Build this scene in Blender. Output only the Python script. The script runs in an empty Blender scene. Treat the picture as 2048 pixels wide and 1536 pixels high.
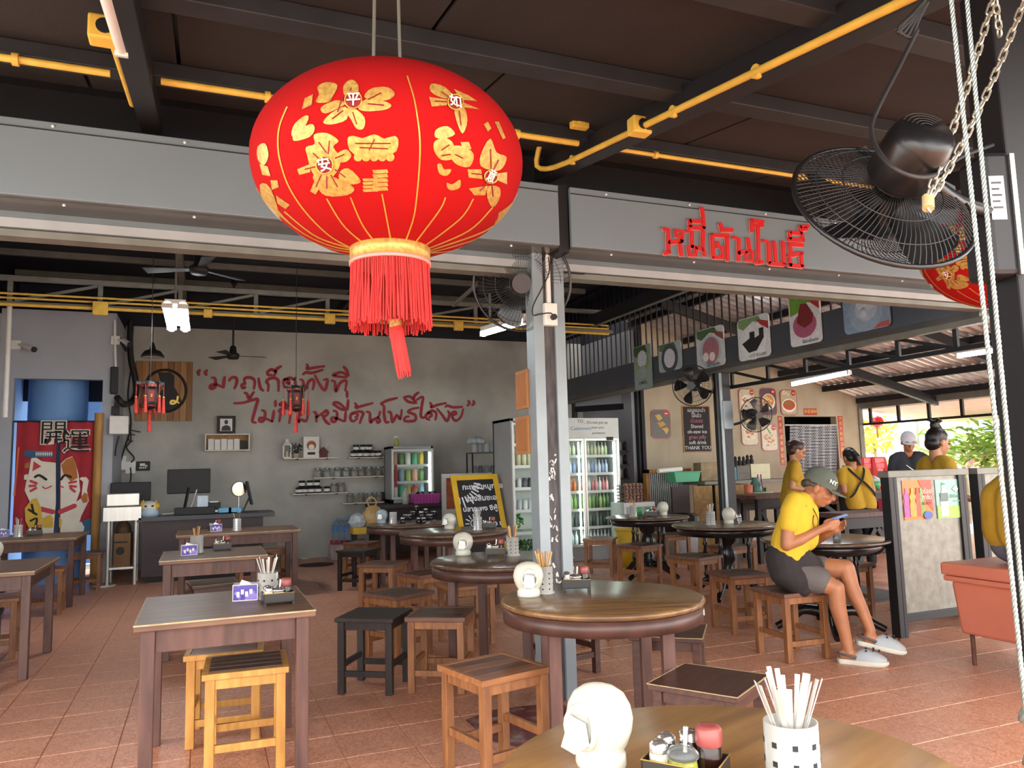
import bpy, math, random
from math import sin, cos, pi, radians, sqrt, atan2, hypot
from mathutils import Vector, Matrix
random.seed(7)
SC = bpy.context.scene
COL = SC.collection
# ------------------------------------------------------------------ camera
F, CZ = 1531.41, 1.35
def _cam(yaw, pitch, roll):
    yaw, pitch, roll = radians(yaw), radians(pitch), radians(roll)
    f = Vector((sin(yaw) * cos(pitch), cos(yaw) * cos(pitch), sin(pitch)))
    r = Vector((cos(yaw), -sin(yaw), 0)); u = r.cross(f)
    return cos(roll) * r + sin(roll) * u, -sin(roll) * r + cos(roll) * u, f
CR, CU, CF = _cam(22.025, 6.246, -1.4915)
cam = bpy.data.cameras.new('camera'); cam.sensor_width = 36.0; cam.lens = F / 2048 * 36.0
cam.clip_start = .05; cam.clip_end = 300
co = bpy.data.objects.new('camera', cam); COL.objects.link(co)
co.matrix_world = Matrix(((CR.x, CU.x, -CF.x, 0), (CR.y, CU.y, -CF.y, 0), (CR.z, CU.z, -CF.z, CZ), (0, 0, 0, 1)))
SC.camera = co
EYE = Vector((0, 0, CZ))
def ray(x, y): return CR * ((x - 1024) / F) - CU * ((y - 768) / F) + CF
def atz(x, y, z=0.0): d = ray(x, y); return EYE + d * ((z - CZ) / d.z)      # pixel on a level surface
def aty(x, y, Y): d = ray(x, y); return EYE + d * (Y / d.y)                 # pixel on a wall facing the street
def atx(x, y, X): d = ray(x, y); return EYE + d * (X / d.x)                 # pixel on a wall running back
def atd(x, y, D): return EYE + ray(x, y) * D                               # pixel at a given distance
# ------------------------------------------------------------------ sky, sun, exposure
W = bpy.data.worlds.new('sky'); SC.world = W; W.use_nodes = True
nt = W.node_tree; nt.nodes.clear()
bg = nt.nodes.new('ShaderNodeBackground'); wo = nt.nodes.new('ShaderNodeOutputWorld')
bg.inputs[0].default_value = (1, .985, .965, 1); bg.inputs[1].default_value = 5.2
nt.links.new(bg.outputs[0], wo.inputs[0])
sun = bpy.data.lights.new('sun', 'SUN'); sun.energy = 7.0; sun.angle = radians(2); sun.color = (1, .95, .86)
so = bpy.data.objects.new('sun', sun); COL.objects.link(so)
so.rotation_euler = (radians(-14), radians(10), 0)
SC.view_settings.view_transform = 'Standard'; SC.view_settings.look = 'None'
SC.view_settings.gamma = 1; SC.view_settings.use_curve_mapping = False
SC.view_settings.exposure = 0.4
SC.cycles.use_denoising = True
SC.cycles.max_bounces = 8; SC.cycles.diffuse_bounces = 5; SC.cycles.transparent_max_bounces = 12
# ------------------------------------------------------------------ materials
def lin(h):
    if not isinstance(h, str): return tuple(h)
    c = [int(h[i:i + 2], 16) / 255 for i in (0, 2, 4)]
    return tuple(x / 12.92 if x <= .04045 else ((x + .055) / 1.055) ** 2.4 for x in c)
MATS = {}
def mat(name, col, rough=.55, metal=0., var=.12, scale=6., bump=0., stretch=None, col2=None, emit=0., trans=0., spec=.5, detail=4., sharp=None, alpha=1., bscale=None):
    if name in MATS: return MATS[name]
    m = bpy.data.materials.new(name); m.use_nodes = True; MATS[name] = m
    n = m.node_tree.nodes; l = m.node_tree.links; b = n['Principled BSDF']
    c = lin(col)
    b.inputs['Roughness'].default_value = rough; b.inputs['Metallic'].default_value = metal
    b.inputs['Specular IOR Level'].default_value = spec
    b.inputs['Base Color'].default_value = (*c, 1)
    if trans: b.inputs['Transmission Weight'].default_value = trans; b.inputs['IOR'].default_value = 1.3
    if alpha < 1: b.inputs['Alpha'].default_value = alpha
    if emit:
        b.inputs['Emission Color'].default_value = (*c, 1); b.inputs['Emission Strength'].default_value = emit
    elif var or bump or col2:
        tc = n.new('ShaderNodeTexCoord'); mp = n.new('ShaderNodeMapping'); ns = n.new('ShaderNodeTexNoise'); rp = n.new('ShaderNodeValToRGB')
        l.new(tc.outputs['Object'], mp.inputs[0]); l.new(mp.outputs[0], ns.inputs['Vector']); l.new(ns.outputs['Fac'], rp.inputs[0])
        if stretch: mp.inputs['Scale'].default_value = stretch
        ns.inputs['Scale'].default_value = scale; ns.inputs['Detail'].default_value = detail
        c2 = lin(col2) if col2 else tuple(min(1, x * (1 + var)) for x in c)
        c1 = c if col2 else tuple(x * (1 - var) for x in c)
        a, z = sharp or (.32, .68)
        rp.color_ramp.elements[0].position = a; rp.color_ramp.elements[1].position = z
        rp.color_ramp.elements[0].color = (*c1, 1); rp.color_ramp.elements[1].color = (*c2, 1)
        l.new(rp.outputs[0], b.inputs['Base Color'])
        if bump:
            bp = n.new('ShaderNodeBump'); bp.inputs['Strength'].default_value = bump; bp.inputs['Distance'].default_value = .01
            if bscale:
                n2 = n.new('ShaderNodeTexNoise'); n2.inputs['Scale'].default_value = bscale; n2.inputs['Detail'].default_value = 3
                l.new(tc.outputs['Object'], n2.inputs['Vector']); l.new(n2.outputs['Fac'], bp.inputs['Height'])
            else: l.new(ns.outputs['Fac'], bp.inputs['Height'])
            l.new(bp.outputs[0], b.inputs['Normal'])
    return m
# ------------------------------------------------------------------ mesh building
class MB:
    def __init__(s): s.v = []; s.f = []; s.mi = []; s.sm = []
    def add(s, vs, fs, mi=0, sm=False):
        o = len(s.v); s.v += [tuple(v) for v in vs]
        for f in fs: s.f.append(tuple(o + i for i in f)); s.mi.append(mi); s.sm.append(sm)
        return s
    def box(s, x0, x1, y0, y1, z0, z1, mi=0):
        return s.add([(x0, y0, z0), (x1, y0, z0), (x1, y1, z0), (x0, y1, z0), (x0, y0, z1), (x1, y0, z1), (x1, y1, z1), (x0, y1, z1)],
                     [(3, 2, 1, 0), (4, 5, 6, 7), (0, 1, 5, 4), (1, 2, 6, 5), (2, 3, 7, 6), (3, 0, 4, 7)], mi)
    def hexa(s, b, t, mi=0):   # four bottom points, four top points
        return s.add(list(b) + list(t), [(3, 2, 1, 0), (4, 5, 6, 7), (0, 1, 5, 4), (1, 2, 6, 5), (2, 3, 7, 6), (3, 0, 4, 7)], mi)
    def bar(s, p0, p1, w, h, up=(0, 0, 1), mi=0):
        p0, p1 = Vector(p0), Vector(p1); d = (p1 - p0).normalized(); up = Vector(up)
        a = d.cross(up)
        if a.length < 1e-4: a = d.cross(Vector((1, 0, 0)))
        a.normalize(); b = a.cross(d).normalized(); a = a * w / 2; b = b * h / 2
        q = lambda p: [p - a - b, p + a - b, p + a + b, p - a + b]
        return s.hexa(q(p0), q(p1), mi)
    def cyl(s, p0, p1, r0, r1=None, n=12, mi=0, caps=True, sm=True):
        p0, p1 = Vector(p0), Vector(p1); r1 = r0 if r1 is None else r1
        d = (p1 - p0).normalized(); a = d.orthogonal().normalized(); b = d.cross(a)
        vs = []
        for p, r in ((p0, r0), (p1, r1)):
            vs += [p + a * (r * cos(2 * pi * i / n)) + b * (r * sin(2 * pi * i / n)) for i in range(n)]
        s.add(vs, [(i, (i + 1) % n, n + (i + 1) % n, n + i) for i in range(n)], mi, sm)
        if caps: s.add(vs, [tuple(range(n - 1, -1, -1)), tuple(range(n, 2 * n))], mi)
        return s
    def tube(s, pts, r, n=6, mi=0, closed=False):
        P = [Vector(p) for p in pts]; k = len(P); vs = []
        rr = r if isinstance(r, (list, tuple)) else [r] * k
        t0 = (P[1] - P[0]).normalized(); a = t0.orthogonal().normalized()
        for i in range(k):
            if closed: t = P[(i + 1) % k] - P[i - 1]
            else: t = P[min(i + 1, k - 1)] - P[max(i - 1, 0)]
            t.normalize(); a = (a - t * a.dot(t)).normalized(); b = t.cross(a)
            vs += [P[i] + a * (rr[i] * cos(2 * pi * j / n)) + b * (rr[i] * sin(2 * pi * j / n)) for j in range(n)]
        fs = [(i * n + j, i * n + (j + 1) % n, (i + 1) % k * n + (j + 1) % n, (i + 1) % k * n + j) for i in range(k if closed else k - 1) for j in range(n)]
        s.add(vs, fs, mi, True)
        if not closed: s.add(vs, [tuple(range(n - 1, -1, -1)), tuple(range((k - 1) * n, k * n))], mi)
        return s
    def lathe(s, prof, n=24, c=(0, 0, 0), mi=0, sm=True, sx=1., sy=1.):
        vs = [(c[0] + sx * r * cos(2 * pi * j / n), c[1] + sy * r * sin(2 * pi * j / n), c[2] + z) for r, z in prof for j in range(n)]
        fs = [(i * n + j, i * n + (j + 1) % n, (i + 1) * n + (j + 1) % n, (i + 1) * n + j) for i in range(len(prof) - 1) for j in range(n)]
        s.add(vs, fs, mi, sm)
        if prof[0][0] > 1e-6: s.add(vs, [tuple(range(n - 1, -1, -1))], mi)
        if prof[-1][0] > 1e-6: s.add(vs, [tuple(range((len(prof) - 1) * n, len(prof) * n))], mi)
        return s
    def ball(s, c, r, n=12, mi=0, R=None):
        rx, ry, rz = r if isinstance(r, (tuple, list)) else (r, r, r); c = Vector(c); m = n // 2 + 1; vs = []
        for i in range(m + 1):
            t = pi * i / m
            for j in range(n):
                v = Vector((rx * sin(t) * cos(2 * pi * j / n), ry * sin(t) * sin(2 * pi * j / n), rz * cos(t)))
                vs.append(c + (R @ v if R else v))
        return s.add(vs, [(i * n + j, (i + 1) * n + j, (i + 1) * n + (j + 1) % n, i * n + (j + 1) % n) for i in range(m) for j in range(n)], mi, True)
    def prism(s, pts, off, mi=0):   # planar outline pushed along off
        P = [Vector(p) for p in pts]; o = Vector(off); k = len(P)
        s.add(P + [p + o for p in P], [tuple(range(k - 1, -1, -1)), tuple(range(k, 2 * k))] + [(i, (i + 1) % k, k + (i + 1) % k, k + i) for i in range(k)], mi)
        return s
    def stroke(s, pts, w, nrm, t=.004, mi=0):   # brush stroke on a surface: ribbon with rounded ends, t thick
        P = [Vector(p) for p in pts]; nrm = Vector(nrm).normalized(); k = len(P)
        ww = w if isinstance(w, (list, tuple)) else [w] * k
        d0 = (P[1] - P[0]).normalized(); d1 = (P[-1] - P[-2]).normalized()
        P = [P[0] - d0 * ww[0] * .35] + P + [P[-1] + d1 * ww[-1] * .35]; ww = [ww[0] * .45] + list(ww) + [ww[-1] * .45]; k += 2
        vs = []
        for i in range(k):
            d = (P[min(i + 1, k - 1)] - P[max(i - 1, 0)]).normalized(); q = nrm.cross(d) * (ww[i] / 2)
            vs += [P[i] - q, P[i] + q, P[i] + q + nrm * t, P[i] - q + nrm * t]
        fs = []
        for i in range(k - 1):
            a, b = 4 * i, 4 * i + 4
            fs += [(a + 3, a + 2, b + 2, b + 3), (a, a + 3, b + 3, b), (a + 2, a + 1, b + 1, b + 2)]
        fs += [(0, 1, 2, 3), (4 * k - 1, 4 * k - 2, 4 * k - 3, 4 * k - 4)]
        return s.add(vs, fs, mi)
    def xform(s, M): s.v = [tuple(M @ Vector(v)) for v in s.v]; return s
    def obj(s, name, mats, parent=None, bevel=0., world=False, sub=0):
        me = bpy.data.meshes.new(name)
        vs = s.v
        if parent is not None and world:
            Mi = WM(parent).inverted(); vs = [tuple(Mi @ Vector(v)) for v in vs]
        me.from_pydata(vs, [], s.f)
        if not isinstance(mats, (list, tuple)): mats = [mats]
        for m in mats: me.materials.append(m)
        me.polygons.foreach_set('material_index', s.mi); me.polygons.foreach_set('use_smooth', s.sm)
        me.update()
        o = bpy.data.objects.new(name, me); COL.objects.link(o)
        if parent is not None: o.parent = parent
        if bevel:
            b = o.modifiers.new('edge', 'BEVEL'); b.width = bevel; b.segments = 2; b.limit_method = 'ANGLE'; b.angle_limit = radians(50)
        if sub:
            b = o.modifiers.new('smooth', 'SUBSURF'); b.levels = sub; b.render_levels = sub
        return o
def WM(o):
    M = Matrix.LocRotScale(o.location, o.rotation_euler, o.scale)
    return WM(o.parent) @ M if o.parent else M
def tag(o, label, cat, group=None, kind=None):
    if label: o['label'] = label
    if cat: o['category'] = cat
    if group: o['group'] = group
    if kind: o['kind'] = kind
    return o
def thing(name, label, cat, loc=(0, 0, 0), rz=0., group=None):
    o = bpy.data.objects.new(name, None); COL.objects.link(o); o.empty_display_size = .1
    o.location = loc; o.rotation_euler = (0, 0, rz)
    return tag(o, label, cat, group)
def struct(o, label=None): o['kind'] = 'structure'; o['label'] = label or o.name.replace('_', ' '); o['category'] = 'structure'; return o
KIDS = {}
def dup(root, loc, rz=None, label=None, group=None, parent=None, scale=None):
    r = root.copy(); COL.objects.link(r); r.location = loc
    if rz is not None: r.rotation_euler = (0, 0, rz)
    if scale: r.scale = (scale,) * 3
    if label: r['label'] = label
    if group: r['group'] = group
    for ch in [o for o in COL.objects if o.parent == root]:
        c = ch.copy(); COL.objects.link(c); c.parent = r
        for g in [o for o in COL.objects if o.parent == ch]:
            d = g.copy(); COL.objects.link(d); d.parent = c
    return r
def text_mb(body, size, mb=None, depth=.002, mi=0, bold=0., sx=1., align='CENTER', line=1.0):
    """lettering as a mesh in the xz plane facing -y, centred on the origin"""
    cu = bpy.data.curves.new('lettering', 'FONT'); cu.body = body; cu.size = size; cu.extrude = depth / 2; cu.offset = bold
    cu.align_x = align; cu.align_y = 'CENTER'; cu.resolution_u = 2; cu.space_line = line
    ob = bpy.data.objects.new('lettering', cu); me = bpy.data.meshes.new_from_object(ob)
    vs = [(v.co.x * sx, -v.co.z, v.co.y) for v in me.vertices]; fs = [tuple(p.vertices) for p in me.polygons]
    bpy.data.objects.remove(ob); bpy.data.meshes.remove(me); bpy.data.curves.remove(cu)
    mb = mb or MB(); mb.add(vs, fs, mi); return mb
def wallM(P, n=(0, -1, 0), roll=0.):   # puts an xz drawing facing -y on a surface at P facing n
    n = Vector(n).normalized(); y = -n; z = Vector((0, 0, 1)); z = (z - y * z.dot(y)).normalized(); x = y.cross(z)
    R = Matrix((x, y, z)).transposed().to_4x4(); return Matrix.Translation(P) @ R @ Matrix.Rotation(roll, 4, 'Y')
def smooth_path(pts, k=4, closed=False):
    P = [Vector(p) for p in pts]; n = len(P); out = []
    for i in range(n if closed else n - 1):
        a, b, c, d = (P[(i - 1) % n], P[i], P[(i + 1) % n], P[(i + 2) % n]) if closed else (P[max(i - 1, 0)], P[i], P[i + 1], P[min(i + 2, n - 1)])
        for j in range(k):
            t = j / k; out.append(.5 * ((2 * b) + (c - a) * t + (2 * a - 5 * b + 4 * c - d) * t * t + (3 * b - a - 3 * c + d) * t ** 3))
    if not closed: out.append(P[-1])
    return out
# ================================================================== the building
TS = .3421; OX, OY = -3.094 * TS, 13.24 * TS
def tile_mat(name, c1, c2, c3, rough):
    m = bpy.data.materials.new(name); m.use_nodes = True; n = m.node_tree.nodes; l = m.node_tree.links; b = n['Principled BSDF']
    g = n.new('ShaderNodeNewGeometry'); a = n.new('ShaderNodeTexNoise'); a.inputs['Scale'].default_value = 34; a.inputs['Detail'].default_value = 5; a.inputs['Distortion'].default_value = 2.2
    big = n.new('ShaderNodeTexNoise'); big.inputs['Scale'].default_value = 1.1; big.inputs['Detail'].default_value = 3
    r1 = n.new('ShaderNodeValToRGB'); r1.color_ramp.elements[0].position = .38; r1.color_ramp.elements[1].position = .62
    r1.color_ramp.elements[0].color = (*lin(c1), 1); r1.color_ramp.elements[1].color = (*lin(c2), 1)
    mx = n.new('ShaderNodeMixRGB'); mx.inputs[2].default_value = (*lin(c3), 1)
    r2 = n.new('ShaderNodeValToRGB'); r2.color_ramp.elements[0].position = .45; r2.color_ramp.elements[1].position = .8
    r2.color_ramp.elements[1].color = (.55, .55, .55, 1)
    for s in (a, big): l.new(g.outputs['Position'], s.inputs['Vector'])
    l.new(a.outputs['Fac'], r1.inputs[0]); l.new(r1.outputs[0], mx.inputs[1]); l.new(big.outputs['Fac'], r2.inputs[0]); l.new(r2.outputs[0], mx.inputs[0])
    l.new(mx.outputs[0], b.inputs['Base Color'])
    bp = n.new('ShaderNodeBump'); bp.inputs['Strength'].default_value = .35; bp.inputs['Distance'].default_value = .006
    l.new(a.outputs['Fac'], bp.inputs['Height']); l.new(bp.outputs[0], b.inputs['Normal'])
    b.inputs['Roughness'].default_value = rough; return m
M_TILE = tile_mat('terracotta_tile', 'b4775a', 'dba084', 'a87560', .38)
M_GROUT = mat('pale_grout', 'b98066', .8, var=.15, scale=30)
M_CONC = mat('bare_concrete', 'a3a29b', .85, var=0, col2='c0beb7', scale=1.6, detail=9, sharp=(.35, .7), bump=.12, bscale=25)
M_TAN = mat('tan_render', 'a59a84', .85, var=0, col2='bdb29c', scale=2.2, detail=9, stretch=(1, 1, .6), bump=.15, bscale=20)
M_GREYP = mat('grey_paint', 'a4a8b0', .7, var=.05, scale=2)
M_BLUE = mat('blue_paint', '6f9cd4', .6, var=.12, scale=1.5)
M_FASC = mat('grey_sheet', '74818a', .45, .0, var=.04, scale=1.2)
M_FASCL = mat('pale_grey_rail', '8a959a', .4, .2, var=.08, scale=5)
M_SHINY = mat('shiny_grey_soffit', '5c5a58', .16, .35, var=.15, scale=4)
M_DARKST = mat('dark_steel', '2b2c30', .55, .1, var=.15, scale=8)
M_BLACK = mat('black_paint', '17161a', .5, var=.15, scale=8)
M_PANEL = mat('brown_ceiling_board', '241e1d', .8, var=.18, scale=3, bump=.2, bscale=60)
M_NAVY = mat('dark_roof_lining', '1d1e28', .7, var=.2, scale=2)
M_GALV = mat('galvanised_grey', '77776f', .5, .25, var=.12, scale=7)
M_YEL = mat('yellow_conduit_plastic', 'd9b049', .5, var=.12, scale=12)
M_WHITE = mat('white_plastic', 'dcdad3', .4, var=.04, scale=12)
M_CORR = mat('corrugated_sheet', 'bfc1c3', .28, .4, var=.2, scale=5)
M_OUTG = mat('pale_concrete_ground', 'bdb8ae', .9, var=.1, scale=2)
M_WD_PINE = mat('pine_wood', 'b98a4e', .6, var=0, col2='94683a', scale=5, stretch=(8, 8, 1))
M_OLDW = mat('weathered_pillar_wood', '4e4a4c', .7, var=.35, scale=14, stretch=(3, 3, .6), bump=.2)

# floor: bed, then the tiles
fl = MB(); fl.box(-3.2, 12.4, -3, 13.4, -.25, -.004)
floor_o = struct(fl.obj('floor', M_GROUT), 'terracotta tiled restaurant floor')
tm = MB(); g = .0022
tm.add([(g, g, -.004), (TS - g, g, -.004), (TS - g, TS - g, -.004), (g, TS - g, -.004), (g + .002, g + .002, 0), (TS - g - .002, g + .002, 0), (TS - g - .002, TS - g - .002, 0), (g + .002, TS - g - .002, 0)],
       [(4, 5, 6, 7), (0, 1, 5, 4), (1, 2, 6, 5), (2, 3, 7, 6), (3, 0, 4, 7)])
first = tm.obj('floor_tile', M_TILE, floor_o)
cells = []
for i in range(-6, 42):
    for j in range(-21, 25):
        x, y = OX + i * TS, OY + j * TS
        if not (-3.1 < x < 12.1 and -2.9 < y < 12.9): continue
        d = Vector((x + TS / 2, y + TS / 2, -CZ)); z = d.dot(CF)
        vis = z > .5 and abs(d.dot(CR) / z * F) < 1100 and -d.dot(CU) / z * F < 840
        cells.append((0 if vis else 1, z, x, y))
cells.sort(); rest = MB()
for k, (_, z, x, y) in enumerate(cells):
    if k == 0: first.location = (x, y, 0)
    elif k < 300:
        c = first.copy(); COL.objects.link(c); c.location = (x, y, random.uniform(-.0006, .0004))
    else: rest.add([(v[0] + x, v[1] + y, v[2]) for v in tm.v], tm.f)
o = rest.obj('floor_tile_field', M_TILE, floor_o); o['kind'] = 'stuff'
# street side ground
struct(MB().box(-40, 60, -40, -3, -.3, -.02).box(12.4, 60, -3, 45, -.3, -.02).box(-40, -3.2, -3, 45, -.3, -.02).box(-3.2, 12.4, 13.4, 45, -.3, -.02).obj('ground', M_OUTG), 'pale concrete ground around the restaurant')

YB = 12.8; YL = 11.5; XL = -2.45; XB = 5.9; YT = 10.9
WT = aty(660, 668, YB).z
# back wall, with the doorway behind the coolers left open on its right
b = MB().box(-1.12, 6.6, YB, YB + .16, 0, WT)
struct(b.obj('wall_back', M_CONC), 'bare grey concrete back wall')
# wall with the curtained doorway
dl, dr, dt = aty(28, 760, YL).x, aty(206, 760, YL).x, aty(120, 758, YL).z; lt = aty(130, 622, YL).z
b = MB().box(dr, -1.12, YL, YL + .12, 0, lt).box(XL, dl, YL, YL + .12, 0, lt).box(dl, dr, YL, YL + .12, dt, lt)
b.box(-1.24, -1.12, YL + .12, YB + .16, 0, lt)
struct(b.obj('wall_door_side', M_GREYP), 'grey painted wall around the curtained doorway')
b = MB().box(XL - .1, XL, 4.4, YL + .12, 0, 3.5)
struct(b.obj('wall_left', M_CONC), 'bare concrete side wall')
# back room seen over the curtain
b = MB().box(XL - .1, -.9, 14.2, 14.3, 0, 3.4).box(XL - .1, XL, YL + .12, 14.2, 0, 3.4)
b.cyl((dl + .42, 12.1, 0), (dl + .42, 12.1, 3.2), .36, n=20)
struct(b.obj('wall_back_room', M_BLUE), 'blue painted walls of the back room')
struct(MB().box(XL - .1, -1.1, YL + .12, 14.2, 3.25, 3.3).obj('ceiling_back_room', M_NAVY), 'dark roof of the back room')
# tan wall on the right with its doorway
dxl, dxr, dzt = aty(1568, 833, YT).x, aty(1672, 833, YT).x, aty(1620, 833, YT).z
x0, x1 = aty(1288, 800, YT).x, aty(1713, 800, YT).x
zr = lambda x: 3.13 + (x - 8.65) * (2.42 - 3.13) / (11.38 - 8.65)          # roof line over the tan wall
b = MB()
for xa, xb, za in ((x0, dxl, 0), (dxl, dxr, dzt), (dxr, x1, 0)):
    b.hexa([(xa, YT, za), (xb, YT, za), (xb, YT + .14, za), (xa, YT + .14, za)], [(xa, YT, min(3.78, zr(xa) + .085)), (xb, YT, zr(xb) + .085), (xb, YT + .14, zr(xb) + .085), (xa, YT + .14, min(3.78, zr(xa) + .085))])
struct(b.obj('wall_right', M_TAN), 'tan rendered wall behind the kitchen counter')
struct(MB().box(dxl - .3, dxr + .3, YT + 1.3, YT + 1.35, 0, 2.6).box(dxl - .35, dxl - .3, YT + .14, YT + 1.35, 0, 2.6).box(dxr + .3, dxr + .35, YT + .14, YT + 1.35, 0, 2.6).box(dxl - .35, dxr + .35, YT + .14, YT + 1.35, 2.6, 2.65).obj('wall_kitchen', M_NAVY), 'dark wall inside the kitchen doorway, boxed in to keep daylight out')  # sides and top added to stop daylight leaking in over the curtain
# side passage between back wall and tan wall
struct(MB().box(6.6, 6.7, YT + .14, YB + .16, 0, 3.6).obj('wall_passage', M_GREYP), 'grey wall of the passage behind the coolers')
# interior roof
b = MB().box(XL - .1, 6.3, 4.45, YB + .2, 4.25, 4.3)
struct(b.obj('ceiling', M_NAVY), 'dark roof lining over the dining hall')
struct(MB().box(XL - .1, 6.7, YB + .16, YB + .22, 2.5, 4.3).box(6.3, 6.36, 4.45, YB + .2, 3.7, 4.3).box(XL - .12, XL - .1, 4.4, YB + .2, 3.0, 4.3).box(6.7, 6.76, YT, YB + .2, 0, 4.3).obj('wall_leak_block', M_NAVY), 'dark boards added to block daylight above the hall walls')  # added boards, block daylight leaking in between walls and roof
# interior purlins, each one a part of the roof frame
rf = thing('roof_frame', 'pale grey steel purlins under the dark roof of the hall', 'roof frame', (0, 0, 0))
for y in (6.2, 7.4, 8.6, 9.8, 11.0, 12.1):
    MB().box(XL, 5.8, y, y + .06, 4.17, 4.25).obj('purlin', M_GALV, rf, .004)
for x in (-.35, 2.05, 4.4):
    MB().box(x, x + .08, 4.6, YB, 3.98, 4.13).obj('rafter', M_GALV if x < 2 else M_DARKST, rf, .004)
# truss across the hall
YTR = 10.0; tc = 3.67; tb = 3.42
tr = thing('roof_truss', 'grey steel truss with slanting web bars across the hall', 'truss', (0, YTR, 0))
MB().box(XL, 5.7, -.03, .03, tc - .06, tc).obj('chord', M_GALV, tr, .004)
MB().box(XL, 5.7, -.03, .03, tb - .1, tb - .05).obj('chord', M_GALV, tr, .004)
xs = [aty(q, 590, YTR).x for q in (20, 201, 361, 512, 655, 800, 950, 1090)]
for i, x in enumerate(xs):
    MB().box(x - .025, x + .025, -.02, .02, tb - .05, tc - .06).obj('web_post', M_GALV, tr)
    if i: MB().bar((xs[i - 1] + .05, 0, tb - .04), (x - .03, 0, tc - .07), .03, .035, (0, 1, 0)).obj('web_bar', M_GALV, tr)
# long tie bar slanting at the right of the hall
tag(MB().bar(aty(1010, 520, 9.2), aty(905, 612, 9.85), .04, .04).obj('brace_bar', M_GALV), 'grey slanting brace bar under the hall roof by the wall fan', 'brace')
# yellow conduits along the truss
for k, (z, yy) in enumerate(((tb + .03, -.06), (tb - .02, -.06), (tb - .095, -.06))):
    r = .013 if k < 2 else .022
    p = MB().tube([(XL + .05, YTR + yy, z), (1.5, YTR + yy, z - .004), (5.6, YTR + yy, z - .02)], r, 8)
    tag(p.obj('conduit', M_YEL), 'yellow conduit, %s of three along the hall truss' % ('topmost', 'middle', 'thickest and lowest')[k], 'conduit', 'conduits along the truss')
for k, (px, py, sz, lb) in enumerate(((201, 617, .16, 'square yellow junction box on the conduits over the doorway wall'), (416, 627, .1, 'small yellow junction box beside the hanging double tube'), (660, 638, .13, 'yellow junction box on the conduits left of the red lantern tassel'), (917, 652, .13, 'yellow junction box on the conduits beside the slanted tube lamp'))):
    c = aty(px, py, YTR - .1)
    t = thing('junction_box', lb, 'junction box', c, 0, 'junction boxes on the hall conduits')
    MB().box(-sz / 2, sz / 2, -.03, .03, -sz / 2, sz / 2).obj('body', M_YEL, t, .008); MB().cyl((0, -.03, 0), (0, -.038, 0), sz * .33, n=14).obj('lid', M_YEL, t)

# ---------------------------------------------------------------- front: pillar and fascia
PX0, PX1, PY = 1.835, 2.045, 4.16
t = thing('pillar', 'grey steel pillar with a worn dark wooden core', 'pillar', ((PX0 + PX1) / 2, PY + .06, 0)); tag(t, None, None, None, 'structure')
for a in (PX0, PX1 - .068):
    MB().box(a, a + .068, PY, PY + .12, 0, 2.66).obj('channel', M_FASCL, t, .004, True)
MB().box(PX0 + .068, PX1 - .068, PY + .02, PY + .1, 0, 3.1).obj('core', M_OLDW, t, 0, True)
b = MB()
for k in range(40):   # flaked white paint
    z = random.choice((1.0, 1.12, 1.3, 1.32, 1.34, 1.36, .95, .7)) + random.uniform(-.06, .06); x = random.uniform(PX0 + .08, PX1 - .085); h = random.uniform(.004, .03); w = random.uniform(.003, .012)
    b.bar((x, PY + .0195, z), (x + random.uniform(-.015, .015), PY + .0195, z + h), w, .002, (0, 1, 0))
b.obj('paint_flake', M_WHITE, t, 0, True)
FY = 4.0
fz0, fz1 = aty(600, 442, FY).z, aty(600, 306, FY).z
xl1 = aty(1118, 430, FY).x; xr0 = aty(1142, 430, FY).x
def fascia(name, xa, xb, label):
    t = thing(name, label, 'fascia', ((xa + xb) / 2, FY, fz0)); t['kind'] = 'structure'
    MB().box(xa, xb, FY, FY + .03, fz0, fz1).obj('face_panel', M_FASC, t, .004, True)
    MB().box(xa, xb, FY - .006, FY, fz1 - .045, fz1 - .04).obj('seam', M_DARKST, t, 0, True)
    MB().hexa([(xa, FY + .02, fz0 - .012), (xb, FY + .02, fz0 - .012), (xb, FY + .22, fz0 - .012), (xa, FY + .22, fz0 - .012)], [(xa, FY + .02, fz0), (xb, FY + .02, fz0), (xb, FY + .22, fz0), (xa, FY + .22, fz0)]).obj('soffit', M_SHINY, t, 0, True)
    ya = FY + .22
    MB().prism([(xa, ya, fz0 - .01), (xa, ya - .02, fz0 - .05), (xa, ya, fz0 - .09), (xa, ya + .1, fz0 - .09), (xa, ya + .1, fz0 - .01)], (xb - xa, 0, 0)).obj('shutter_rail', M_FASCL, t, 0, True)
    MB().box(xa, xb, ya + .02, ya + .12, fz0 - .13, fz0 - .095).obj('shutter_lip', M_GALV, t, 0, True)
    k = int((xb - xa) / .55)
    for i in range(k):
        x = xa + (i + .4) * (xb - xa) / k
        for dx, y, z in ((0, FY - .004, fz1 - .022), (.05, FY + .05, fz0 - .013), (.09, FY + .215, fz0 - .05)):
            MB().ball((x + dx, y, z), .008, 6).obj('screw', M_WHITE, t, 0, True)
    return t
fascia('fascia', -3.2, xl1, 'long plain grey sheet fascia over the shop front, without lettering')
fascia('fascia', xr0, XB + .4, 'grey sheet fascia carrying the red lettering')
MB_ = MB().box(xl1 + .005, xr0 - .005, FY + .03, FY + .3, fz0 - .03, fz1 + .02).box(xl1 - .1, xr0 + .2, FY + .24, FY + .3, fz0 - .1, fz0 + .3)
tag(MB_.obj('gap_box', M_BLACK), 'black box standing for the dark gap between the two fascias', 'beam', None, 'structure')  # black box put in for the shade in the gap between the fascias

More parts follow.
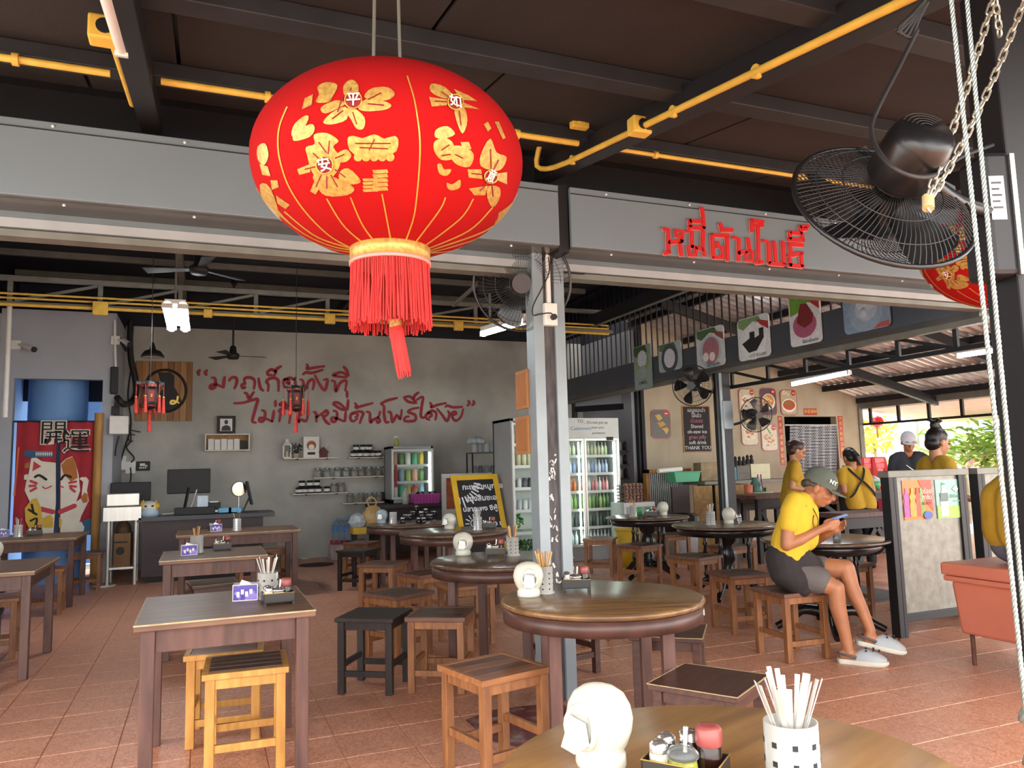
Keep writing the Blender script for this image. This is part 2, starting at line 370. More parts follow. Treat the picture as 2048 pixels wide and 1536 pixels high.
# ---------------------------------------------------------------- street awning overhead
RS = .17
rz = lambda y: 3.14 - RS * (4.2 - y)          # underside of the rafters
aw = thing('awning_roof', 'dark brown boarded awning on black steel rafters', 'awning', (0, 2, 3)); aw['kind'] = 'structure'
ys = [4.15, 3.62, 2.74, 1.86, .98, .3]
xsn = [-3.2, -1.9, -.55, .8, 2.15, 3.5, 4.85, 6.4]
for i in range(len(ys) - 1):
    for j in range(len(xsn) - 1):
        off = .42 * (i % 2) if 0 < j < len(xsn) - 1 else 0
        offb = .42 * (i % 2) if j + 1 < len(xsn) - 1 else 0
        xa, xb, ya, yb = xsn[j] + off + .009, xsn[j + 1] + offb - .009, ys[i + 1], ys[i]
        if xb <= xa: continue
        za, zb = rz(ya) + .16, rz(yb) + .16
        MB().hexa([(xa, ya, za), (xb, ya, za), (xb, yb, zb), (xa, yb, zb)], [(xa, ya, za + .02), (xb, ya, za + .02), (xb, yb, zb + .02), (xa, yb, zb + .02)]).obj('ceiling_board', M_PANEL, aw, 0, True)
MB().hexa([(-3.4, .25, rz(.25) + .2), (6.6, .25, rz(.25) + .2), (6.6, 4.6, rz(4.6) + .2), (-3.4, 4.6, rz(4.6) + .2)], [(-3.4, .25, rz(.25) + .24), (6.6, .25, rz(.25) + .24), (6.6, 4.6, rz(4.6) + .24), (-3.4, 4.6, rz(4.6) + .24)]).obj('roof_sheet', M_BLACK, aw, 0, True)
for x in (-2.5, -.28, 1.98, 4.3, 6.3):
    MB().hexa([(x - .05, .28, rz(.28)), (x + .05, .28, rz(.28)), (x + .05, 4.3, rz(4.3)), (x - .05, 4.3, rz(4.3))], [(x - .05, .28, rz(.28) + .12), (x + .05, .28, rz(.28) + .12), (x + .05, 4.3, rz(4.3) + .12), (x - .05, 4.3, rz(4.3) + .12)]).obj('rafter', M_BLACK, aw, .004, True)
for y in (3.62, 2.74, 1.86, .98, .34):
    z = rz(y) + .1
    MB().box(-3.2, 6.3, y - .05, y + .05, z - .02, z + .05).obj('purlin', M_DARKST, aw, .004, True)
# shade of the void above the fascia, put in as a black sheet
struct(MB().box(-3.2, 6.3, 4.42, 4.46, fz1 - .1, 4.28).obj('wall_front_void', M_BLACK), 'black sheet standing for the dark void above the shop front')
# yellow conduits on the awning
def conduit(label, pts, r=.014, clips=()):
    t = thing('conduit', label, 'conduit', pts[0], 0, 'conduits under the awning')
    MB().tube(smooth_path(pts, 3), r, 10).obj('pipe', M_YEL, t, 0, True)
    for c in clips: MB().cyl(Vector(c) - Vector((.012, 0, 0)), Vector(c) + Vector((.012, 0, 0)), r * 1.7, n=10).obj('clip', M_YEL, t, 0, True)
    return t
yc = 3.55; zc = lambda y: rz(y) + .06
conduit('yellow conduit along the awning purlin, ending left of the black rafter', [(-3, yc, zc(yc)), (-1.5, yc, zc(yc)), (-.4, yc, zc(yc))], .016, [(-1.2, yc, zc(yc)), (-.75, yc, zc(yc))])
conduit('yellow conduit along the awning purlin running behind the big red lantern', [(-.2, yc, zc(yc)), (.8, yc, zc(yc)), (1.86, yc, zc(yc))], .016, [(.25, yc, zc(yc)), (1.5, yc, zc(yc))])
conduit('yellow conduit along the awning purlin above the red lettering', [(2.12, yc, zc(yc)), (3.2, yc, zc(yc)), (4.4, yc, zc(yc))], .012, [(2.35, yc, zc(yc)), (3.4, yc, zc(yc))])
conduit('yellow conduit climbing the rafter beside the tube lamp', [(-.345, 3.1, rz(3.1) + .05), (-.345, 3.5, rz(3.5) + .05), (-.345, 3.95, rz(3.95) + .05)], .016)
conduit('long yellow conduit running down the rafter towards the lettered fascia', [(1.86, 4.05, rz(4.05) + .17), (1.86, 4.1, rz(4.05) + .06), (1.91, 3.95, rz(3.95) + .02)] + [(1.925, y, rz(y) + .02) for y in (3.4, 2.6, 1.8, 1.0)], .016, [(1.925, y, rz(y) + .02) for y in (3.75, 2.75, 2.2)])
def jbox(p, s, label, d=.05):
    t = thing('junction_box', label, 'junction box', p, 0, 'junction boxes under the awning')
    MB().box(-s / 2, s / 2, -d / 2, d / 2, -s * .42, s * .42).obj('body', M_YEL, t, .008); MB().cyl((0, -d / 2, 0), (0, -d / 2 - .006, 0), s * .26, n=14).obj('port', M_BLACK if 'open' in label else M_YEL, t)
jbox((1.845, 3.5, rz(3.5) + .17), .1, 'yellow junction box with a blank lid at the bend behind the red lantern')
jbox((1.915, 3.02, rz(3.02) + .02), .1, 'open yellow junction box clipped halfway along the rafter conduit', .07)
jbox((-.36, 3.02, rz(3.02) + .05), .11, 'yellow open junction box hanging beside the white tube lamp', .08)

# ---------------------------------------------------------------- picture beam between hall and lean-to
bz0, bz1 = 2.54, 2.86
t = thing('picture_beam', 'long dark grey sheet beam carrying the dessert pictures', 'beam', (XB, 8, bz0)); t['kind'] = 'structure'
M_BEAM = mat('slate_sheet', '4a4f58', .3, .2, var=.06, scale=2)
MB().box(XB, XB + .04, 4.3, 12.3, bz0, bz1).obj('face_panel', M_BEAM, t, 0, True)
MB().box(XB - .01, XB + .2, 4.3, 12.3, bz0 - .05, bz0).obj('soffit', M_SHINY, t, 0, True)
MB().box(XB + .02, XB + .1, 4.3, 12.3, bz0 - .1, bz0 - .05).obj('rail', M_GALV, t, 0, True)
t = thing('bar_screen', 'row of upright black steel bars above the dessert pictures', 'bars', (XB + .1, 8, bz1))
k = 0; y = 4.5
while y < 12.2:
    MB().box(XB + .09, XB + .105, y - .009, y + .009, bz1, 4.2).obj('bar', M_BLACK, t, 0, True); y += .148
MB().box(XB + .06, XB + .13, 4.4, 12.3, 4.2, 4.26).obj('top_rail', M_BLACK, t, 0, True)
# posts of that line
pp = atx(1443, 740, XB).y
t = thing('post', 'grey and black steel post carrying the wall fans', 'post', (XB + .06, pp, 0)); t['kind'] = 'structure'
MB().box(XB - .02, XB + .1, pp - .02, pp + .1, 0, bz0 - .1).obj('core', M_DARKST, t, .004, True); MB().box(XB - .06, XB - .02, pp - .02, pp + .0, 0, bz0 - .1).obj('channel', M_FASCL, t, .003, True)
MB().box(XB - .1, XB - .06, pp, pp + .06, 0, bz0 - .1).obj('channel', M_BLACK, t, .003, True)
t = thing('door_frame', 'black steel frame of the passage behind the drinks cooler', 'door frame', (6.2, 11.6, 0)); t['kind'] = 'structure'
for a, c in ((aty(1152, 900, 12.3), .07), (aty(1280, 900, 11.0), .09)): MB().box(a.x - c / 2, a.x + c / 2, a.y - .05, a.y + .05, 0, 2.6).obj('jamb', M_BLACK, t, .004, True)
a = aty(1152, 835, 12.25); c = aty(1285, 833, 11.0)
MB().bar((a.x, a.y, 2.36), (c.x, c.y, 2.33), .06, .1).obj('header', M_BLACK, t, .004, True)
MB().bar((a.x, a.y + .03, 2.62), (c.x, c.y + .03, 2.6), .03, .42).obj('transom_panel', M_GREYP, t, 0, True)
# hall beam with pale cable
tag(MB().box(5.36, 5.44, 4.5, 12.4, 3.42, 3.6).obj('hall_beam', M_BLACK), 'black beam running back above the drinks coolers', 'beam', None, 'structure')
conduit('pale conduit clipped along the black beam above the coolers', [(5.34, y, 3.4) for y in (12, 10, 8, 6.4)], .016)['group'] = 'conduits in the hall'
for o in [o for o in COL.objects if o.parent and o.parent.get('group') == 'conduits in the hall']: o.data.materials[0] = M_GALV
# truss below the picture beam
t = thing('side_truss', 'black steel truss hanging below the dessert picture beam', 'truss', (XB + .15, 6, 2.3))
zc_ = 2.27
MB().box(XB + .13, XB + .17, 4.3, 7.75, zc_ - .02, zc_ + .02).obj('chord', M_BLACK, t, 0, True)
yy = [7.7, 7.05, 6.45, 5.85, 5.25, 4.65]
for i, y in enumerate(yy):
    MB().box(XB + .135, XB + .165, y - .02, y + .02, zc_, bz0 - .08).obj('web_post', M_BLACK, t, 0, True)
    if i: MB().bar((XB + .15, yy[i - 1], bz0 - .08), (XB + .15, y, zc_ + .01), .03, .03).obj('web_bar', M_BLACK, t, 0, True)
# lean-to roof of corrugated sheet, open towards the yard
EX = 11.5
lt_ = thing('lean_to_roof', 'corrugated metal lean-to roof on black purlins', 'roof', (8.7, 7, 3)); lt_['kind'] = 'structure'
zl = lambda x: 3.13 + (x - 8.65) * (2.42 - 3.13) / (11.38 - 8.65) + .02
ya = 2.0
while ya < 11.0:
    yb = ya + .9; m = MB(); n = 24; vs = []
    for i in range(n + 1):
        y = ya + .92 * i / n; c = (0, .03, .03, 0)[i % 4]
        for x in (XB + .2, 8.7, 11.75): vs.append((x, y, zl(x) + .05 + c))
    m.add(vs, [(3 * i + j, 3 * i + 3 + j, 3 * i + 4 + j, 3 * i + 1 + j) for i in range(n) for j in (0, 1)])
    m.obj('roof_sheet', M_CORR, lt_, 0, True); ya += .9
for x in (6.6, 7.6, 8.6, 9.6, 10.6, 11.4):
    MB().box(x - .03, x + .03, 2.1, 11, zl(x) - .05, zl(x) + .045).obj('purlin', M_BLACK, lt_, 0, True)
for y in (9.3, 7.2, 5.1, 3.0):
    MB().hexa([(XB + .2, y - .04, zl(XB + .2) - .2), (EX, y - .04, zl(EX) - .2), (EX, y + .04, zl(EX) - .2), (XB + .2, y + .04, zl(XB + .2) - .2)], [(XB + .2, y - .04, zl(XB + .2) - .06), (EX, y - .04, zl(EX) - .06), (EX, y + .04, zl(EX) - .06), (XB + .2, y + .04, zl(XB + .2) - .06)]).obj('rafter', M_BLACK, lt_, 0, True)
t = thing('eave_frame', 'black eave frame with short posts above the open side', 'frame', (EX, 7, 2.2)); t['kind'] = 'structure'
e0 = atx(1720, 822, EX).z; e1 = zl(EX) - .1
MB().box(EX - .05, EX + .05, 2.4, 11, e1 - .03, e1 + .09).obj('eave_beam', M_GALV, t, 0, True)
MB().box(EX - .02, EX + .02, 2.4, 11, e1 - .34, e1 - .3).obj('lower_rail', M_BLACK, t, 0, True)
for i in range(14):
    y = 10.7 - .62 * i
    MB().box(EX - .02, EX + .02, y - .025, y + .025, e1 - .3, e1).obj('short_post', M_BLACK, t, 0, True)
for x, y in ((x1 + .05, YT + .02), (EX, 2.5)): MB().box(x - .05, x + .05, y - .05, y + .05, 0, e1).obj('column', M_GALV, t, 0, True)
# ================================================================== tables and stools
def wood(name, a, b, rough=.42, scale=3., stretch=(1.2, 9, 9)): return mat(name, a, rough, var=0, col2=b, scale=scale, stretch=stretch, detail=6, sharp=(.3, .72), bump=.05)
W_YEL = wood('yellow_pine', 'b07a36', 'd09c50', .45, 5, (6, 6, 1.2)); W_LIGHT = wood('light_teak', '75482c', '9a683e', .45, 5, (6, 6, 1.2)); W_LIGHTX = wood('light_teak_board', '7c4e30', 'a56e42', .4, 4, (1.2, 9, 9)); W_SEAT2 = wood('red_teak_slat', '6e4430', '96664a', .33, 4); W_APRN = mat('round_apron_wood', '4a3029', .42, var=.25, scale=10)
W_SEAT = wood('brown_teak_slat', '54362a', '7a5140', .33, 4); W_SEATD = wood('dark_slat', '3a2a24', '5f4234', .35, 4)
W_DARK = wood('dark_brown_paint', '3b241f', '55362c', .38, 4); W_BLK = wood('black_stain', '1b1717', '2e2624', .4, 6, (6, 6, 1.5))
W_TBL = wood('table_brown', '4a302a', '68473e', .5, 4, (6, 6, 1)); W_TOP = wood('table_top_brown', '5a3c2e', '805f48', .42, 3, (1, 10, 10))
W_RND = wood('round_top_brown', '5c4330', '8a6840', .27, 3, (1, 8, 8)); W_RNDH = wood('round_top_honey', '7b5630', 'a67a45', .28, 3, (1, 8, 8)); W_RNDD = wood('round_top_dark', '4a382e', '6a5444', .22, 3, (1, 8, 8))
W_EDGE = mat('worn_pale_edge', 'b09a72', .5, var=.2, scale=20); W_BLKG = mat('black_gloss_wood', '191617', .22, var=.2, scale=6)
SZ = .455
def stool(style):
    t = thing('stool', 'stool', 'stool')
    lm, sm, rm = {'light': (W_LIGHT, W_SEAT, W_LIGHTX), 'yellow': (W_YEL, W_SEAT, W_YEL), 'slat': (W_YEL, W_SEATD, W_YEL), 'brown': (W_LIGHT, W_SEATD, W_SEAT), 'dark': (W_DARK, W_DARK, W_DARK), 'black': (W_BLK, W_BLK, W_BLK)}[style]
    h = .19; g_ = .155; l = .021
    for sx in (-1, 1):
        for sy in (-1, 1):
            MB().box(sx * g_ - l, sx * g_ + l, sy * g_ - l, sy * g_ + l, 0, SZ - .025).obj('leg', lm, t, .003)
    for s_ in (-1, 1):
        MB().box(-g_ + l, g_ - l, s_ * g_ - .011, s_ * g_ + .011, SZ - .075, SZ - .025).obj('apron', lm, t, .002)
        MB().box(s_ * g_ - .011, s_ * g_ + .011, -g_ + l, g_ - l, SZ - .075, SZ - .025).obj('apron', lm, t, .002)
        MB().box(-g_ + l, g_ - l, s_ * g_ - .011, s_ * g_ + .011, .10, .135).obj('stretcher', lm, t, .002)
        MB().box(s_ * g_ - .011, s_ * g_ + .011, -g_ + l, g_ - l, .15, .185).obj('stretcher', lm, t, .002)
    if style in ('dark', 'black'):
        st_ = MB().box(-h, h, -h, h, SZ - .025, SZ).obj('seat', sm, t, .003)
        if style == 'dark':
            for s_ in (-1, 1): MB().box(-h, h, s_ * h - .0025, s_ * h + .0025, SZ - .002, SZ + .0008).box(s_ * h - .0025, s_ * h + .0025, -h, h, SZ - .002, SZ + .0008).obj('worn_edge', W_EDGE, st_)
    else:
        for s_ in (-1, 1): MB().box(-h, h, s_ * h - (.032 if s_ > 0 else -.0), s_ * h + (.0 if s_ > 0 else .032), SZ - .028, SZ).obj('seat_rail', rm, t, .003)
        for s_ in (-1, 1): MB().box(s_ * h - (.03 if s_ > 0 else 0), s_ * h + (0 if s_ > 0 else .03), -h + .032, h - .032, SZ - .028, SZ).obj('seat_rail', rm, t, .003)
        n = 4 if style != 'slat' else 4; w = (2 * h - .064) / n
        for i in range(n):
            y = -h + .032 + i * w; gp = .0022 if style != 'slat' else .007
            MB().box(-h + .03, h - .03, y + gp, y + w - gp, SZ - .024, SZ - (.0015 + .0015 * (i % 2) if style != 'slat' else -.004)).obj('slat', sm if i % 2 or style in ('slat', 'brown') else W_SEAT2, t, .002)
    return t
proto = {}
def put_stool(style, x, y, deg, label):
    if style not in proto:
        proto[style] = t = stool(style); t.location = (x, y, 0); t.rotation_euler = (0, 0, radians(deg)); t['label'] = label; t['group'] = 'wooden stools'
        return t
    return dup(proto[style], (x, y, 0), radians(deg), label, 'wooden stools')
for a in (('light', 1.25, 3.40, 14, 'teak stool with reddish brown slats in front of the pillar table'),
          ('black', 1.03, 4.98, -33, 'black stained stool touching a light teak stool, beside the pillar'),
          ('brown', 1.42, 4.80, -30, 'light teak stool with dark slatted seat beside the black stained stool'),
          ('dark', 1.97, 2.77, 32, 'dark brown stool with pale worn edges between the pillar table and the honey-brown table'),
          ('dark', 2.36, 3.66, -39, 'dark brown stool with pale worn edges half under the pillar table'),
          ('brown', 3.84, 4.40, -3, 'light teak stool the man in the cap sits on'),
          ('brown', 4.08, 5.25, -8, 'teak stool behind the seated man'),
          ('brown', 4.48, 6.42, 17, 'teak stool alone in front of the black pedestal table by the fan post'),
          ('brown', 4.6, 7.66, 18, 'teak stool with brown seat in front of the black pedestal table by the drinks cooler'),
          ('light', 4.62, 8.62, -38, 'teak stool between the drinks cooler and the black pedestal table'),
          ('brown', 5.62, 8.55, -5, 'teak stool behind the black pedestal table by the drinks cooler'),
          ('brown', 5.2, 5.28, 3, 'teak stool between the seated man\'s table and the standing poster board'),
          ('brown', 5.35, 6.98, 12, 'teak stool half hidden behind the pedestal table by the fan post'),
          ('slat', .21, 4.03, -3, 'yellowish stool with four dark raised slats at the front of the square table'),
          ('yellow', .13, 4.46, -5, 'yellowish stool under the square table, behind the one with raised slats'),
          ('dark', .10, 7.12, 8, 'dark brown stool pushed under the middle square table'),
          ('light', .55, 9.25, 5, 'teak stool under the long table before the cash counter'),
          ('light', .8, 9.95, 5, 'teak stool at the far side of the long table before the cash counter'),
          ('light', -1.5, 7.2, 5, 'teak stool under the dark table by the side wall'),
          ('black', -1.46, 6.35, 8, 'black stained stool in front of the dark table by the side wall'),
          ('light', -1.48, 9.2, 3, 'teak stool in front of the table by the lucky cat curtain'),
          ('brown', -1.32, 10.9, 2, 'teak stool beyond the table by the lucky cat curtain'),
          ('brown', 1.37, 5.75, 28, 'teak stool turned cornerwise between the two nearer round tables'),
          ('light', 1.94, 5.88, 2, 'teak stool under the round table behind the pillar'),
          ('brown', 1.84, 6.72, 20, 'teak stool between the round table behind the pillar and the one by the chalkboard'),
          ('brown', 1.66, 7.62, -36, 'teak stool at the edge of the round table by the yellow chalkboard'),
          ('black', 1.70, 9.1, -42, 'black stained stool beside the round table with black jars'),
          ('brown', 1.92, 10.0, -42, 'teak stool behind the black one by the table with black jars'),
          ('dark', 2.24, 4.76, 12, 'dark brown stool just behind the grey pillar'),
          ('light', 2.75, 5.5, 25, 'teak stool beside the round table behind the pillar')):
    put_stool(*a)
TZ = .73
def round_table(x, y, r, label, top, deg):
    t = thing('round_table', label, 'table', (x, y, 0), radians(deg), 'round tables with square legs')
    MB().lathe([(0, TZ - .032), (r - .02, TZ - .032), (r - .006, TZ - .026), (r, TZ - .015), (r - .003, TZ - .006), (r - .014, TZ), (0, TZ)], 64).obj('table_top', top, t)
    MB().lathe([(r - .03, TZ - .1), (r - .012, TZ - .1), (r - .012, TZ - .033), (r - .03, TZ - .033)], 64).obj('apron', W_APRN, t); ap_ = COL.objects[-1]
    a = r * .52
    for sx in (-1, 1):
        for sy in (-1, 1): MB().box(sx * a - .027, sx * a + .027, sy * a - .027, sy * a + .027, 0, TZ - .04).obj('leg', W_TBL, t, .003)
    for s_ in (-1, 1): MB().box(-a + .027, a - .027, s_ * a - .013, s_ * a + .013, TZ - .11, TZ - .035).box(s_ * a - .013, s_ * a + .013, -a + .027, a - .027, TZ - .11, TZ - .035).obj('rail', W_TBL, t)
    b = MB(); w = .03
    aa = radians(-35 - deg)
    b.box(-.028, .028, -.003, .003, -.012, .012).xform(Matrix.Translation((cos(aa) * (r - .011), sin(aa) * (r - .011), TZ - .065)) @ Matrix.Rotation(aa + pi / 2, 4, 'Z')); b.obj('number_sticker', M_WHITE, ap_)
    return t
def pedestal_table(x, y, r, label, deg):
    t = thing('pedestal_table', label, 'table', (x, y, 0), radians(deg), 'black pedestal tables')
    MB().lathe([(0, TZ - .03), (r - .03, TZ - .03), (r - .008, TZ - .026), (r, TZ - .014), (r - .01, TZ - .004), (r - .03, TZ), (0, TZ)], 64).obj('table_top', W_RNDD, t)
    MB().lathe([(r - .1, TZ - .1), (r - .07, TZ - .1), (r - .05, TZ - .05), (r - .06, TZ - .031), (r - .1, TZ - .031)], 48).obj('apron', W_BLKG, t)
    MB().lathe([(.1, .1), (.1, .14), (.06, .17), (.09, .2), (.06, .24), (.075, .27), (.05, .3), (.085, .38), (.09, .45), (.06, .52), (.1, .56), (.11, .6), (.11, TZ - .03)], 24).obj('pedestal', W_BLKG, t)
    for k in range(4):
        a = k * pi / 2 + .4; d = Vector((cos(a), sin(a), 0))
        MB().lathe([(.018, .2), (.024, .23), (.014, .26), (.02, .32), (.024, .42), (.014, .5), (.026, .53), (.014, .56), (.02, TZ - .06)], 10, (d.x * .22, d.y * .22, 0)).obj('spindle', W_BLKG, t)
        P = smooth_path([d * .07 + Vector((0, 0, .16)), d * .2 + Vector((0, 0, .17)), d * .3 + Vector((0, 0, .09)), d * .4 + Vector((0, 0, .035))], 5)
        MB().tube(P, [.045 - .018 * i / (len(P) - 1) for i in range(len(P))], 8).obj('foot', W_BLKG, t)
    return t
RTS = {'honey': (.985, 1.33, .47), 'pillar': (1.78, 3.33, .484), 'mid': (1.93, 5.03, .5), 'chalk': (2.38, 7.55, .56), 'jars': (2.3, 9.05, .52)}
round_table(*RTS['honey'], 'honey-brown round table holding the spoon cup, the closest of all', W_RNDH, 20)
round_table(*RTS['pillar'], 'brown round table in front of the grey pillar', W_RND, -20)
round_table(*RTS['mid'], 'dark glossy round table just behind the grey pillar', W_RNDD, 48)
round_table(*RTS['chalk'], 'dark glossy round table before the yellow framed chalkboard', W_RNDD, 20)
round_table(*RTS['jars'], 'dark round table crowded with black lidded jars', W_RNDD, 0)
pedestal_table(4.98, 8.07, .5, 'black pedestal table beside the drinks cooler', 0)
pedestal_table(4.92, 6.5, .54, 'black pedestal table before the fan post', 15)
pedestal_table(4.6, 4.83, .49, 'black pedestal table at which the man in the cap sits', 30)
def square_table(x0, x1, y0, y1, label, deg=0., top=None):
    cx, cy = (x0 + x1) / 2, (y0 + y1) / 2; a, b = (x1 - x0) / 2, (y1 - y0) / 2
    t = thing('dining_table', label, 'table', (cx, cy, 0), radians(deg), 'square dining tables')
    tp_ = MB().box(-a, a, -b, b, TZ - .03, TZ).obj('table_top', top or W_TOP, t, .004)
    MB().box(-a, a, -b - .001, -b + .004, TZ - .006, TZ + .0006).box(-a - .001, -a + .004, -b, b, TZ - .006, TZ + .0006).box(a - .004, a + .001, -b, b, TZ - .006, TZ + .0006).obj('worn_edge', W_EDGE, tp_)
    la, lb = a - .055, b - .055
    for sx in (-1, 1):
        for sy in (-1, 1): MB().box(sx * la - .028, sx * la + .028, sy * lb - .028, sy * lb + .028, 0, TZ - .03).obj('leg', W_TBL, t, .004)
    for s_ in (-1, 1):
        MB().box(-la + .028, la - .028, s_ * lb - .012 - s_ * .01, s_ * lb + .012 - s_ * .01, TZ - .13, TZ - .03).obj('apron', W_TBL, t, .002)
        MB().box(s_ * la - .012 - s_ * .01, s_ * la + .012 - s_ * .01, -lb + .028, lb - .028, TZ - .13, TZ - .03).obj('apron', W_TBL, t, .002)
    return t
square_table(-.26, .49, 3.67, 4.5, 'brown square table with pale worn edges over the stool with raised slats')
square_table(-.29, .48, 6.33, 7.15, 'brown square table standing between the worn-edged one and the long one')
square_table(-.25, 1.02, 8.9, 9.76, 'long brown table in front of the cash counter')
square_table(-1.84, -1.06, 6.22, 7.22, 'dark brown table by the bare side wall')
square_table(-2.15, -1.24, 9.47, 10.5, 'dark brown table in front of the lucky cat curtain')

# ================================================================== things on the tables
M_DISP = mat('glossy_white_shell', 'cbc8b9', .25, var=.02, scale=6); M_DISPB = mat('grey_blue_shell', '8fa0a6', .25, var=.05, scale=6)
M_TISS = mat('tissue_paper', 'f1f1f0', .9, var=.03, scale=30); M_HOLE = mat('dispenser_inside', '8f918a', .6, var=.05)
M_STEEL = mat('brushed_steel', 'd2d0ca', .32, .45, var=.08, scale=20, stretch=(1, 1, .1)); M_STEELD = mat('dark_hole', '1c1c1e', .6, var=0)
M_CADDY = mat('black_caddy', '26221f', .35, var=.1, scale=9); M_GOLDRIM = mat('gold_rim', 'b99a52', .3, .6, var=.1)
M_GLASS = mat('clear_glass', 'f4f8f6', .05, trans=.9, var=0); M_CAPR = mat('brick_red_cap', '8c4440', .35, var=.06); M_SAUCE = mat('dark_sauce', '24100c', .15, var=.1)
M_SALT = mat('pale_seasoning', 'c8bda6', .7, var=.15, scale=60); M_PEPP = mat('chilli_vinegar', '9c9a3c', .4, var=.3, scale=80)
M_PURP = mat('purple_print', '4f3f9c', .25, var=0, col2='8f7cc8', scale=22, sharp=(.5, .56)); M_STICK = mat('pale_chopstick', 'd2a86a', .55, var=.15, scale=9); M_STICKB = mat('brown_chopstick', 'a5693a', .5, var=.15, scale=9)
M_LID = mat('chrome_lid', 'c9c9c7', .18, .9, var=.05)
dp = {}
def dispenser(x, y, z, deg, label, shell=None, s=1.):
    key = 'b' if shell else 'w'
    if key in dp: return dup(dp[key], (x, y, z), radians(deg), label, 'napkin dispensers', scale=s)
    t = thing('napkin_dispenser', label, 'napkin dispenser', (x, y, z), radians(deg), 'napkin dispensers'); dp[key] = t
    m = shell or M_DISP; t.scale = (s,) * 3
    MB().lathe([(0, 0), (.053, 0), (.056, .008), (.055, .03), (.05, .036), (.06, .05), (.07, .075), (.074, .1), (.069, .125), (.056, .147), (.034, .16), (.012, .165), (0, .165)], 32, sy=.86).obj('shell', m, t)
    ring = [(.038 * cos(a), -.058 - .004 * cos(2 * a), .09 + .042 * sin(a)) for a in [2 * pi * k / 20 for k in range(20)]]
    MB().tube(ring, .006, 6, closed=True).obj('opening_rim', m, t)
    MB().ball((0, -.052, .09), (.036, .012, .04), 16).obj('opening', M_HOLE, t)
    b = MB(); b.add([(-.03, -.062, .07), (.026, -.064, .062), (.012, -.094, .05), (-.028, -.09, .055), (-.022, -.066, .112), (.02, -.066, .104), (.0, -.098, .068)], [(0, 1, 2, 3), (4, 0, 3, 6), (4, 6, 5), (5, 6, 2, 1), (3, 2, 6)]); b.obj('tissue', M_TISS, t)
    return t
M_UT = {}
def holder(x, y, z, label, sq=True, h=.125, r=.047, plain=False):
    k = (sq, h, r, plain)
    if k in M_UT: return dup(M_UT[k], (x, y, z), random.uniform(-.3, .3), label, 'steel cutlery holders')
    t = thing('cutlery_holder', label, 'cutlery holder', (x, y, z), 0, 'steel cutlery holders'); M_UT[k] = t
    MB().lathe([(.0, .003), (r - .003, .003), (r - .003, h), (r, h), (r, .008), (r + .008, .003), (r + .009, 0), (0, 0)], 32).obj('cup', M_STEEL, t)
    if not plain:
        for row in range(4 if not sq else 3):
            for i in range(8):
                a = 2 * pi * i / 8 + .2; z0 = .022 + row * (.025 if not sq else .034); w = .0035 if not sq else .005
                b = MB().box(-w, w, -.0006, .0006, -w, w); b.xform(Matrix.Translation(((r + .0003) * cos(a), (r + .0003) * sin(a), z0)) @ Matrix.Rotation(a + pi / 2, 4, 'Z')); b.obj('hole', M_STEELD, t)
    return t
def sticks(x, y, z, n, kind, label, group, spread=.9, r=.047):
    for i in range(n):
        a = 2 * pi * i / n + random.uniform(-.3, .3); rb = r * .45 * random.random(); rt = r * spread * (1.0 if i % 2 else .7)
        p0 = Vector((x - rb * cos(a) * .6, y - rb * sin(a) * .6, z + .006)); p1 = Vector((x + rt * cos(a), y + rt * sin(a), z + random.uniform(.19, .215)))
        if kind == 'chopstick':
            o = MB().cyl((0, 0, 0), p1 - p0, .0028, .0042, 6).obj('chopstick', M_STICK if i % 3 else M_STICKB); o.location = p0
            tag(o, label, 'chopstick', group)
        else:
            t = thing('spoon' if i % 2 else 'fork', label.replace('cutlery', 'spoon' if i % 2 else 'fork'), 'cutlery', p0, 0, group)
            d = (p1 - p0); u = d.normalized(); sd = u.cross(Vector((0, 0, 1))).normalized(); nn = sd.cross(u)
            R = Matrix((sd, nn, u)).transposed()
            b = MB().hexa([(-.003, -.0008, 0), (.003, -.0008, 0), (.003, .0008, 0), (-.003, .0008, 0)], [(-.0052, -.001, d.length), (.0052, -.001, d.length), (.0052, .001, d.length), (-.0052, .001, d.length)]); b.xform(R.to_4x4()); b.obj('handle', M_STEEL, t, .0006)
            b = MB().ball((0, .001, .02), (.014, .003, .022), 10); b.xform(R.to_4x4()); b.obj('bowl' if i % 2 else 'tines', M_STEEL, t)
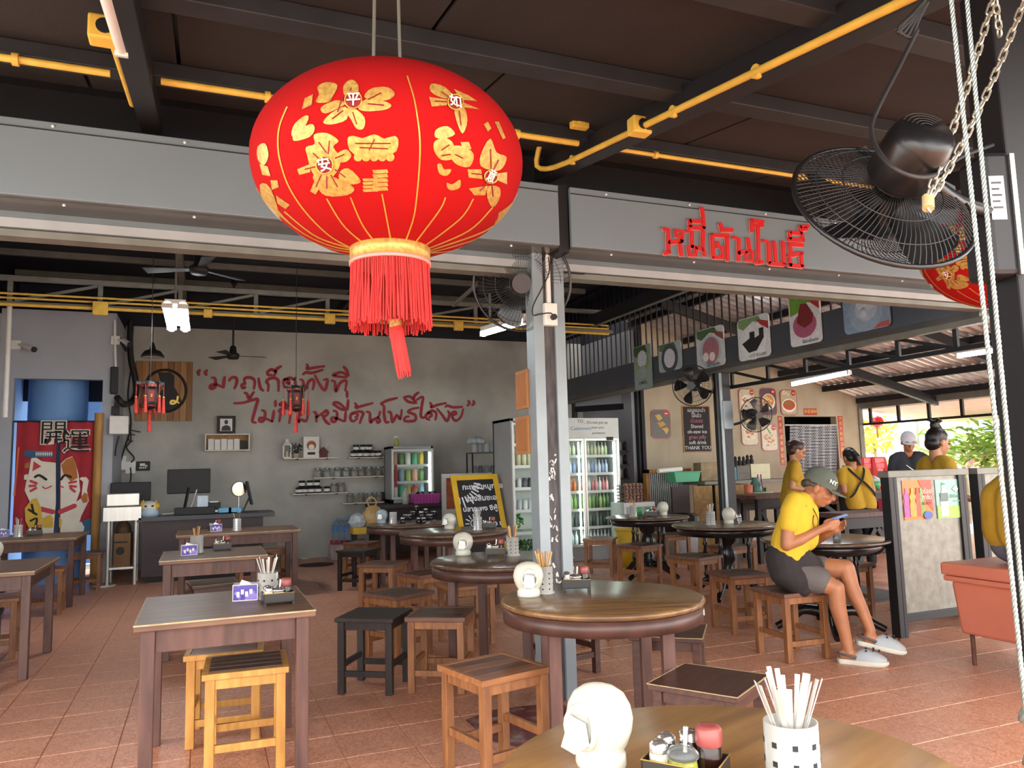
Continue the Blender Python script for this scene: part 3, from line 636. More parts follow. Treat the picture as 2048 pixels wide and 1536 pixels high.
def caddy(x, y, z, deg, where, full=True):
    a = radians(deg); Rz = Matrix.Rotation(a, 4, 'Z'); B = Matrix.Translation((x, y, z)) @ Rz
    t = thing('condiment_caddy', 'black condiment caddy with gilt rim ' + where, 'caddy', (x, y, z), a, 'condiment caddies')
    w, d, h = .072, .05, .056
    MB().box(-w, w, -d, d, .012, .016).box(-w, w, -d, -d + .003, .012, h).box(-w, w, d - .003, d, .012, h).box(-w, -w + .003, -d, d, .012, h).box(w - .003, w, -d, d, .012, h).obj('tray', M_CADDY, t); tr_ = COL.objects[-1]
    for sx in (-1, 1): MB().box(sx * w - .012 * (sx > 0), sx * w + .012 * (sx < 0), -d, d, 0, .012).obj('foot', M_CADDY, t)
    MB().tube([(-w, -d, h), (w, -d, h), (w, d, h), (-w, d, h)], .0018, 5, closed=True).obj('rim', M_GOLDRIM, tr_)
    zz = z + .016
    def P(u, v): q = B @ Vector((u, v, 0)); return (q.x, q.y, zz)
    for k, (u, v) in enumerate(((-.045, -.022), (-.045, .022))):
        s = thing('seasoning_shaker', 'chrome topped seasoning shaker in the caddy ' + where, 'shaker', P(u, v), 0, 'seasoning shakers')
        MB().lathe([(0, 0), (.018, 0), (.02, .01), (.019, .045), (.014, .055)], 10, sm=False).obj('jar', M_SALT, s); MB().lathe([(.0185, .05), (.019, .056), (.018, .066), (.01, .072), (0, .073)], 14).obj('top', M_LID, s)
    s = thing('chilli_jar', 'domed glass chilli jar with spoon in the caddy ' + where, 'jar', P(.0, -.017), 0, 'chilli jars')
    MB().lathe([(0, 0), (.026, 0), (.03, .015), (.027, .038), (.022, .043)], 18).obj('bowl', M_PEPP if full else M_SALT, s); MB().lathe([(.024, .043), (.031, .046), (.031, .053), (.024, .062), (.01, .067), (0, .068)], 18).obj('lid', M_GLASS if full else M_LID, s); MB().cyl((.005, 0, .05), (.01, 0, .1), .0035, .005, 8).obj('spoon', M_STEEL, s)
    s = thing('sauce_bottle', 'red capped sauce bottle in the caddy ' + where, 'bottle', P(.042, .018), 0, 'sauce bottles')
    MB().lathe([(0, 0), (.023, 0), (.024, .004), (.024, .06), (.021, .066)], 20).obj('body', M_SAUCE, s); MB().lathe([(.0245, .064), (.0255, .066), (.0255, .094), (.02, .1), (.012, .1)], 20).obj('cap', M_CAPR, s)
    if full:
        s = thing('vinegar_jar', 'chrome lidded vinegar jar in the caddy ' + where, 'jar', P(0, .027), 0, 'vinegar jars')
        MB().lathe([(0, 0), (.019, 0), (.019, .06), (.016, .066)], 16).obj('body', M_SAUCE, s); MB().lathe([(.0195, .064), (.0195, .08), (0, .082)], 16).obj('lid', M_LID, s)
def tissue_box(x, y, z, deg, label):
    t = thing('tissue_box', label, 'tissue box', (x, y, z), radians(deg), 'purple tissue boxes')
    w, d, h = .058, .036, .078
    MB().box(-w, w, -d, d, .0, h).obj('box', M_PURP, t, .002)
    b = MB()
    for a_ in (-1, 1): b.box(a_ * w - .0015, a_ * w + .0015, -d - .001, d + .001, 0, h + .001)
    b.box(-w, w, -d - .001, d + .001, h - .002, h + .001).box(-w, w, -d - .001, d + .001, 0, .004); b.obj('edge', M_WHITE, t)
    b = MB(); 
    for k in range(4): b.box(-.04 + .02 * k, -.026 + .02 * k, -d - .0015, -d, .02 + .012 * (k % 2), .045 + .01 * (k % 2))
    b.obj('print', M_WHITE, t)
    MB().add([(-.03, -.012, h), (.025, -.014, h), (.03, .012, h), (-.028, .014, h), (-.02, 0, h + .02), (.004, -.008, h + .012), (.022, .004, h + .006)], [(0, 1, 5, 4), (1, 2, 6, 5), (2, 3, 4, 6), (3, 0, 4), (4, 5, 6)]).obj('tissue', M_TISS, t)
# the honey-brown table
dispenser(.778, 1.485, TZ, -68, 'glossy white napkin dispenser on the honey-brown round table')
_c = atz(1371, 1514, TZ + .056); caddy(_c.x, _c.y, TZ, -52, 'on the honey-brown table')
holder(1.052, 1.225, TZ, 'steel cutlery holder full of spoons on the honey-brown round table', True, .125, .05)
sticks(1.052, 1.225, TZ, 18, 'spoon', 'steel cutlery standing in the holder on the honey-brown round table', 'spoons and forks in the holder on the honey-brown table', 1.25, .05)
# pillar table
dispenser(1.475, 3.50, TZ, -18, 'cream white napkin dispenser on the table in front of the pillar')
holder(1.585, 3.56, TZ, 'steel cutlery holder full of chopsticks on the table in front of the pillar', False, .13, .044)
sticks(1.585, 3.56, TZ, 12, 'chopstick', 'wooden chopstick in the holder on the table in front of the pillar', 'chopsticks on the pillar table')
caddy(1.76, 3.56, TZ, -24, 'on the pillar table', False)
# table behind the pillar
dispenser(1.76, 5.38, TZ, -22, 'white napkin dispenser on the dark table just behind the pillar')
caddy(1.95, 5.22, TZ, -20, 'on the table behind the pillar', False)
holder(2.06, 5.16, TZ, 'steel cutlery holder on the dark table just behind the pillar', False, .13, .044)
sticks(2.06, 5.16, TZ, 8, 'chopstick', 'wooden chopstick in the holder on the dark table behind the pillar', 'chopsticks on the table behind the pillar')
# chalkboard table
dispenser(2.40, 7.78, TZ, -55, 'white napkin dispenser on the table before the yellow chalkboard')
holder(2.62, 7.52, TZ, 'steel cutlery holder on the table before the yellow chalkboard', False, .13, .044)
sticks(2.62, 7.52, TZ, 8, 'spoon', 'steel cutlery standing in the holder before the yellow chalkboard', 'spoons and forks before the chalkboard')
caddy(2.78, 7.62, TZ, -15, 'on the chalkboard table', False)
# jar table
dispenser(2.0, 9.22, TZ, -30, 'grey-blue napkin dispenser on the table crowded with black jars', M_DISPB)
holder(2.12, 9.14, TZ, 'steel cutlery holder on the table crowded with black jars', False, .13, .044)
M_JAR = mat('black_glass_jar', '151113', .2, var=.1)
j0 = None
for k in range(17):
    q = atz(796 + 74 * ((k * 37) % 17) / 16, 1046 - 7 * (k % 3), TZ)
    if (q.x - 2.12) ** 2 + (q.y - 9.14) ** 2 < .008: continue
    if j0 is None:
        j0 = thing('condiment_jar', 'black jar with chrome lid crowded on the round table by the chalkboard', 'jar', (q.x, q.y, TZ), 0, 'black condiment jars on the round table')
        MB().lathe([(0, 0), (.03, 0), (.033, .01), (.031, .045), (.025, .05)], 14).obj('body', M_JAR, j0); MB().lathe([(.027, .05), (.031, .052), (.028, .066), (.01, .07), (0, .071)], 14).obj('lid', M_LID, j0)
    else: dup(j0, (q.x, q.y, TZ + (.071 if k % 5 == 4 else 0)))
# pedestal tables
holder(4.82, 8.13, TZ, 'steel cutlery holder on the pedestal table by the drinks cooler', False, .13, .044)
sticks(4.82, 8.13, TZ, 3, 'chopstick', 'wooden chopstick in the holder on the pedestal table by the cooler', 'chopsticks by the cooler')
caddy(5.0, 8.02, TZ, -25, 'on the cooler-side pedestal table', False)
dispenser(5.2, 8.06, TZ, -120, 'white napkin dispenser on the pedestal table by the drinks cooler')
M_GRN = mat('green_plastic', '4fb06a', .4, var=.06)
def mug(x, y, z, label):
    t = thing('water_mug', label, 'mug', (x, y, z), random.uniform(0, 3), 'green plastic mugs')
    MB().lathe([(0, 0), (.034, 0), (.042, .09), (.039, .09), (.032, .006), (0, .006)], 20).obj('cup', M_GRN, t); MB().tube(smooth_path([(.038, 0, .075), (.065, 0, .07), (.066, 0, .035), (.037, 0, .022)], 4), .006, 6).obj('handle', M_GRN, t)
mug(5.0, 8.3, TZ, 'green plastic mug behind the cutlery holder by the drinks cooler'); mug(5.12, 8.28, TZ, 'green plastic mug behind the napkin dispenser by the drinks cooler')
holder(4.76, 6.52, TZ, 'steel cutlery holder on the pedestal table before the fan post', False, .13, .044)
sticks(4.76, 6.52, TZ, 6, 'spoon', 'steel cutlery standing in the holder before the fan post', 'spoons and forks before the fan post', .8)
dispenser(4.95, 6.48, TZ, 75, 'white napkin dispenser seen from behind on the table before the fan post')
t = thing('sauce_bottle', 'small chrome topped bottle beside the napkin dispenser before the fan post', 'bottle', (5.06, 6.45, TZ), 0, 'sauce bottles'); MB().lathe([(0, 0), (.02, 0), (.02, .06), (.015, .07)], 14).obj('body', M_GLASS, t); MB().lathe([(.018, .07), (.018, .09), (0, .095)], 14).obj('cap', M_LID, t)
t = thing('water_glass', 'clear glass on the table beside the man\'s elbow', 'glass', (4.545, 4.64, TZ)); MB().lathe([(0, 0), (.026, 0), (.032, .09), (.03, .09), (.024, .006), (0, .006)], 20).obj('tumbler', M_GLASS, t)
# square tables
tissue_box(.21, 4.14, TZ, -8, 'purple tissue box on the square table with worn edges')
holder(.315, 4.14, TZ, 'square-holed steel cutlery holder on the square table with worn edges', True, .125, .05)
sticks(.315, 4.14, TZ, 8, 'spoon', 'steel cutlery standing in the holder on the worn square table', 'spoons and forks on the worn square table', 1.2, .05)
caddy(.345, 3.93, TZ, 4, 'on the worn square table', False)
tissue_box(-.09, 6.70, TZ, 4, 'purple tissue box on the middle square table')
t = holder(-.035, 6.86, TZ, 'plain steel cutlery holder on the middle square table', True, .14, .05, True)
sticks(-.035, 6.86, TZ, 8, 'chopstick', 'wooden chopstick in the plain holder on the middle square table', 'chopsticks on the middle square table', .7)
caddy(.16, 6.94, TZ, 2, 'on the middle square table', False)
tissue_box(.15, 9.33, TZ, 3, 'purple tissue box on the long table before the cash counter')
caddy(.14, 9.5, TZ, 2, 'on the counter-side long table', False)
holder(.37, 9.3, TZ, 'steel cutlery holder on the long table before the cash counter', False, .13, .044)
sticks(.37, 9.3, TZ, 2, 'chopstick', 'wooden chopstick in the holder before the cash counter', 'chopsticks before the cash counter')
tissue_box(-2.06, 10.2, TZ, 5, 'purple tissue box on the table before the lucky cat curtain')
holder(-1.9, 10.1, TZ, 'steel cutlery holder on the table before the lucky cat curtain', False, .13, .044)
sticks(-1.9, 10.1, TZ, 4, 'spoon', 'steel cutlery standing in the holder before the lucky cat curtain', 'spoons and forks before the curtain')
caddy(-1.75, 10.16, TZ, 3, 'on the curtain-side table', False)
dispenser(-1.5, 7.1, TZ, 20, 'white napkin dispenser on the dark table by the side wall')
# ================================================================== back wall
M_RED = mat('red_wall_paint', '99202c', .6, var=.12, scale=12)
WY = YB - .001
def wp(px, py, off=0.): p = aty(px, py, WY - off); return p
SA = ["260 212,300 220,308 270,300 325,262 345,240 325,262 300,320 295,385 325", "418 205,408 270,402 335", "120 122,98 150,108 182", "205 124,186 150,198 182", "470 250,500 215,545 210,565 240,555 300,535 345",
 "665 292,655 230,700 210,760 225,780 270,770 350", "660 285,625 300,640 338,668 325", "655 395,685 405,700 450,720 465,745 420,770 385", "825 220,835 280,850 340,885 370",
 "940 375,945 300,925 265,950 230,1010 215,1060 240,1068 300,1065 375", "985 178,945 182,935 145,985 115,1032 150,1005 195", "1030 145,1042 110,1098 75",
 "1160 268,1192 290,1186 250,1150 232,1125 265,1138 330", "1138 240,1200 215,1245 230,1275 212", "1265 230,1272 330", "1325 235,1360 250,1375 330,1395 345,1430 260,1480 235,1495 280,1480 355",
 "1360 175,1400 150,1475 155,1600 118", "1405 50,1420 80,1410 108,1500 92,1620 75", "1505 185,1560 290,1620 365,1650 290,1655 235,1610 240", "1705 250,1745 265,1750 360,1765 370,1800 290,1850 250,1885 260,1870 370",
 "1885 210,1730 190,1760 165,1830 150,1900 195", "1850 80,1885 120,1910 190", "530 522,640 515,760 480,815 475,795 560,760 690,752 742,795 755", "865 605,900 620,905 670,880 735,840 735,842 700,905 705,990 742", "1012 610,992 740", "1030 490,1030 560",
 "1075 740,1090 640,1075 610,1150 580,1210 620,1195 760", "1075 535,1130 510,1180 560,1080 545", "1290 610,1320 640,1300 745,1340 720,1400 735,1425 640", "1490 625,1520 650,1522 745", "1522 690,1600 640,1640 610,1660 640,1620 680,1590 660", "1600 680,1640 745,1682 775"]
SBs = ["160 610,200 625,205 680,180 740,140 735,150 695,220 710,290 740", "310 620,300 740", "165 545,170 515,230 520,310 590", "160 530,250 590,320 600", "340 480,330 600", "325 375,328 450",
 "425 690,455 670,435 640,380 650,365 700,395 740,450 705", "390 640,470 620,520 640,500 700,480 762", "420 520,440 545,435 575,520 550,635 520", "560 625,600 640,605 750,640 720,700 690,725 620", "690 690,722 730,697 755,680 732",
 "730 525,770 560,770 640,790 745,830 745", "735 522,820 485,930 458", "820 625,855 640,872 750,925 665,965 715,985 600", "1190 575,1110 590,1060 625,1110 645,1150 670,1140 730,1020 735,1030 690,1070 680",
 "1010 450,1080 440,1140 490,1160 520", "1010 452,1060 500,1140 520", "1190 390,1140 430,1130 480", "1165 480,1240 445,1225 560,1215 670,1240 695,1268 682", "1312 690,1345 672,1330 640,1280 660,1280 700,1320 722", "1290 640,1350 610,1400 640,1390 720",
 "1325 515,1345 545,1340 570,1420 540,1520 520", "1410 585,1470 660,1530 735,1560 650,1540 615", "1600 665,1640 650,1630 625,1590 640,1600 700,1640 732,1700 680,1725 590", "1510 565,1540 550,1600 570,1715 565", "1785 490,1800 520,1775 552", "1845 490,1856 520,1830 546"]
t = thing('wall_lettering', 'red hand painted Thai quotation across the concrete back wall', 'lettering', wp(680, 800))
for org, L_ in ((380, SA), (640, SBs)):
    for s in L_:
        pts = [tuple(float(v) for v in q.split()) for q in s.split(',')]
        P = smooth_path([wp(org + a / 6.0235, 720 + b / 6.0235, .001) for a, b in pts], 4)
        n = len(P); w = [.05 * (.75 + .3 * sin(pi * i / (n - 1))) for i in range(n)]
        MB().stroke(P, w, (0, -1, 0), .003).obj('brush_stroke', M_RED, t, 0, True)
# ---- logo board
a, c = wp(273, 722), wp(384, 842)
t = thing('logo_board', 'wooden plank sign with a black round emblem and gold swirl', 'sign', (a.x, YB, c.z))
n = 9
for i in range(n):
    x0_ = a.x + (c.x - a.x) * i / n; m = wood('plank%d' % (i % 3), ('8a5a2c', '9c6a38', '77491f')[i % 3], ('a97640', 'b98a50', '93642f')[i % 3], .5, 3, (8, 8, 1))
    MB().box(x0_ + .002, x0_ + (c.x - a.x) / n - .002, YB - .035, YB - .002, c.z, a.z).obj('plank', m, t, .002, True)
M_BLK = mat('matte_black', '1b1a1b', .6, var=.1)
def lp(x, y, o=.037): return aty(x / 3.938, 600 + y / 3.938, YB - o)
ring = [lp(1300 + 165 * cos(k * pi / 20), 715 + 165 * sin(k * pi / 20)) for k in range(40)]
MB().tube(ring, .02, 6, closed=True).obj('emblem_ring', M_BLK, t, 0, True)
MB().prism([lp(x, y, .036) for x, y in ((1245, 570), (1340, 570), (1372, 600), (1368, 680), (1405, 740), (1430, 800), (1400, 840), (1340, 872), (1280, 880), (1200, 840), (1165, 790), (1230, 745), (1290, 700), (1262, 640))], (0, -.006, 0)).obj('emblem_figure', M_BLK, t, 0, True)
P = smooth_path([lp(1375, 795, .046), lp(1350, 795, .046), lp(1345, 815, .046), lp(1372, 815, .046), lp(1395, 790, .046), lp(1400, 760, .046)], 4)
MB().stroke(P, [.03] * len(P), (0, -1, 0), .004).stroke([lp(1385, 795, .046), lp(1410, 812, .046)], .02, (0, -1, 0), .004).obj('gold_swirl', mat('gold_leaf', 'e3c04a', .35, .3, var=.1), t, 0, True)
# ---- box shelf and portrait
M_SHELF = mat('white_laminate', 'd8d2c4', .5, var=.04); M_PAPER = mat('white_paper', 'e6e5e0', .8, var=.04)
a, c = wp(410, 869), wp(498, 902)
t = thing('box_shelf', 'small open box shelf holding white paper stacks', 'shelf', (a.x, YB, c.z))
d = .2
for nm, bb in (('board', (a.x, c.x, a.z - .02, a.z)), ('board', (a.x, c.x, c.z, c.z + .02)), ('side', (a.x, a.x + .02, c.z + .02, a.z - .02)), ('side', (c.x - .02, c.x, c.z + .02, a.z - .02))):
    MB().box(bb[0], bb[1], YB - d, YB - .001, bb[2], bb[3]).obj(nm, M_SHELF, t, .002, True)
MB().box(a.x + .02, c.x - .02, YB - .012, YB - .001, c.z + .02, a.z - .02).obj('back_panel', M_WD_PINE, t, 0, True)
for i in range(5):
    x = a.x + .045 + i * .093
    tag(MB().box(x, x + .085, YB - .17, YB - .05, c.z + .021, c.z + .19 - .008 * (i % 2)).obj('paper_stack', M_PAPER, None, .006), 'white paper stack standing in the box shelf', 'paper stack', 'white paper stacks in the box shelf')
tag(MB().box(c.x - .22, c.x - .05, YB - .16, YB - .04, c.z + .021, c.z + .16).box(c.x - .2, c.x - .07, YB - .165, YB - .16, c.z + .06, c.z + .12).obj('receipt_box', M_BLK, None, .008), 'dark box beside the paper stacks in the box shelf', 'box')
p0, p1 = wp(434, 832), wp(470, 868)
t = thing('portrait_frame', 'black and white portrait in an ornate dark frame on the box shelf', 'picture', (p0.x, YB - .06, a.z))
zb = a.z + .001; zt = zb + (p0.z - p1.z); y0_ = YB - .09
MB().box(p0.x, p1.x, y0_, y0_ + .02, zb, zt).obj('frame', M_BLK, t, .006, True)
for k in range(12): MB().ball((p0.x + (p1.x - p0.x) * random.choice((.06, .94, random.random())), y0_ - .002, zb + (zt - zb) * random.choice((.06, .94, random.random()))), .008, 6).obj('ornament', M_LID, t, 0, True)
MB().box(p0.x + .045, p1.x - .045, y0_ - .006, y0_, zb + .045, zt - .045).obj('photo', M_PAPER, t, 0, True)
cx = (p0.x + p1.x) / 2; h_ = zt - zb
MB().prism([(cx - .07, y0_ - .007, zb + .05), (cx + .07, y0_ - .007, zb + .05), (cx + .06, y0_ - .007, zb + .11), (cx + .02, y0_ - .007, zb + .135), (cx - .02, y0_ - .007, zb + .135), (cx - .06, y0_ - .007, zb + .11)], (0, -.001, 0)).ball((cx, y0_ - .006, zb + .185), (.028, .003, .036), 12).obj('figure', mat('grey_print', '45464a', .8, var=.1), t, 0, True)
# ---- thin wall shelves
def shelf(x0, y0, x1, y1, label):
    a, c = wp(x0, y0), wp(x1, y1); z = (a.z + c.z) / 2
    t = thing('wall_shelf', label, 'shelf', (a.x, YB, z), 0, 'thin white wall shelves')
    MB().box(a.x, c.x, YB - .22, YB - .001, z - .018, z).obj('board', M_SHELF, t, .002, True)
    for k in (.25, .8): x = a.x + (c.x - a.x) * k; MB().box(x - .012, x + .012, YB - .224, YB - .001, z - .03, z - .012).obj('bracket', M_BLK, t, 0, True)
    return z
z1 = shelf(565, 918, 672, 914, 'white wall shelf holding the little lantern, plant and picture')
z2 = shelf(694, 917, 773, 912, 'white wall shelf with a pyramid of eight black jars beside the glass showcase')
z3 = shelf(624, 956, 780, 950, 'longest white wall shelf, lined with glass jars')
z4 = shelf(582, 988, 691, 983, 'white wall shelf with black jars and two glass jars of spices')
z5 = shelf(681, 1006, 783, 1001, 'lowest white wall shelf, with spice jars and black mugs')
YS = YB - .12
M_LABEL = mat('white_label', 'e4e2dc', .7, var=.03)
jb = None
def blackjar(px, z, label):
    global jb
    x = aty(px, 900, YS).x
    if jb: return dup(jb, (x, YS, z), 0, label)
    jb = thing('black_jar', label, 'jar', (x, YS, z), 0, 'black jars with white labels')
    MB().lathe([(0, 0), (.05, 0), (.052, .01), (.05, .075), (.044, .08)], 16).obj('body', M_JAR, jb); MB().lathe([(.048, .08), (.049, .1), (0, .102)], 16).obj('lid', M_BLK, jb)
    MB().lathe([(.0535, .02), (.0535, .066), (.053, .066), (.053, .02)], 16).obj('paper_band', M_LABEL, jb)
for px in (707, 720, 733, 746, 757): blackjar(px, z2 + .001, 'black jar with white band in the bottom row of the eight-jar pyramid')
for px in (712, 726, 739): blackjar(px, z2 + .104, 'black jar with white band in the top row of the eight-jar pyramid')
for px in (598, 610, 623, 637, 654): blackjar(px, z4 + .001, 'black jar with white band in the row below the three stacked ones')
for px in (604, 620, 634): blackjar(px, z4 + .104, 'black jar with white band, one of three stacked left of the spice jars')
M_JG = mat('jar_glass', 'cfd6d2', .08, trans=.75, var=0)
gj = {}
def glassjar(px, z, fill, label, h=.15, group='glass jars of dry goods'):
    x = aty(px, 950, YS).x; key = fill
    if key in gj: t = dup(gj[key], (x, YS, z), 0, label, group); return t
    t = gj[key] = thing('glass_jar', label, 'jar', (x, YS, z), 0, group)
    MB().lathe([(0, 0), (.055, 0), (.058, .01), (.058, h - .03), (.046, h - .02)], 16).obj('jar', M_JG, t); MB().lathe([(.048, h - .022), (.052, h - .02), (.052, h), (0, h + .002)], 16).obj('lid', M_LID, t)
    MB().lathe([(0, .006), (.052, .006), (.052, h * .55), (.03, h * .62), (0, h * .6)], 12, sm=False).obj('contents', mat('dry_goods_' + fill, fill, .8, var=.35, scale=40), t); return t
for k, (px, f_) in enumerate(((635, 'd8d0c0'), (654, 'cfc8ba'), (675, 'e3ddd0'), (692, 'ded6c8'), (709, 'd4c8b4'), (722, 'b98a5a'), (738, '9a6a3e'), (757, '7a4a2c'), (770, '6a3a24'))):
    glassjar(px, z3 + .001, f_, ('glass jar of pale dried goods on the longest shelf' if k < 5 else 'glass jar of brown dried goods on the longest shelf'))
for px in (668, 683): glassjar(px, z4 + .001, 'c9a58a', 'glass jar of mixed spices beside the black labelled jars')
for px in (700, 722, 740, 758): glassjar(px, z5 + .001, 'a8704a', 'glass jar of spices on the lowest shelf')
for px in (766, 775):
    x = aty(px, 990, YS).x; t = thing('black_mug', 'black mug at the end of the lowest shelf', 'mug', (x, YS - .02, z5 + .001), 0, 'black mugs on the lowest shelf'); MB().lathe([(0, 0), (.04, 0), (.04, .15 if px == 766 else .1), (.036, .15 if px == 766 else .1), (.036, .01), (0, .01)], 16).obj('cup', M_BLK, t); MB().tube([(.04, 0, .08), (.065, 0, .07), (.065, 0, .04), (.04, 0, .03)], .006, 6).obj('handle', M_BLK, t)
# white lantern, plant, picture, little house
x = aty(574, 900, YS).x; t = thing('candle_lantern', 'small white house shaped candle lantern on the shelf', 'lantern', (x, YS, z1 + .001))
MB().box(-.06, .06, -.06, .06, 0, .02).obj('base', M_WHITE, t); 
for sx in (-1, 1):
    for sy in (-1, 1): MB().box(sx * .055 - .007, sx * .055 + .007, sy * .055 - .007, sy * .055 + .007, .02, .2).obj('post', M_WHITE, t)
MB().add([(-.07, -.07, .2), (.07, -.07, .2), (.07, .07, .2), (-.07, .07, .2), (-.03, -.03, .26), (.03, -.03, .26), (.03, .03, .26), (-.03, .03, .26)], [(0, 1, 5, 4), (1, 2, 6, 5), (2, 3, 7, 6), (3, 0, 4, 7), (4, 5, 6, 7), (3, 2, 1, 0)]).box(-.022, .022, -.022, .022, .26, .3).obj('roof', M_WHITE, t)
MB().cyl((0, 0, .02), (0, 0, .11), .03, n=12).obj('candle', mat('candle_wax', 'c9b79a', .5, var=.05), t)
M_LEAF = mat('dark_leaf', '2c3a26', .5, var=.3, scale=20); M_POT = mat('cream_pot', 'b9ad98', .7, var=.1)
def leafball(mb, c, r, n, ls, mi=0, flat=.8):
    for _ in range(n):
        v = Vector((random.gauss(0, 1), random.gauss(0, 1), random.gauss(0, 1))).normalized(); p = Vector(c) + Vector((v.x * r[0], v.y * r[1], v.z * r[2])) * random.uniform(.55, 1)
        s = v.orthogonal().normalized(); s.rotate(Matrix.Rotation(random.uniform(0, 6.28), 3, v)); u = (v * random.uniform(.2, .9) + s.cross(v)).normalized(); L_ = ls * random.uniform(.6, 1.2)
        mb.add([p, p + u * L_ * .5 + s * L_ * .26, p + u * L_, p + u * L_ * .5 - s * L_ * .26], [(0, 1, 2, 3)], mi)
    return mb
x = aty(592, 900, YS).x; t = thing('potted_plant', 'small dark flowering plant in a cream pot on the shelf', 'plant', (x, YS, z1 + .001))
MB().lathe([(0, 0), (.035, 0), (.055, .07), (.05, .07), (.045, .06), (0, .06)], 14).obj('pot', M_POT, t); leafball(MB(), (0, 0, .15), (.1, .08, .08), 90, .05).obj('foliage', M_LEAF, t)
for k in range(9): a_ = k * 2.4; MB().ball((.08 * cos(a_), -.06, .15 + .07 * sin(a_ * 1.7)), .009, 6).obj('blossom', M_PAPER, t)
a, c = wp(605, 874), wp(636, 915); t = thing('framed_print', 'white print with an orange dish design leaning on the shelf', 'picture', (a.x, YS - .02, z1))
MB().box(a.x, c.x, YS - .02, YS, z1 + .001, a.z).obj('frame', M_PAPER, t, 0, True); cx = (a.x + c.x) / 2
MB().cyl((cx, YS - .021, z1 + .2), (cx, YS - .026, z1 + .2), .075, n=20).obj('emblem', mat('orange_print', 'a8622c', .7, var=.2, scale=20), t, 0, True)
MB().cyl((cx, YS - .026, z1 + .17), (cx, YS - .03, z1 + .17), .045, n=16).obj('emblem_face', M_LABEL, t, 0, True); MB().box(cx - .06, cx + .06, YS - .024, YS - .02, z1 + .05, z1 + .09).obj('lettering', M_BLK, t, 0, True)
x = aty(647, 905, YS).x; t = thing('toy_house', 'dark red model house with sticks on the shelf', 'ornament', (x, YS, z1 + .001)); MB().box(-.07, .06, -.05, .05, 0, .08).obj('walls', mat('maroon_wood', '5a1f1f', .6, var=.1), t); MB().prism([(-.085, -.06, .08), (.08, -.06, .08), (0, -.06, .17)], (0, .12, 0)).obj('roof', mat('maroon_wood', '5a1f1f'), t); MB().cyl((.02, 0, .1), (.08, 0, .24), .005, n=6).obj('stick', M_PAPER, t)
# ---- pendant lamp, fans, tubes overhead
p = aty(305, 715, 11.2); t = thing('pendant_lamp', 'black bell shaped pendant lamp hanging beside the plank sign', 'lamp', p)
MB().lathe([(.14, 0), (.145, .0), (.14, .03), (.1, .085), (.04, .11), (.03, .15), (.015, .2), (0, .2)], 28).obj('shade', M_BLK, t); MB().lathe([(.139, -.004), (.139, .004), (0, .03)], 24).obj('diffuser', mat('lamp_lining', 'c9c2b0', .6, var=.02), t); MB().cyl((0, 0, .2), (0, 0, 4.26 - p.z), .005, n=6).obj('cord', M_BLK, t)
def ceiling_fan(p, top, deg, r, label):
    t = thing('ceiling_fan', label, 'fan', p, radians(deg), 'ceiling fans')
    MB().lathe([(0, -.05), (.07, -.05), (.085, -.02), (.085, .02), (.05, .04), (.04, .12), (.02, .14), (0, .14)], 20).obj('motor', M_BLK, t); MB().cyl((0, 0, .14), (0, 0, top - p.z), .014, n=8).obj('rod', M_BLK, t); MB().lathe([(.05, top - p.z - .08), (.02, top - p.z - .12), (.06, top - p.z)], 14).obj('canopy', M_BLK, t)
    for k in range(3):
        a = 2 * pi * k / 3; d = Vector((cos(a), sin(a), 0)); s = Vector((-sin(a), cos(a), 0))
        MB().add([d * .08 - s * .03 + Vector((0, 0, -.005)), d * .08 + s * .03 + Vector((0, 0, .005)), d * r + s * .065 + Vector((0, 0, .012)), d * r - s * .065 + Vector((0, 0, -.012)), d * .08 - s * .03 + Vector((0, 0, -.012)), d * .08 + s * .03 + Vector((0, 0, -.002)), d * r + s * .065 + Vector((0, 0, .006)), d * r - s * .065 + Vector((0, 0, -.018))], [(0, 1, 2, 3), (7, 6, 5, 4), (0, 4, 5, 1), (1, 5, 6, 2), (2, 6, 7, 3), (3, 7, 4, 0)]).obj('blade', M_BLK, t)
ceiling_fan(aty(466, 711, 11.3), 4.13, 8, .44, 'black three blade ceiling fan in front of the red wall lettering')
ceiling_fan(aty(398, 538, 7.6), 4.13, 40, .5, 'dark three blade ceiling fan up among the purlins behind the fascia')
M_TUBE = mat('lit_tube', 'f3faff', emit=40); M_TUBED = mat('unlit_tube', 'e9e6e2', .3, var=.02)
def tube_lamp(p0, p1, n, label, rod=None, lit=True, r=.016, hous=True, gap=.05, watt=14):
    p0, p1 = Vector(p0), Vector(p1); d = (p1 - p0).normalized(); s = d.cross(Vector((0, 0, 1))).normalized(); u = s.cross(d)
    t = thing('tube_lamp', label, 'lamp', (p0 + p1) / 2, 0, 'tube lamps')
    if hous: MB().bar(p0 + u * .045, p1 + u * .045, .05 + gap * (n - 1), .045).obj('housing', M_WHITE, t, .003, True)
    for k in range(n):
        o = s * ((k - (n - 1) / 2) * gap)
        MB().cyl(p0 + o, p1 + o, r, n=10).obj('tube', M_TUBE if lit else M_TUBED, t, 0, True)
        for q in (p0, p1): MB().bar(q + o - d * .01, q + o + d * .012, r * 2.2, .05).obj('socket', M_WHITE, t, 0, True)
    if rod: 
        for q in rod: MB().cyl(q, (q[0], q[1], 4.26), .012, n=6).obj('rod', M_GALV, t, 0, True)
q0 = aty(350, 612, 8.0); 
tube_lamp(q0, (q0.x, 9.2, q0.z), 2, 'lit double tube lamp hanging end-on from a rod in the hall', [(q0.x, 8.1, q0.z + .06)], gap=.14, r=.045)
q0 = aty(965, 668, 7.0); q1 = aty(1052, 642, 6.1)
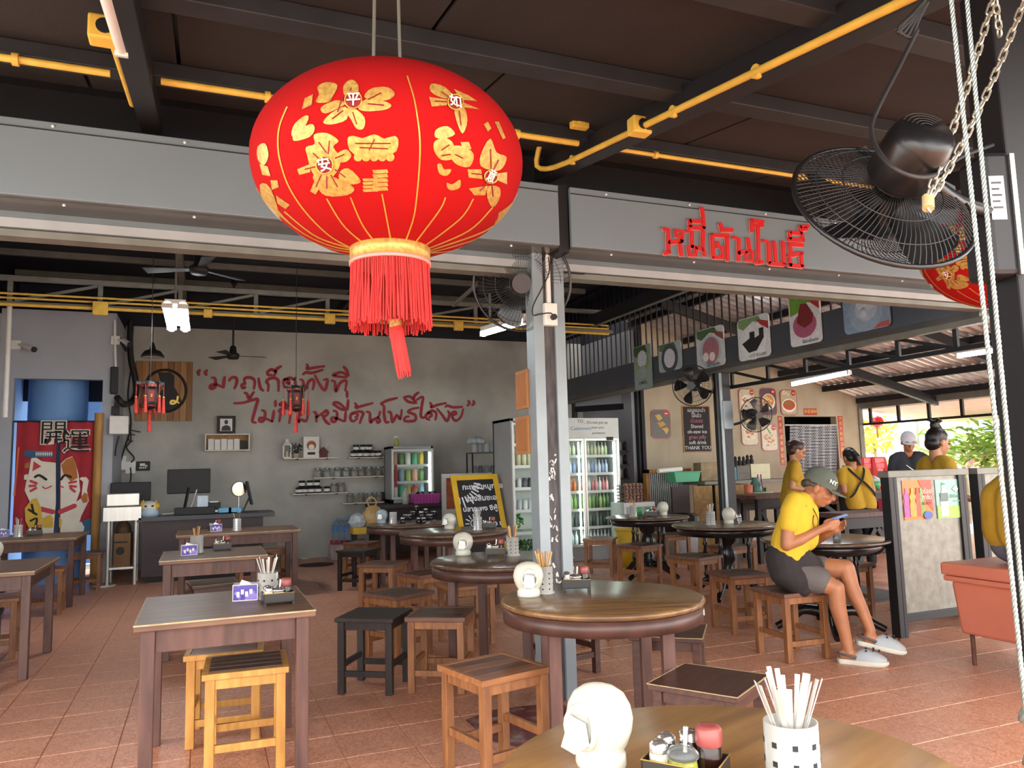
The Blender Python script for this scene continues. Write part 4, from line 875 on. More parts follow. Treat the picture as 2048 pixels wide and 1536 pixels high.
tube_lamp(q0, q1, 1, 'lit slanted tube lamp beside the pillar under the dark wall fan', [tuple(q0 + (q1 - q0) * .2 + Vector((0, 0, .06)))], r=.026)
q0 = atd(243, 100, 2.9); q1 = Vector((q0.x + .0, q0.y - 1.2, q0.z - 1.2 * RS))
tube_lamp(q0, q1, 1, 'unlit white tube lamp fixed along the awning rafter', None, False, .021)
# ---- small black and red palace lanterns
M_LRED = mat('lantern_panel_red', '6e1c1c', .5, var=.2, scale=20); M_TAS = mat('red_tassel_thread', 'b8362e', .8, var=.2, scale=40); M_LGOLD = mat('lantern_gold', 'b07a3c', .4, .4, var=.1)
def palace(px, py, Y, label, deg):
    p = aty(px, py, Y); t = thing('palace_lantern', label, 'lantern', p, radians(deg), 'small palace lanterns')
    k = Y / 12.2; H_ = .3 * k; R_ = .13 * k
    for i in range(6):
        a0 = pi / 3 * i; a1 = a0 + pi / 3
        for z0, z1_, ra, rb, nm in ((-.16, -.12, .92, 1.05, 'lower_panel'), (-.11, .11, .82, .82, 'panel'), (.12, .17, 1.1, 1.1, 'upper_panel')):
            v = [Vector((R_ * ra * cos(a0), R_ * ra * sin(a0), z0 * k)), Vector((R_ * ra * cos(a1), R_ * ra * sin(a1), z0 * k)), Vector((R_ * rb * cos(a1), R_ * rb * sin(a1), z1_ * k)), Vector((R_ * rb * cos(a0), R_ * rb * sin(a0), z1_ * k))]
            c = sum(v, Vector()) / 4; w = [c + (q - c) * .78 for q in v]
            MB().add(v, [(0, 1, 2, 3)]).obj('frame_panel', M_BLK, t); nn = (v[1] - v[0]).cross(v[3] - v[0]).normalized()
            MB().add([q + nn * .006 for q in w], [(0, 1, 2, 3)]).obj(nm, M_LRED, t); pn_ = COL.objects[-1]; w = [c + (q - c) * .22 for q in v]
            MB().add([q + nn * .009 for q in w], [(0, 1, 2, 3)]).obj('gilt_motif', M_LGOLD, pn_)
        d = Vector((cos(a0), sin(a0), 0))
        MB().bar(d * R_ * .85 + Vector((0, 0, -.17 * k)), d * R_ * .85 + Vector((0, 0, .17 * k)), .02, .02).obj('post', M_BLK, t)
        MB().bar(d * R_ * .8 + Vector((0, 0, .17 * k)), d * R_ * 1.45 + Vector((0, 0, .19 * k)), .02, .03).obj('eave', M_BLK, t)
        e = d * R_ * 1.42
        MB().cyl(e + Vector((0, 0, .18 * k)), e + Vector((0, 0, -.02 * k)), .003, n=5).obj('tassel_cord', M_TAS, t); MB().ball(e + Vector((0, 0, -.02 * k)), .014, 8).obj('tassel_bead', M_LGOLD, t)
        MB().cyl(e + Vector((0, 0, -.03 * k)), e + Vector((0, 0, -.25 * k)), .012, .02, 8).obj('tassel', M_TAS, t)
    MB().lathe([(R_ * 1.1, .17 * k), (R_ * .5, .2 * k), (.01, .22 * k)], 6, sm=False).obj('roof', M_BLK, t); MB().lathe([(.01, -.2 * k), (R_ * .9, -.16 * k)], 6, sm=False).obj('bottom', M_BLK, t)
    MB().ball((0, 0, -.23 * k), .016, 8).obj('tassel_bead', M_LGOLD, t); MB().cyl((0, 0, -.2 * k), (0, 0, -.52 * k), .013, .022, 8).obj('tassel', M_TAS, t)
    MB().cyl((0, 0, .2 * k), (0, 0, 4.26 - p.z), .004, n=5).obj('cord', M_BLK, t)
palace(300, 792, 9.0, 'small black and red palace lantern hanging before the plank sign', 15)
palace(592, 798, 9.4, 'small black and red palace lantern hanging before the red wall lettering', 0)
# ---- doorway curtain with lucky cat: only plain shapes of the cloth print
M_CRED = mat('red_curtain', '9c2530', .85, var=.12, scale=4); M_CWHT = mat('cream_print', 'd6cfc0', .85, var=.05); M_CBLK = mat('black_print', '201c1c', .8, var=.1); M_CTAN = mat('tan_print', 'a5672f', .8, var=.1); M_CYEL = mat('yellow_print', 'c9a53c', .8, var=.1); M_CPNK = mat('pink_print', 'b83a48', .8, var=.05); M_CBLU = mat('blue_print', '2f5878', .8, var=.1); M_CORG = mat('orange_print2', 'c2643a', .8, var=.05)
CY = YL - .05
def cvp(x, y, o=0.): return aty(x / 3.938, 600 + y / 3.938, CY - .012 - o)
def cloth(xa, xb, name, par):
    m = MB(); n = 16; r_ = 14; vs = []
    for j in range(r_ + 1):
        for i in range(n + 1):
            u = i / n; px = xa[0] + (xb[0] - xa[0]) * u; px2 = xa[1] + (xb[1] - xa[1]) * u; w = j / r_
            p = aty(px + (px2 - px) * w, 844 + (1066 - 844) * w, CY); vs.append((p.x, CY + .010 * sin(u * 15 + w * 2), p.z))
    m.add(vs, [(j * (n + 1) + i, j * (n + 1) + i + 1, (j + 1) * (n + 1) + i + 1, (j + 1) * (n + 1) + i) for j in range(r_) for i in range(n)], 0, True); return m.obj(name, M_CRED, par, 0, True)
t = thing('doorway_curtain', 'red doorway curtain printed with a white cat and black characters', 'curtain', aty(112, 850, CY))
cl = cloth((34, 24), (117, 101), 'left_cloth', t); c2 = cloth((122, 117), (196, 193), 'right_cloth', t)
MB().cyl(aty(27, 843, CY), aty(200, 843, CY), .012, n=8).obj('rod', M_BLK, t, 0, True)
def cpoly(pts, m, o, par, nm): MB().prism([cvp(x, y + 0, o) for x, y in pts], (0, -.002, 0)).obj(nm, m, par, 0, True)
def shift(pts): return [(x, y) for x, y in pts]
cat_l = [(245, 1250), (275, 1235), (330, 1270), (440, 1282), (440, 1600), (420, 1840), (320, 1840), (330, 1660), (235, 1590), (195, 1500), (205, 1440), (228, 1360)]
cat_r = [(478, 1290), (520, 1250), (570, 1230), (600, 1300), (620, 1380), (632, 1500), (600, 1590), (640, 1560), (655, 1430), (625, 1410), (640, 1395), (680, 1395), (700, 1420), (685, 1500), (700, 1580), (640, 1700), (600, 1840), (475, 1840)]
cpoly(cat_l, M_CWHT, .002, t, 'cat_print'); cpoly(cat_r, M_CWHT, .002, t, 'cat_print')
cpoly([(255, 1350), (265, 1270), (325, 1310)], M_CPNK, .006, t, 'ear_print'); cpoly([(482, 1300), (520, 1255), (572, 1235), (602, 1310), (612, 1400), (560, 1430), (500, 1370)], M_CTAN, .006, t, 'ear_patch_print'); cpoly([(635, 1560), (665, 1515), (690, 1530), (690, 1590), (655, 1600)], M_CTAN, .006, t, 'paw_patch_print')
def cst(pts, w, m, nm, o=.008): MB().stroke(smooth_path([cvp(x, y, o) for x, y in pts], 3), w, (0, -1, 0), .002).obj(nm, m, t, 0, True)
cst([(275, 1395), (310, 1380), (365, 1415)], .03, M_CBLK, 'eye_print'); cst([(480, 1415), (510, 1380), (560, 1395)], .03, M_CBLK, 'eye_print'); cst([(335, 1470), (360, 1485), (405, 1465)], .016, M_CPNK, 'mouth_print'); cst([(470, 1465), (500, 1475)], .016, M_CPNK, 'mouth_print')
for pts in ([(240, 1425), (290, 1445)], [(232, 1465), (280, 1462)], [(240, 1505), (285, 1480)], [(545, 1440), (600, 1430)], [(550, 1465), (600, 1470)], [(555, 1480), (590, 1510)]): cst(pts, .03, M_CPNK, 'whisker_print')
cst([(320, 1645), (420, 1670)], .06, M_CPNK, 'collar_print'); cst([(470, 1670), (590, 1620)], .06, M_CPNK, 'collar_print')
cpoly([(250, 1570), (290, 1560), (325, 1640), (335, 1760), (310, 1850), (250, 1840), (200, 1740), (195, 1640)], M_CYEL, .01, t, 'coin_print'); cpoly([(335, 1720), (395, 1690), (420, 1720), (415, 1790), (340, 1790)], M_CYEL, .01, t, 'bell_print'); cpoly([(465, 1710), (490, 1730), (480, 1790), (465, 1790)], M_CYEL, .01, t, 'bell_print')
for pts in ([(225, 1650), (290, 1690)], [(250, 1610), (265, 1680)], [(240, 1740), (290, 1720), (280, 1780)], [(250, 1800), (310, 1790)]): cst(pts, .026, M_CBLK, 'coin_mark_print', .014)
cpoly([(600, 1780), (650, 1740), (700, 1720), (752, 1740), (740, 1850), (590, 1850)], M_CBLU, .006, t, 'wave_print'); cpoly([(580, 1840), (590, 1770), (640, 1745), (665, 1790), (650, 1845)], M_CWHT, .01, t, 'paw_print')
cpoly([(140, 1160), (155, 1160), (120, 1545), (104, 1545)], M_CORG, .006, t, 'pole_print'); cpoly([(190, 1190), (240, 1185), (330, 1190), (420, 1200), (420, 1235), (330, 1240), (230, 1245), (190, 1225)], M_CBLU, .006, t, 'streamer_print'); cpoly([(195, 1290), (235, 1275), (230, 1320), (195, 1325)], M_CTAN, .006, t, 'streamer_print'); cpoly([(190, 1380), (220, 1370), (215, 1415), (190, 1415)], M_CWHT, .006, t, 'streamer_print')
for k in range(9): MB().prism([cvp(285 + 15 * k, 1190, .009), cvp(293 + 15 * k, 1212, .009), cvp(285 + 15 * k, 1236, .009), cvp(280 + 15 * k, 1212, .009)], (0, -.002, 0)).obj('scale_print', M_CWHT, t, 0, True)
for px, py, ch, s in ((107, 868, '開', .33), (153, 886, '運', .33)):
    p = aty(px, py, CY - .016)
    for b_, m, o in ((.012, M_CWHT, 0), (.0, M_CBLK, .004)):
        mb = text_mb(ch, s, depth=.002, bold=b_); mb.xform(wallM((p.x, CY - .018 - o, p.z))); mb.obj('character_print', m, t, 0, True)
# bamboo post, electrics
q0, q1 = aty(206, 826, YL - .08), atz(198, 1157)
t = thing('wooden_post', 'round pale wooden post beside the cat curtain', 'post', (q1.x, YL - .08, 0)); MB().cyl((q1.x, YL - .08, 0), (q1.x, YL - .08, q0.z), .05, .055, 14).obj('trunk', mat('pale_post', 'a5793f', .6, var=.25, scale=3, stretch=(6, 6, .8)), t, 0, True)
def wbox(x0, y0, x1, y1, Y, d, nm, label, cat, m, bev=.006):
    a, c = aty(x0, y0, Y - d), aty(x1, y1, Y - d); o = MB().box(a.x, c.x, Y - d, Y - .001, c.z, a.z).obj(nm, m, None, bev); return tag(o, label, cat)
YE = YB - .0
wbox(219, 832, 256, 868, YL, .14, 'meter_box', 'white electrical box on the wall above the sockets', 'electrical box', M_WHITE)
wbox(221, 733, 235, 788, YL, .06, 'router_case', 'tall black device case mounted on the wall edge', 'device', M_BLK, .015)
wbox(223, 812, 238, 830, YL, .05, 'small_router', 'small black box standing over the white electrical box', 'device', M_BLK)
for k, (x0_, y0_, x1_, y1_, lb) in enumerate(((228, 912, 252, 940, 'white socket plate with black plug near the steel stand'), (251, 923, 271, 947, 'double white socket plate beside the keypad'))):
    wbox(x0_, y0_, x1_, y1_, YB, .05, 'socket_plate', lb, 'socket', M_WHITE)
a, c = wp(273, 923), wp(300, 941); t = thing('alarm_keypad', 'black wall keypad with small display', 'keypad', (a.x, YB, c.z)); MB().box(a.x, c.x, YB - .04, YB, c.z, a.z).obj('case', M_BLK, t, .008, True); MB().box(a.x + .05, a.x + .12, YB - .043, YB - .04, a.z - .07, a.z - .03).obj('display', M_LABEL, t, 0, True)
for k in range(4): MB().box(a.x + .045 + k * .025, a.x + .06 + k * .025, YB - .043, YB - .04, c.z + .03, c.z + .055).obj('key', M_LABEL, t, 0, True)
MB().ball((c.x - .05, YB - .042, (a.z + c.z) / 2), .018, 8).obj('dial', M_LABEL, t, 0, True)
def cable(pts, r, label, m=None, Y=None): return tag(MB().tube(smooth_path(pts, 5), r, 6).obj('cable', m or M_BLK), label, 'cable', 'loose cables')
YC = YL - .16
cable([aty(x, y, YB - .17 if x > 252 else YL - .12) for x, y in ((262, 640), (260, 680), (262, 720), (270, 755), (272, 785), (262, 805), (246, 808), (234, 795))], .045, 'thick bundle of black cables looping down beside the plank sign')
cable([aty(x, y, YB - .05) for x, y in ((262, 740), (256, 790), (262, 850), (248, 900), (236, 945), (233, 970))], .012, 'thin black cable falling from the bundle to the steel stand')
cable([aty(x, y, YB - .05) for x, y in ((258, 850), (262, 880), (253, 895), (268, 915), (262, 925))], .01, 'thin black cable hanging to the double socket')
cable([aty(x, y, YB - .05) for x, y in ((261, 935), (262, 955), (258, 972))], .01, 'short black cable below the double socket')
cable([aty(x, y, YC) for x, y in ((238, 872), (232, 895), (230, 912))], .01, 'thin black cable below the white electrical box')
for k in range(5):
    x = 258 + random.uniform(-6, 10); cable([aty(x, 840 + 8 * k, YB - .06), aty(x + random.uniform(-12, 12), 850 + 8 * k, YB - .09), aty(x + random.uniform(-8, 22), 858 + 6 * k, YB - .05)], .008, 'tangled thin black wire beside the white electrical box')
tag(MB().cyl(aty(229, 640, YL - .03), aty(231, 735, YL - .03), .018, n=8).obj('trunking', M_WHITE), 'white cable trunking down the wall edge to the black device', 'trunking')
def cctv(px, py, Y, dx, label):
    p = aty(px, py, Y); t = thing('security_camera', label, 'camera', p, 0, 'security cameras')
    MB().box(-.055, .055, -.04, .0, -.06, .06).obj('mount', M_WHITE, t, .006); MB().tube([(.03, -.03, 0), (.09, -.07, -.01), (.13, -.1, -.03)], .018, 8).obj('arm', M_WHITE, t); q = Vector((.13, -.1, -.03)); e = q + Vector((dx, -.1, -.05)); MB().cyl(q - (e - q) * .3, e, .035, n=12).obj('body', M_WHITE, t); MB().cyl(e, e + (e - q) * .12, .036, n=12).obj('lens', M_BLK, t)
cctv(33, 690, YL, .1, 'white bullet security camera above the cat curtain'); cctv(231, 681, YL, .06, 'white bullet security camera beside the cable bundle')
tag(MB().cyl(aty(20, 590, 10.6), aty(10, 835, 10.6), .03, n=10).obj('wall_pipe', M_WHITE), 'white pipe running down the side wall', 'pipe')
tag(MB().box(XL, XL + .08, 10.4, 10.75, 1.95, 2.45).obj('breaker_panel', M_WHITE, None, .01), 'white breaker panel on the side wall below the pipe', 'electrical box')
tag(MB().cyl((XL + .03, 10.5, 1.9), (XL + .03, 10.5, .2), .022, n=8).obj('wall_conduit', M_YEL), 'yellow conduit below the white breaker panel', 'conduit')
# ---- steel stand
p = atz(240, 1130); sx, sy = p.x, 11.25
a, c = aty(206, 1040, 11.0), aty(282, 1040, 11.0); zt = aty(240, 1013, 11.0).z; zb = aty(240, 1042, 11.0).z
t = thing('steel_stand', 'stainless steel stand with a folded apron top', 'stand', ((a.x + c.x) / 2, 11.2, 0))
MB().box(a.x, c.x, 11.0, 11.01, zb, zt).box(a.x, c.x, 11.0, 11.5, zt - .01, zt).obj('top', M_STEEL, t, 0, True)
for x in (a.x + .06, c.x - .06):
    for y in (11.05, 11.45): MB().cyl((x, y, 0), (x, y, zb + .02), .02, n=10).obj('leg', M_STEEL, t, 0, True)
MB().box(a.x + .06, c.x - .06, 11.05, 11.45, .2, .225).obj('shelf', M_STEEL, t, 0, True)
tag(MB().box(a.x + .02, a.x + .4, 11.1, 11.35, zt + .002, zt + .16).box(a.x + .4, c.x - .1, 11.12, 11.3, zt + .002, zt + .15).obj('steel_box', M_STEEL, None, .01), 'dull steel box lying on the steel stand', 'box')
tag(MB().box(a.x + .03, c.x + .08, 11.42, 11.5, zt + .05, zt + .3).box(a.x + .2, a.x + .3, 11.4, 11.5, zt, zt + .06).obj('black_screen', M_BLK, None, .012), 'black flat screen behind the steel box', 'screen')
M_CARD = mat('brown_cardboard', '7a5a3c', .85, var=.12, scale=6)
t = thing('cardboard_box', 'brown cardboard box with a sack on the shelf of the steel stand', 'box', ((a.x + c.x) / 2, 11.25, .226)); w = (c.x - a.x) / 2 - .12
MB().box(-w, w, -.16, .16, 0, .42).obj('carton', M_CARD, t, .004); MB().ball((0, 0, .45), (w * .95, .15, .13), 12).obj('sack', mat('brown_sack', '5a4230', .9, var=.2), t)
MB().cyl((-.02, -.161, .2), (-.02, -.163, .2), .05, n=14).box(-.09, .06, -.163, -.161, .3, .32).obj('print', M_BLK, t)
# ---- cash counter
CYF = 11.0; ct = aty(400, 1030, CYF).z; ca, cb = aty(276, 1030, CYF).x, aty(550, 1030, CYF).x
M_CTOP = mat('slate_top', '3e3d42', .45, var=.12, scale=8); M_CFR = mat('dark_plum_panel', '35272a', .5, var=.15, scale=4)
t = thing('cash_counter', 'long dark cash counter with a slate grey top', 'counter', ((ca + cb) / 2, CYF + .3, 0))
MB().box(ca, cb, CYF, CYF + .7, ct - .06, ct).obj('counter_top', M_CTOP, t, .006, True); MB().box(ca + .05, cb - .15, CYF + .05, CYF + .65, .08, ct - .06).obj('body', M_CFR, t, 0, True); MB().box(ca + .12, cb - .2, CYF + .1, CYF + .6, 0, .08).obj('plinth', M_BLK, t, 0, True)
for z in (.32, .42): MB().box(ca + .1, cb - .2, CYF + .035, CYF + .05, z, z + .03).obj('panel_rail', M_CFR, t, 0, True)
def on_counter(px): return aty(px, 1010, CYF + .3).x
x0_, x1_ = on_counter(333), on_counter(420); zz = ct
t = thing('monitor', 'black monitor turned away on the cash counter', 'monitor', ((x0_ + x1_) / 2, CYF + .32, ct)); w = (x1_ - x0_) / 2; zl0 = aty(376, 987, CYF + .3).z - ct; zl1 = aty(376, 938, CYF + .3).z - ct
MB().box(-w, w, -.02, .02, zl0, zl1).obj('screen_case', M_BLK, t, .012); MB().bar((0, -.03, zl0 + .08), (-.06, -.06, 0.01), .05, .02).obj('stand_arm', M_BLK, t); MB().box(-.16, .14, -.12, .1, 0, .012).obj('stand_base', M_BLK, t, .004)
MB().tube(smooth_path([(.1, -.03, zl0 + .05), (.02, -.08, .08), (-.15, -.1, .03), (-.32, -.06, .02)], 5), .008, 6).obj('cable', M_WHITE, t)
x = on_counter(382); tag(MB().box(x - .2, x + .3, CYF + .08, CYF + .25, ct + .001, ct + .1).obj('till_box', M_BLK, None, .01), 'low black till box in front of the monitor', 'till')
x = on_counter(405); tag(MB().box(x - .07, x + .07, CYF + .1, CYF + .13, ct + .102, ct + .25).obj('price_display', mat('pale_blue_plastic', 'b9c9d6', .4, var=.1, scale=20), None, .008), 'pale blue payment card stand on the till box', 'card stand')
x = on_counter(427); t = thing('receipt_printer', 'black receipt printer with a white slip', 'printer', (x, CYF + .3, ct)); MB().box(-.09, .09, -.1, .1, 0, .15).obj('case', M_BLK, t, .01); MB().box(-.05, .06, -.08, .0, .15, .165).obj('paper', M_PAPER, t); MB().box(-.08, .06, -.105, -.1, .02, .05).obj('slip', M_PAPER, t)
M_LBLU = mat('light_blue_plastic', '5fa3cc', .45, var=.06)
for k, px in enumerate((449, 470)):
    x = on_counter(px); t = thing('blue_tray', 'light blue plastic tray on the cash counter, %s' % ('next to the printer' if k == 0 else 'next to the round mirror'), 'tray', (x, CYF + .25, ct)); MB().box(-.085, .085, -.08, .08, 0, .012).box(-.085, .085, -.08, -.074, 0, .07).box(-.085, .085, .074, .08, 0, .07).box(-.085, -.079, -.08, .08, 0, .07).box(.079, .085, -.08, .08, 0, .07).obj('tray', M_LBLU, t)
x = on_counter(477); t = thing('table_mirror', 'round table mirror on a thin stand', 'mirror', (x, CYF + .22, ct)); zc2 = aty(479, 978, CYF + .2).z - ct
R_ = Matrix.Rotation(radians(15), 4, 'Z'); MB().cyl((0, .006, zc2), (0, -.006, zc2), .105, n=28).xform(R_).obj('rim', M_CTOP, t); MB().cyl((0, -.0065, zc2), (0, -.009, zc2), .095, n=28).xform(R_).obj('glass', mat('mirror_glass', '8d8478', .06, .95, var=0), t); MB().cyl((0, 0, 0), (0, 0, zc2 - .1), .006, n=8).obj('stem', M_LID, t); MB().lathe([(0, 0), (.06, 0), (.055, .01), (0, .014)], 16).obj('base', M_LID, t)
x = on_counter(508); t = thing('order_tablet', 'black tablet screen tilted on a stand at the counter end', 'tablet', (x, CYF + .3, ct)); MB().bar((-.03, 0, .1), (-.1, 0, .42), .3, .03, (1, 0, .2)).obj('screen_case', M_BLK, t, .006); MB().bar((-.06, 0, .2), (-.14, 0, .02), .04, .02, (1, 0, 0)).obj('stand_arm', M_BLK, t); MB().box(-.2, .06, -.1, .1, 0, .012).obj('stand_base', M_BLK, t)
x = on_counter(301); t = thing('cat_coin_bank', 'yellow and white cat shaped coin bank with a pale blue base', 'ornament', (x, CYF + .12, ct)); MB().lathe([(0, 0), (.1, 0), (.115, .03), (.115, .07), (.1, .1)], 20).obj('base', mat('powder_blue', '9db9c9', .4, var=.05), t); MB().ball((0, 0, .12), (.115, .1, .08), 16).obj('head', mat('cream_glaze', 'd8d2bf', .4, var=.1), t)
M_CATY = mat('yellow_glaze', 'cfa23a', .4, var=.05)
for s_ in (-1, 1): MB().lathe([(.035, .15), (.0, .225)], 8, (s_ * .075, 0, 0)).obj('ear', M_CATY, t); MB().ball((s_ * .09, -.02, .13), (.035, .06, .05), 10).obj('patch', M_CATY, t); MB().ball((s_ * .04, -.095, .14), (.018, .008, .012), 8).obj('eye', M_BLK, t)
# ---- floor bits by the wall
tag(MB().lathe([(0, 0), (.13, 0), (.14, .012), (0, .012)], 24, atz(207, 1173)).obj('white_dish', M_WHITE), 'white dish lying on the floor by the steel stand', 'dish')
tag(MB().lathe([(0, 0), (.06, 0), (.065, .015), (0, .02)], 20, atz(610, 1118)).obj('white_saucer', M_WHITE), 'small white saucer on the floor at the foot of the wall', 'dish')
tag(MB().lathe([(0, .0), (.25, .0), (.25, .012), (0, .012)], 32, atz(633, 1130), sy=.9).obj('floor_drain_mat', mat('dark_mat', '3a2420', .8, var=.15)), 'dark round mat on the floor below the wall shelves', 'mat')
M_PET = mat('pet_bottle', 'b9cddd', .12, trans=.7, var=0); M_BLBL = mat('blue_bottle_label', '5f86b8', .5, var=.1)
bt = None
for k, px in enumerate((672, 683, 693)):
    p = aty(px, 1080, 12.3); lb = 'large clear water bottle standing by the wall'
    if bt is None:
        bt = thing('water_bottle', lb, 'bottle', (p.x, 12.3, .3), 0, 'water bottles by the wall'); MB().lathe([(0, 0), (.06, 0), (.062, .02), (.055, .1), (.062, .13), (.06, .24), (.03, .3), (.02, .31)], 16).obj('body', M_PET, bt); MB().lathe([(.022, .31), (.022, .34), (0, .34)], 12).obj('cap', M_LBLU, bt); MB().lathe([(.0625, .14), (.0625, .22), (.061, .22), (.061, .14)], 16).obj('paper_band', M_BLBL, bt)
    else: dup(bt, (p.x, 12.3 - .05 * k, .3))
t = thing('bottle_crate', 'pack of red capped bottles on the floor under the water bottles', 'crate', aty(695, 1115, 12.3).xy.to_3d() + Vector((0, 0, 0))); MB().box(-.28, .3, -.14, .16, 0, .24).obj('pack', mat('shrink_wrap', 'b9a7a2', .2, var=.25, scale=12), t, .02)
for i in range(7):
    for j in range(3): MB().cyl((-.24 + .08 * i, -.1 + .09 * j, .24), (-.24 + .08 * i, -.1 + .09 * j, .298), .017, n=8).obj('bottle_cap', M_CPNK, t)
# ---- showcase fridge on a table
q0, q1 = aty(783, 1020, 12.0), aty(868, 1020, 12.0); zt = aty(825, 892, 12.0).z; zb = aty(825, 1005, 12.0).z
tag(MB().box(q0.x - .3, q1.x + .25, 11.95, 12.6, zb - .06, zb - .01).box(q0.x - .25, q0.x - .2, 12.0, 12.05, 0, zb - .06).box(q1.x + .15, q1.x + .2, 12.0, 12.05, 0, zb - .06).box(q0.x - .25, q0.x - .2, 12.5, 12.55, 0, zb - .06).box(q1.x + .15, q1.x + .2, 12.5, 12.55, 0, zb - .06).box(q0.x - .25, q1.x + .2, 12.3, 12.34, .1, zb - .06).obj('side_table', M_CFR), 'dark table under the small glass showcase', 'table')
M_FRW = mat('white_enamel', 'c8cdc9', .35, var=.04); M_FRG = mat('grey_enamel', '9a9c9e', .4, var=.05); M_COOL = mat('cool_light', 'e8fff2', emit=9); M_PANE = mat('door_glass', 'eef7f2', .03, trans=.0, alpha=.14, var=0); M_FRIN = mat('cooler_inside', 'dfe8e2', .5, var=.03)
def cooler(name, label, x0, x1, y0, y1, z0, z1, doors, hd, mside, sh, plinth=.12, wall=.04):
    t = thing(name, label, 'cooler', ((x0 + x1) / 2, (y0 + y1) / 2, 0) if z0 < .3 else ((x0 + x1) / 2, (y0 + y1) / 2, z0))
    MB().box(x0, x0 + wall, y0, y1, z0, z1).box(x1 - wall, x1, y0, y1, z0, z1).box(x0, x1, y1 - wall, y1, z0, z1).box(x0, x1, y0, y1, z1 - wall, z1).box(x0, x1, y0, y1, z0, z0 + plinth).obj('cabinet', mside, t, .003, True)
    MB().box(x0 + wall, x1 - wall, y1 - wall - .006, y1 - wall, z0 + plinth, z1 - wall).obj('liner', M_FRIN, t, 0, True)
    zs = [z0 + plinth + (z1 - hd - z0 - plinth) * k / sh for k in range(1, sh)]
    for z in zs: MB().box(x0 + wall, x1 - wall, y0 + .06, y1 - wall - .01, z - .008, z + .008).box(x0 + wall, x1 - wall, y0 + .055, y0 + .06, z - .02, z + .02).obj('shelf', M_FRW, t, 0, True)
    if hd > .06: MB().box(x0, x1, y0 - .03, y0 + .03, z1 - hd, z1).obj('header', M_FRW, t, .006, True)
    w = (x1 - x0) / doors
    for k in range(doors):
        a, b = x0 + w * k, x0 + w * (k + 1); fz0, fz1_ = z0 + plinth, z1 - hd; f = .035
        d = MB().box(a + .004, a + f, y0 - .03, y0, fz0, fz1_).box(b - f, b - .004, y0 - .03, y0, fz0, fz1_).box(a + f, b - f, y0 - .03, y0, fz0, fz0 + f).box(a + f, b - f, y0 - .03, y0, fz1_ - f, fz1_).obj('door', M_STEEL if doors > 1 else M_FRW, t, .002, True)
        MB().box(a + f, b - f, y0 - .018, y0 - .014, fz0 + f, fz1_ - f).obj('pane', M_PANE, d).location = d.location
        hx = a + f + .01 if k else b - f - .01
        MB().box(hx - .012, hx + .012, y0 - .06, y0 - .03, (fz0 + fz1_) / 2 - .17, (fz0 + fz1_) / 2 + .05).obj('handle', M_BLK, d, .004)
        MB().cyl((b - f - .02, y0 + .05, fz0 + .05), (b - f - .02, y0 + .05, fz1_ - .05), .014, n=8).obj('light_tube', M_COOL, t, 0, True)
    return t, zs
cooler('showcase_fridge', 'small glass fronted showcase on the dark table', q0.x, q1.x, 12.0, 12.5, zb, zt, 1, .05, M_FRG, 3, .06)
tag(MB().box(q0.x + .05, q0.x + .08, 11.94, 11.9705, zb + .25, zb + .6).obj('red_strap', M_RED), 'red strap hanging on the showcase door', 'strap')
colr = ['d9dcd0', '5fae8a', 'c4b04a', 'b85a48', '8fb6c8', 'a8c070', 'd8a08a', '6a8f5a']
def fill(x0, x1, y, z, n, kind, label, group, cols, h):
    for i in range(n):
        x = x0 + (x1 - x0) * (i + .5) / n; m = mat('goods_' + cols[i % len(cols)], cols[i % len(cols)], .35, var=.08); r = (x1 - x0) / n * .42
        r = min(r, .045)
        if kind == 'bottle': b = MB().lathe([(0, 0), (r, 0), (r, h * .6), (r * .35, h * .8), (r * .35, h), (0, h)], 10, (x, y, z))
        else: b = MB().lathe([(0, 0), (r * .9, 0), (r, h * .1), (r, h * .8), (r * .8, h * .86), (r * .8, h), (0, h)], 12, (x, y, z))
        tag(b.obj(kind, m), label, kind, group)
iz = [zb + .06, zb + .06 + (zt - .05 - zb - .06) / 3, zb + .06 + 2 * (zt - .05 - zb - .06) / 3]
for k, z in enumerate(iz): fill(q0.x + .06, q1.x - .08, 12.25, z + .009, 5, 'jar', 'coloured jar on the %s shelf of the small showcase' % ('bottom', 'middle', 'top')[k], 'jars in the small showcase', [colr[(k * 3 + j) % 8] for j in range(5)], .2)
t = thing('spray_bottle', 'green and white spray bottle on top of the small showcase', 'bottle', (aty(793, 880, 12.2).x, 12.2, zt + .001)); MB().lathe([(0, 0), (.04, 0), (.04, .09), (.015, .12), (.015, .14)], 12).obj('body', mat('yellow_green_plastic', 'a8ad5a', .4, var=.05), t); MB().box(-.04, .02, -.015, .015, .14, .17).obj('trigger', M_WHITE, t)
t = thing('pink_basket', 'magenta plastic basket full of small things beside the showcase', 'basket', (aty(850, 1015, 11.9).x, 11.85, zb - .009)); a_ = .27
tag(MB().box(q0.x - .25, q1.x + .45, 11.6, 11.94, zb - .06, zb - .01).box(q0.x - .2, q0.x - .15, 11.65, 11.7, 0, zb - .06).box(q1.x + .35, q1.x + .4, 11.65, 11.7, 0, zb - .06).box(q0.x - .2, q1.x + .4, 11.85, 11.88, .1, zb - .06).obj('front_table', M_CFR), 'dark narrow table holding the magenta basket', 'table')
t.location = (aty(850, 1015, 11.75).x, 11.76, zb - .009)
M_MAG = mat('magenta_plastic', 'b84a9c', .45, var=.06)
MB().hexa([(-.2, -.12, 0), (.2, -.12, 0), (.2, .12, 0), (-.2, .12, 0)], [(-.23, -.14, .15), (.23, -.14, .15), (.23, .14, .15), (-.23, .14, .15)]).obj('tub', M_MAG, t, .006)
for k in range(9): MB().box(-.21 + .05 * k, -.2 + .05 * k, -.138, -.128, .03, .13).obj('slot', mat('dark_magenta', '8a2f74', .5, var=0), t)
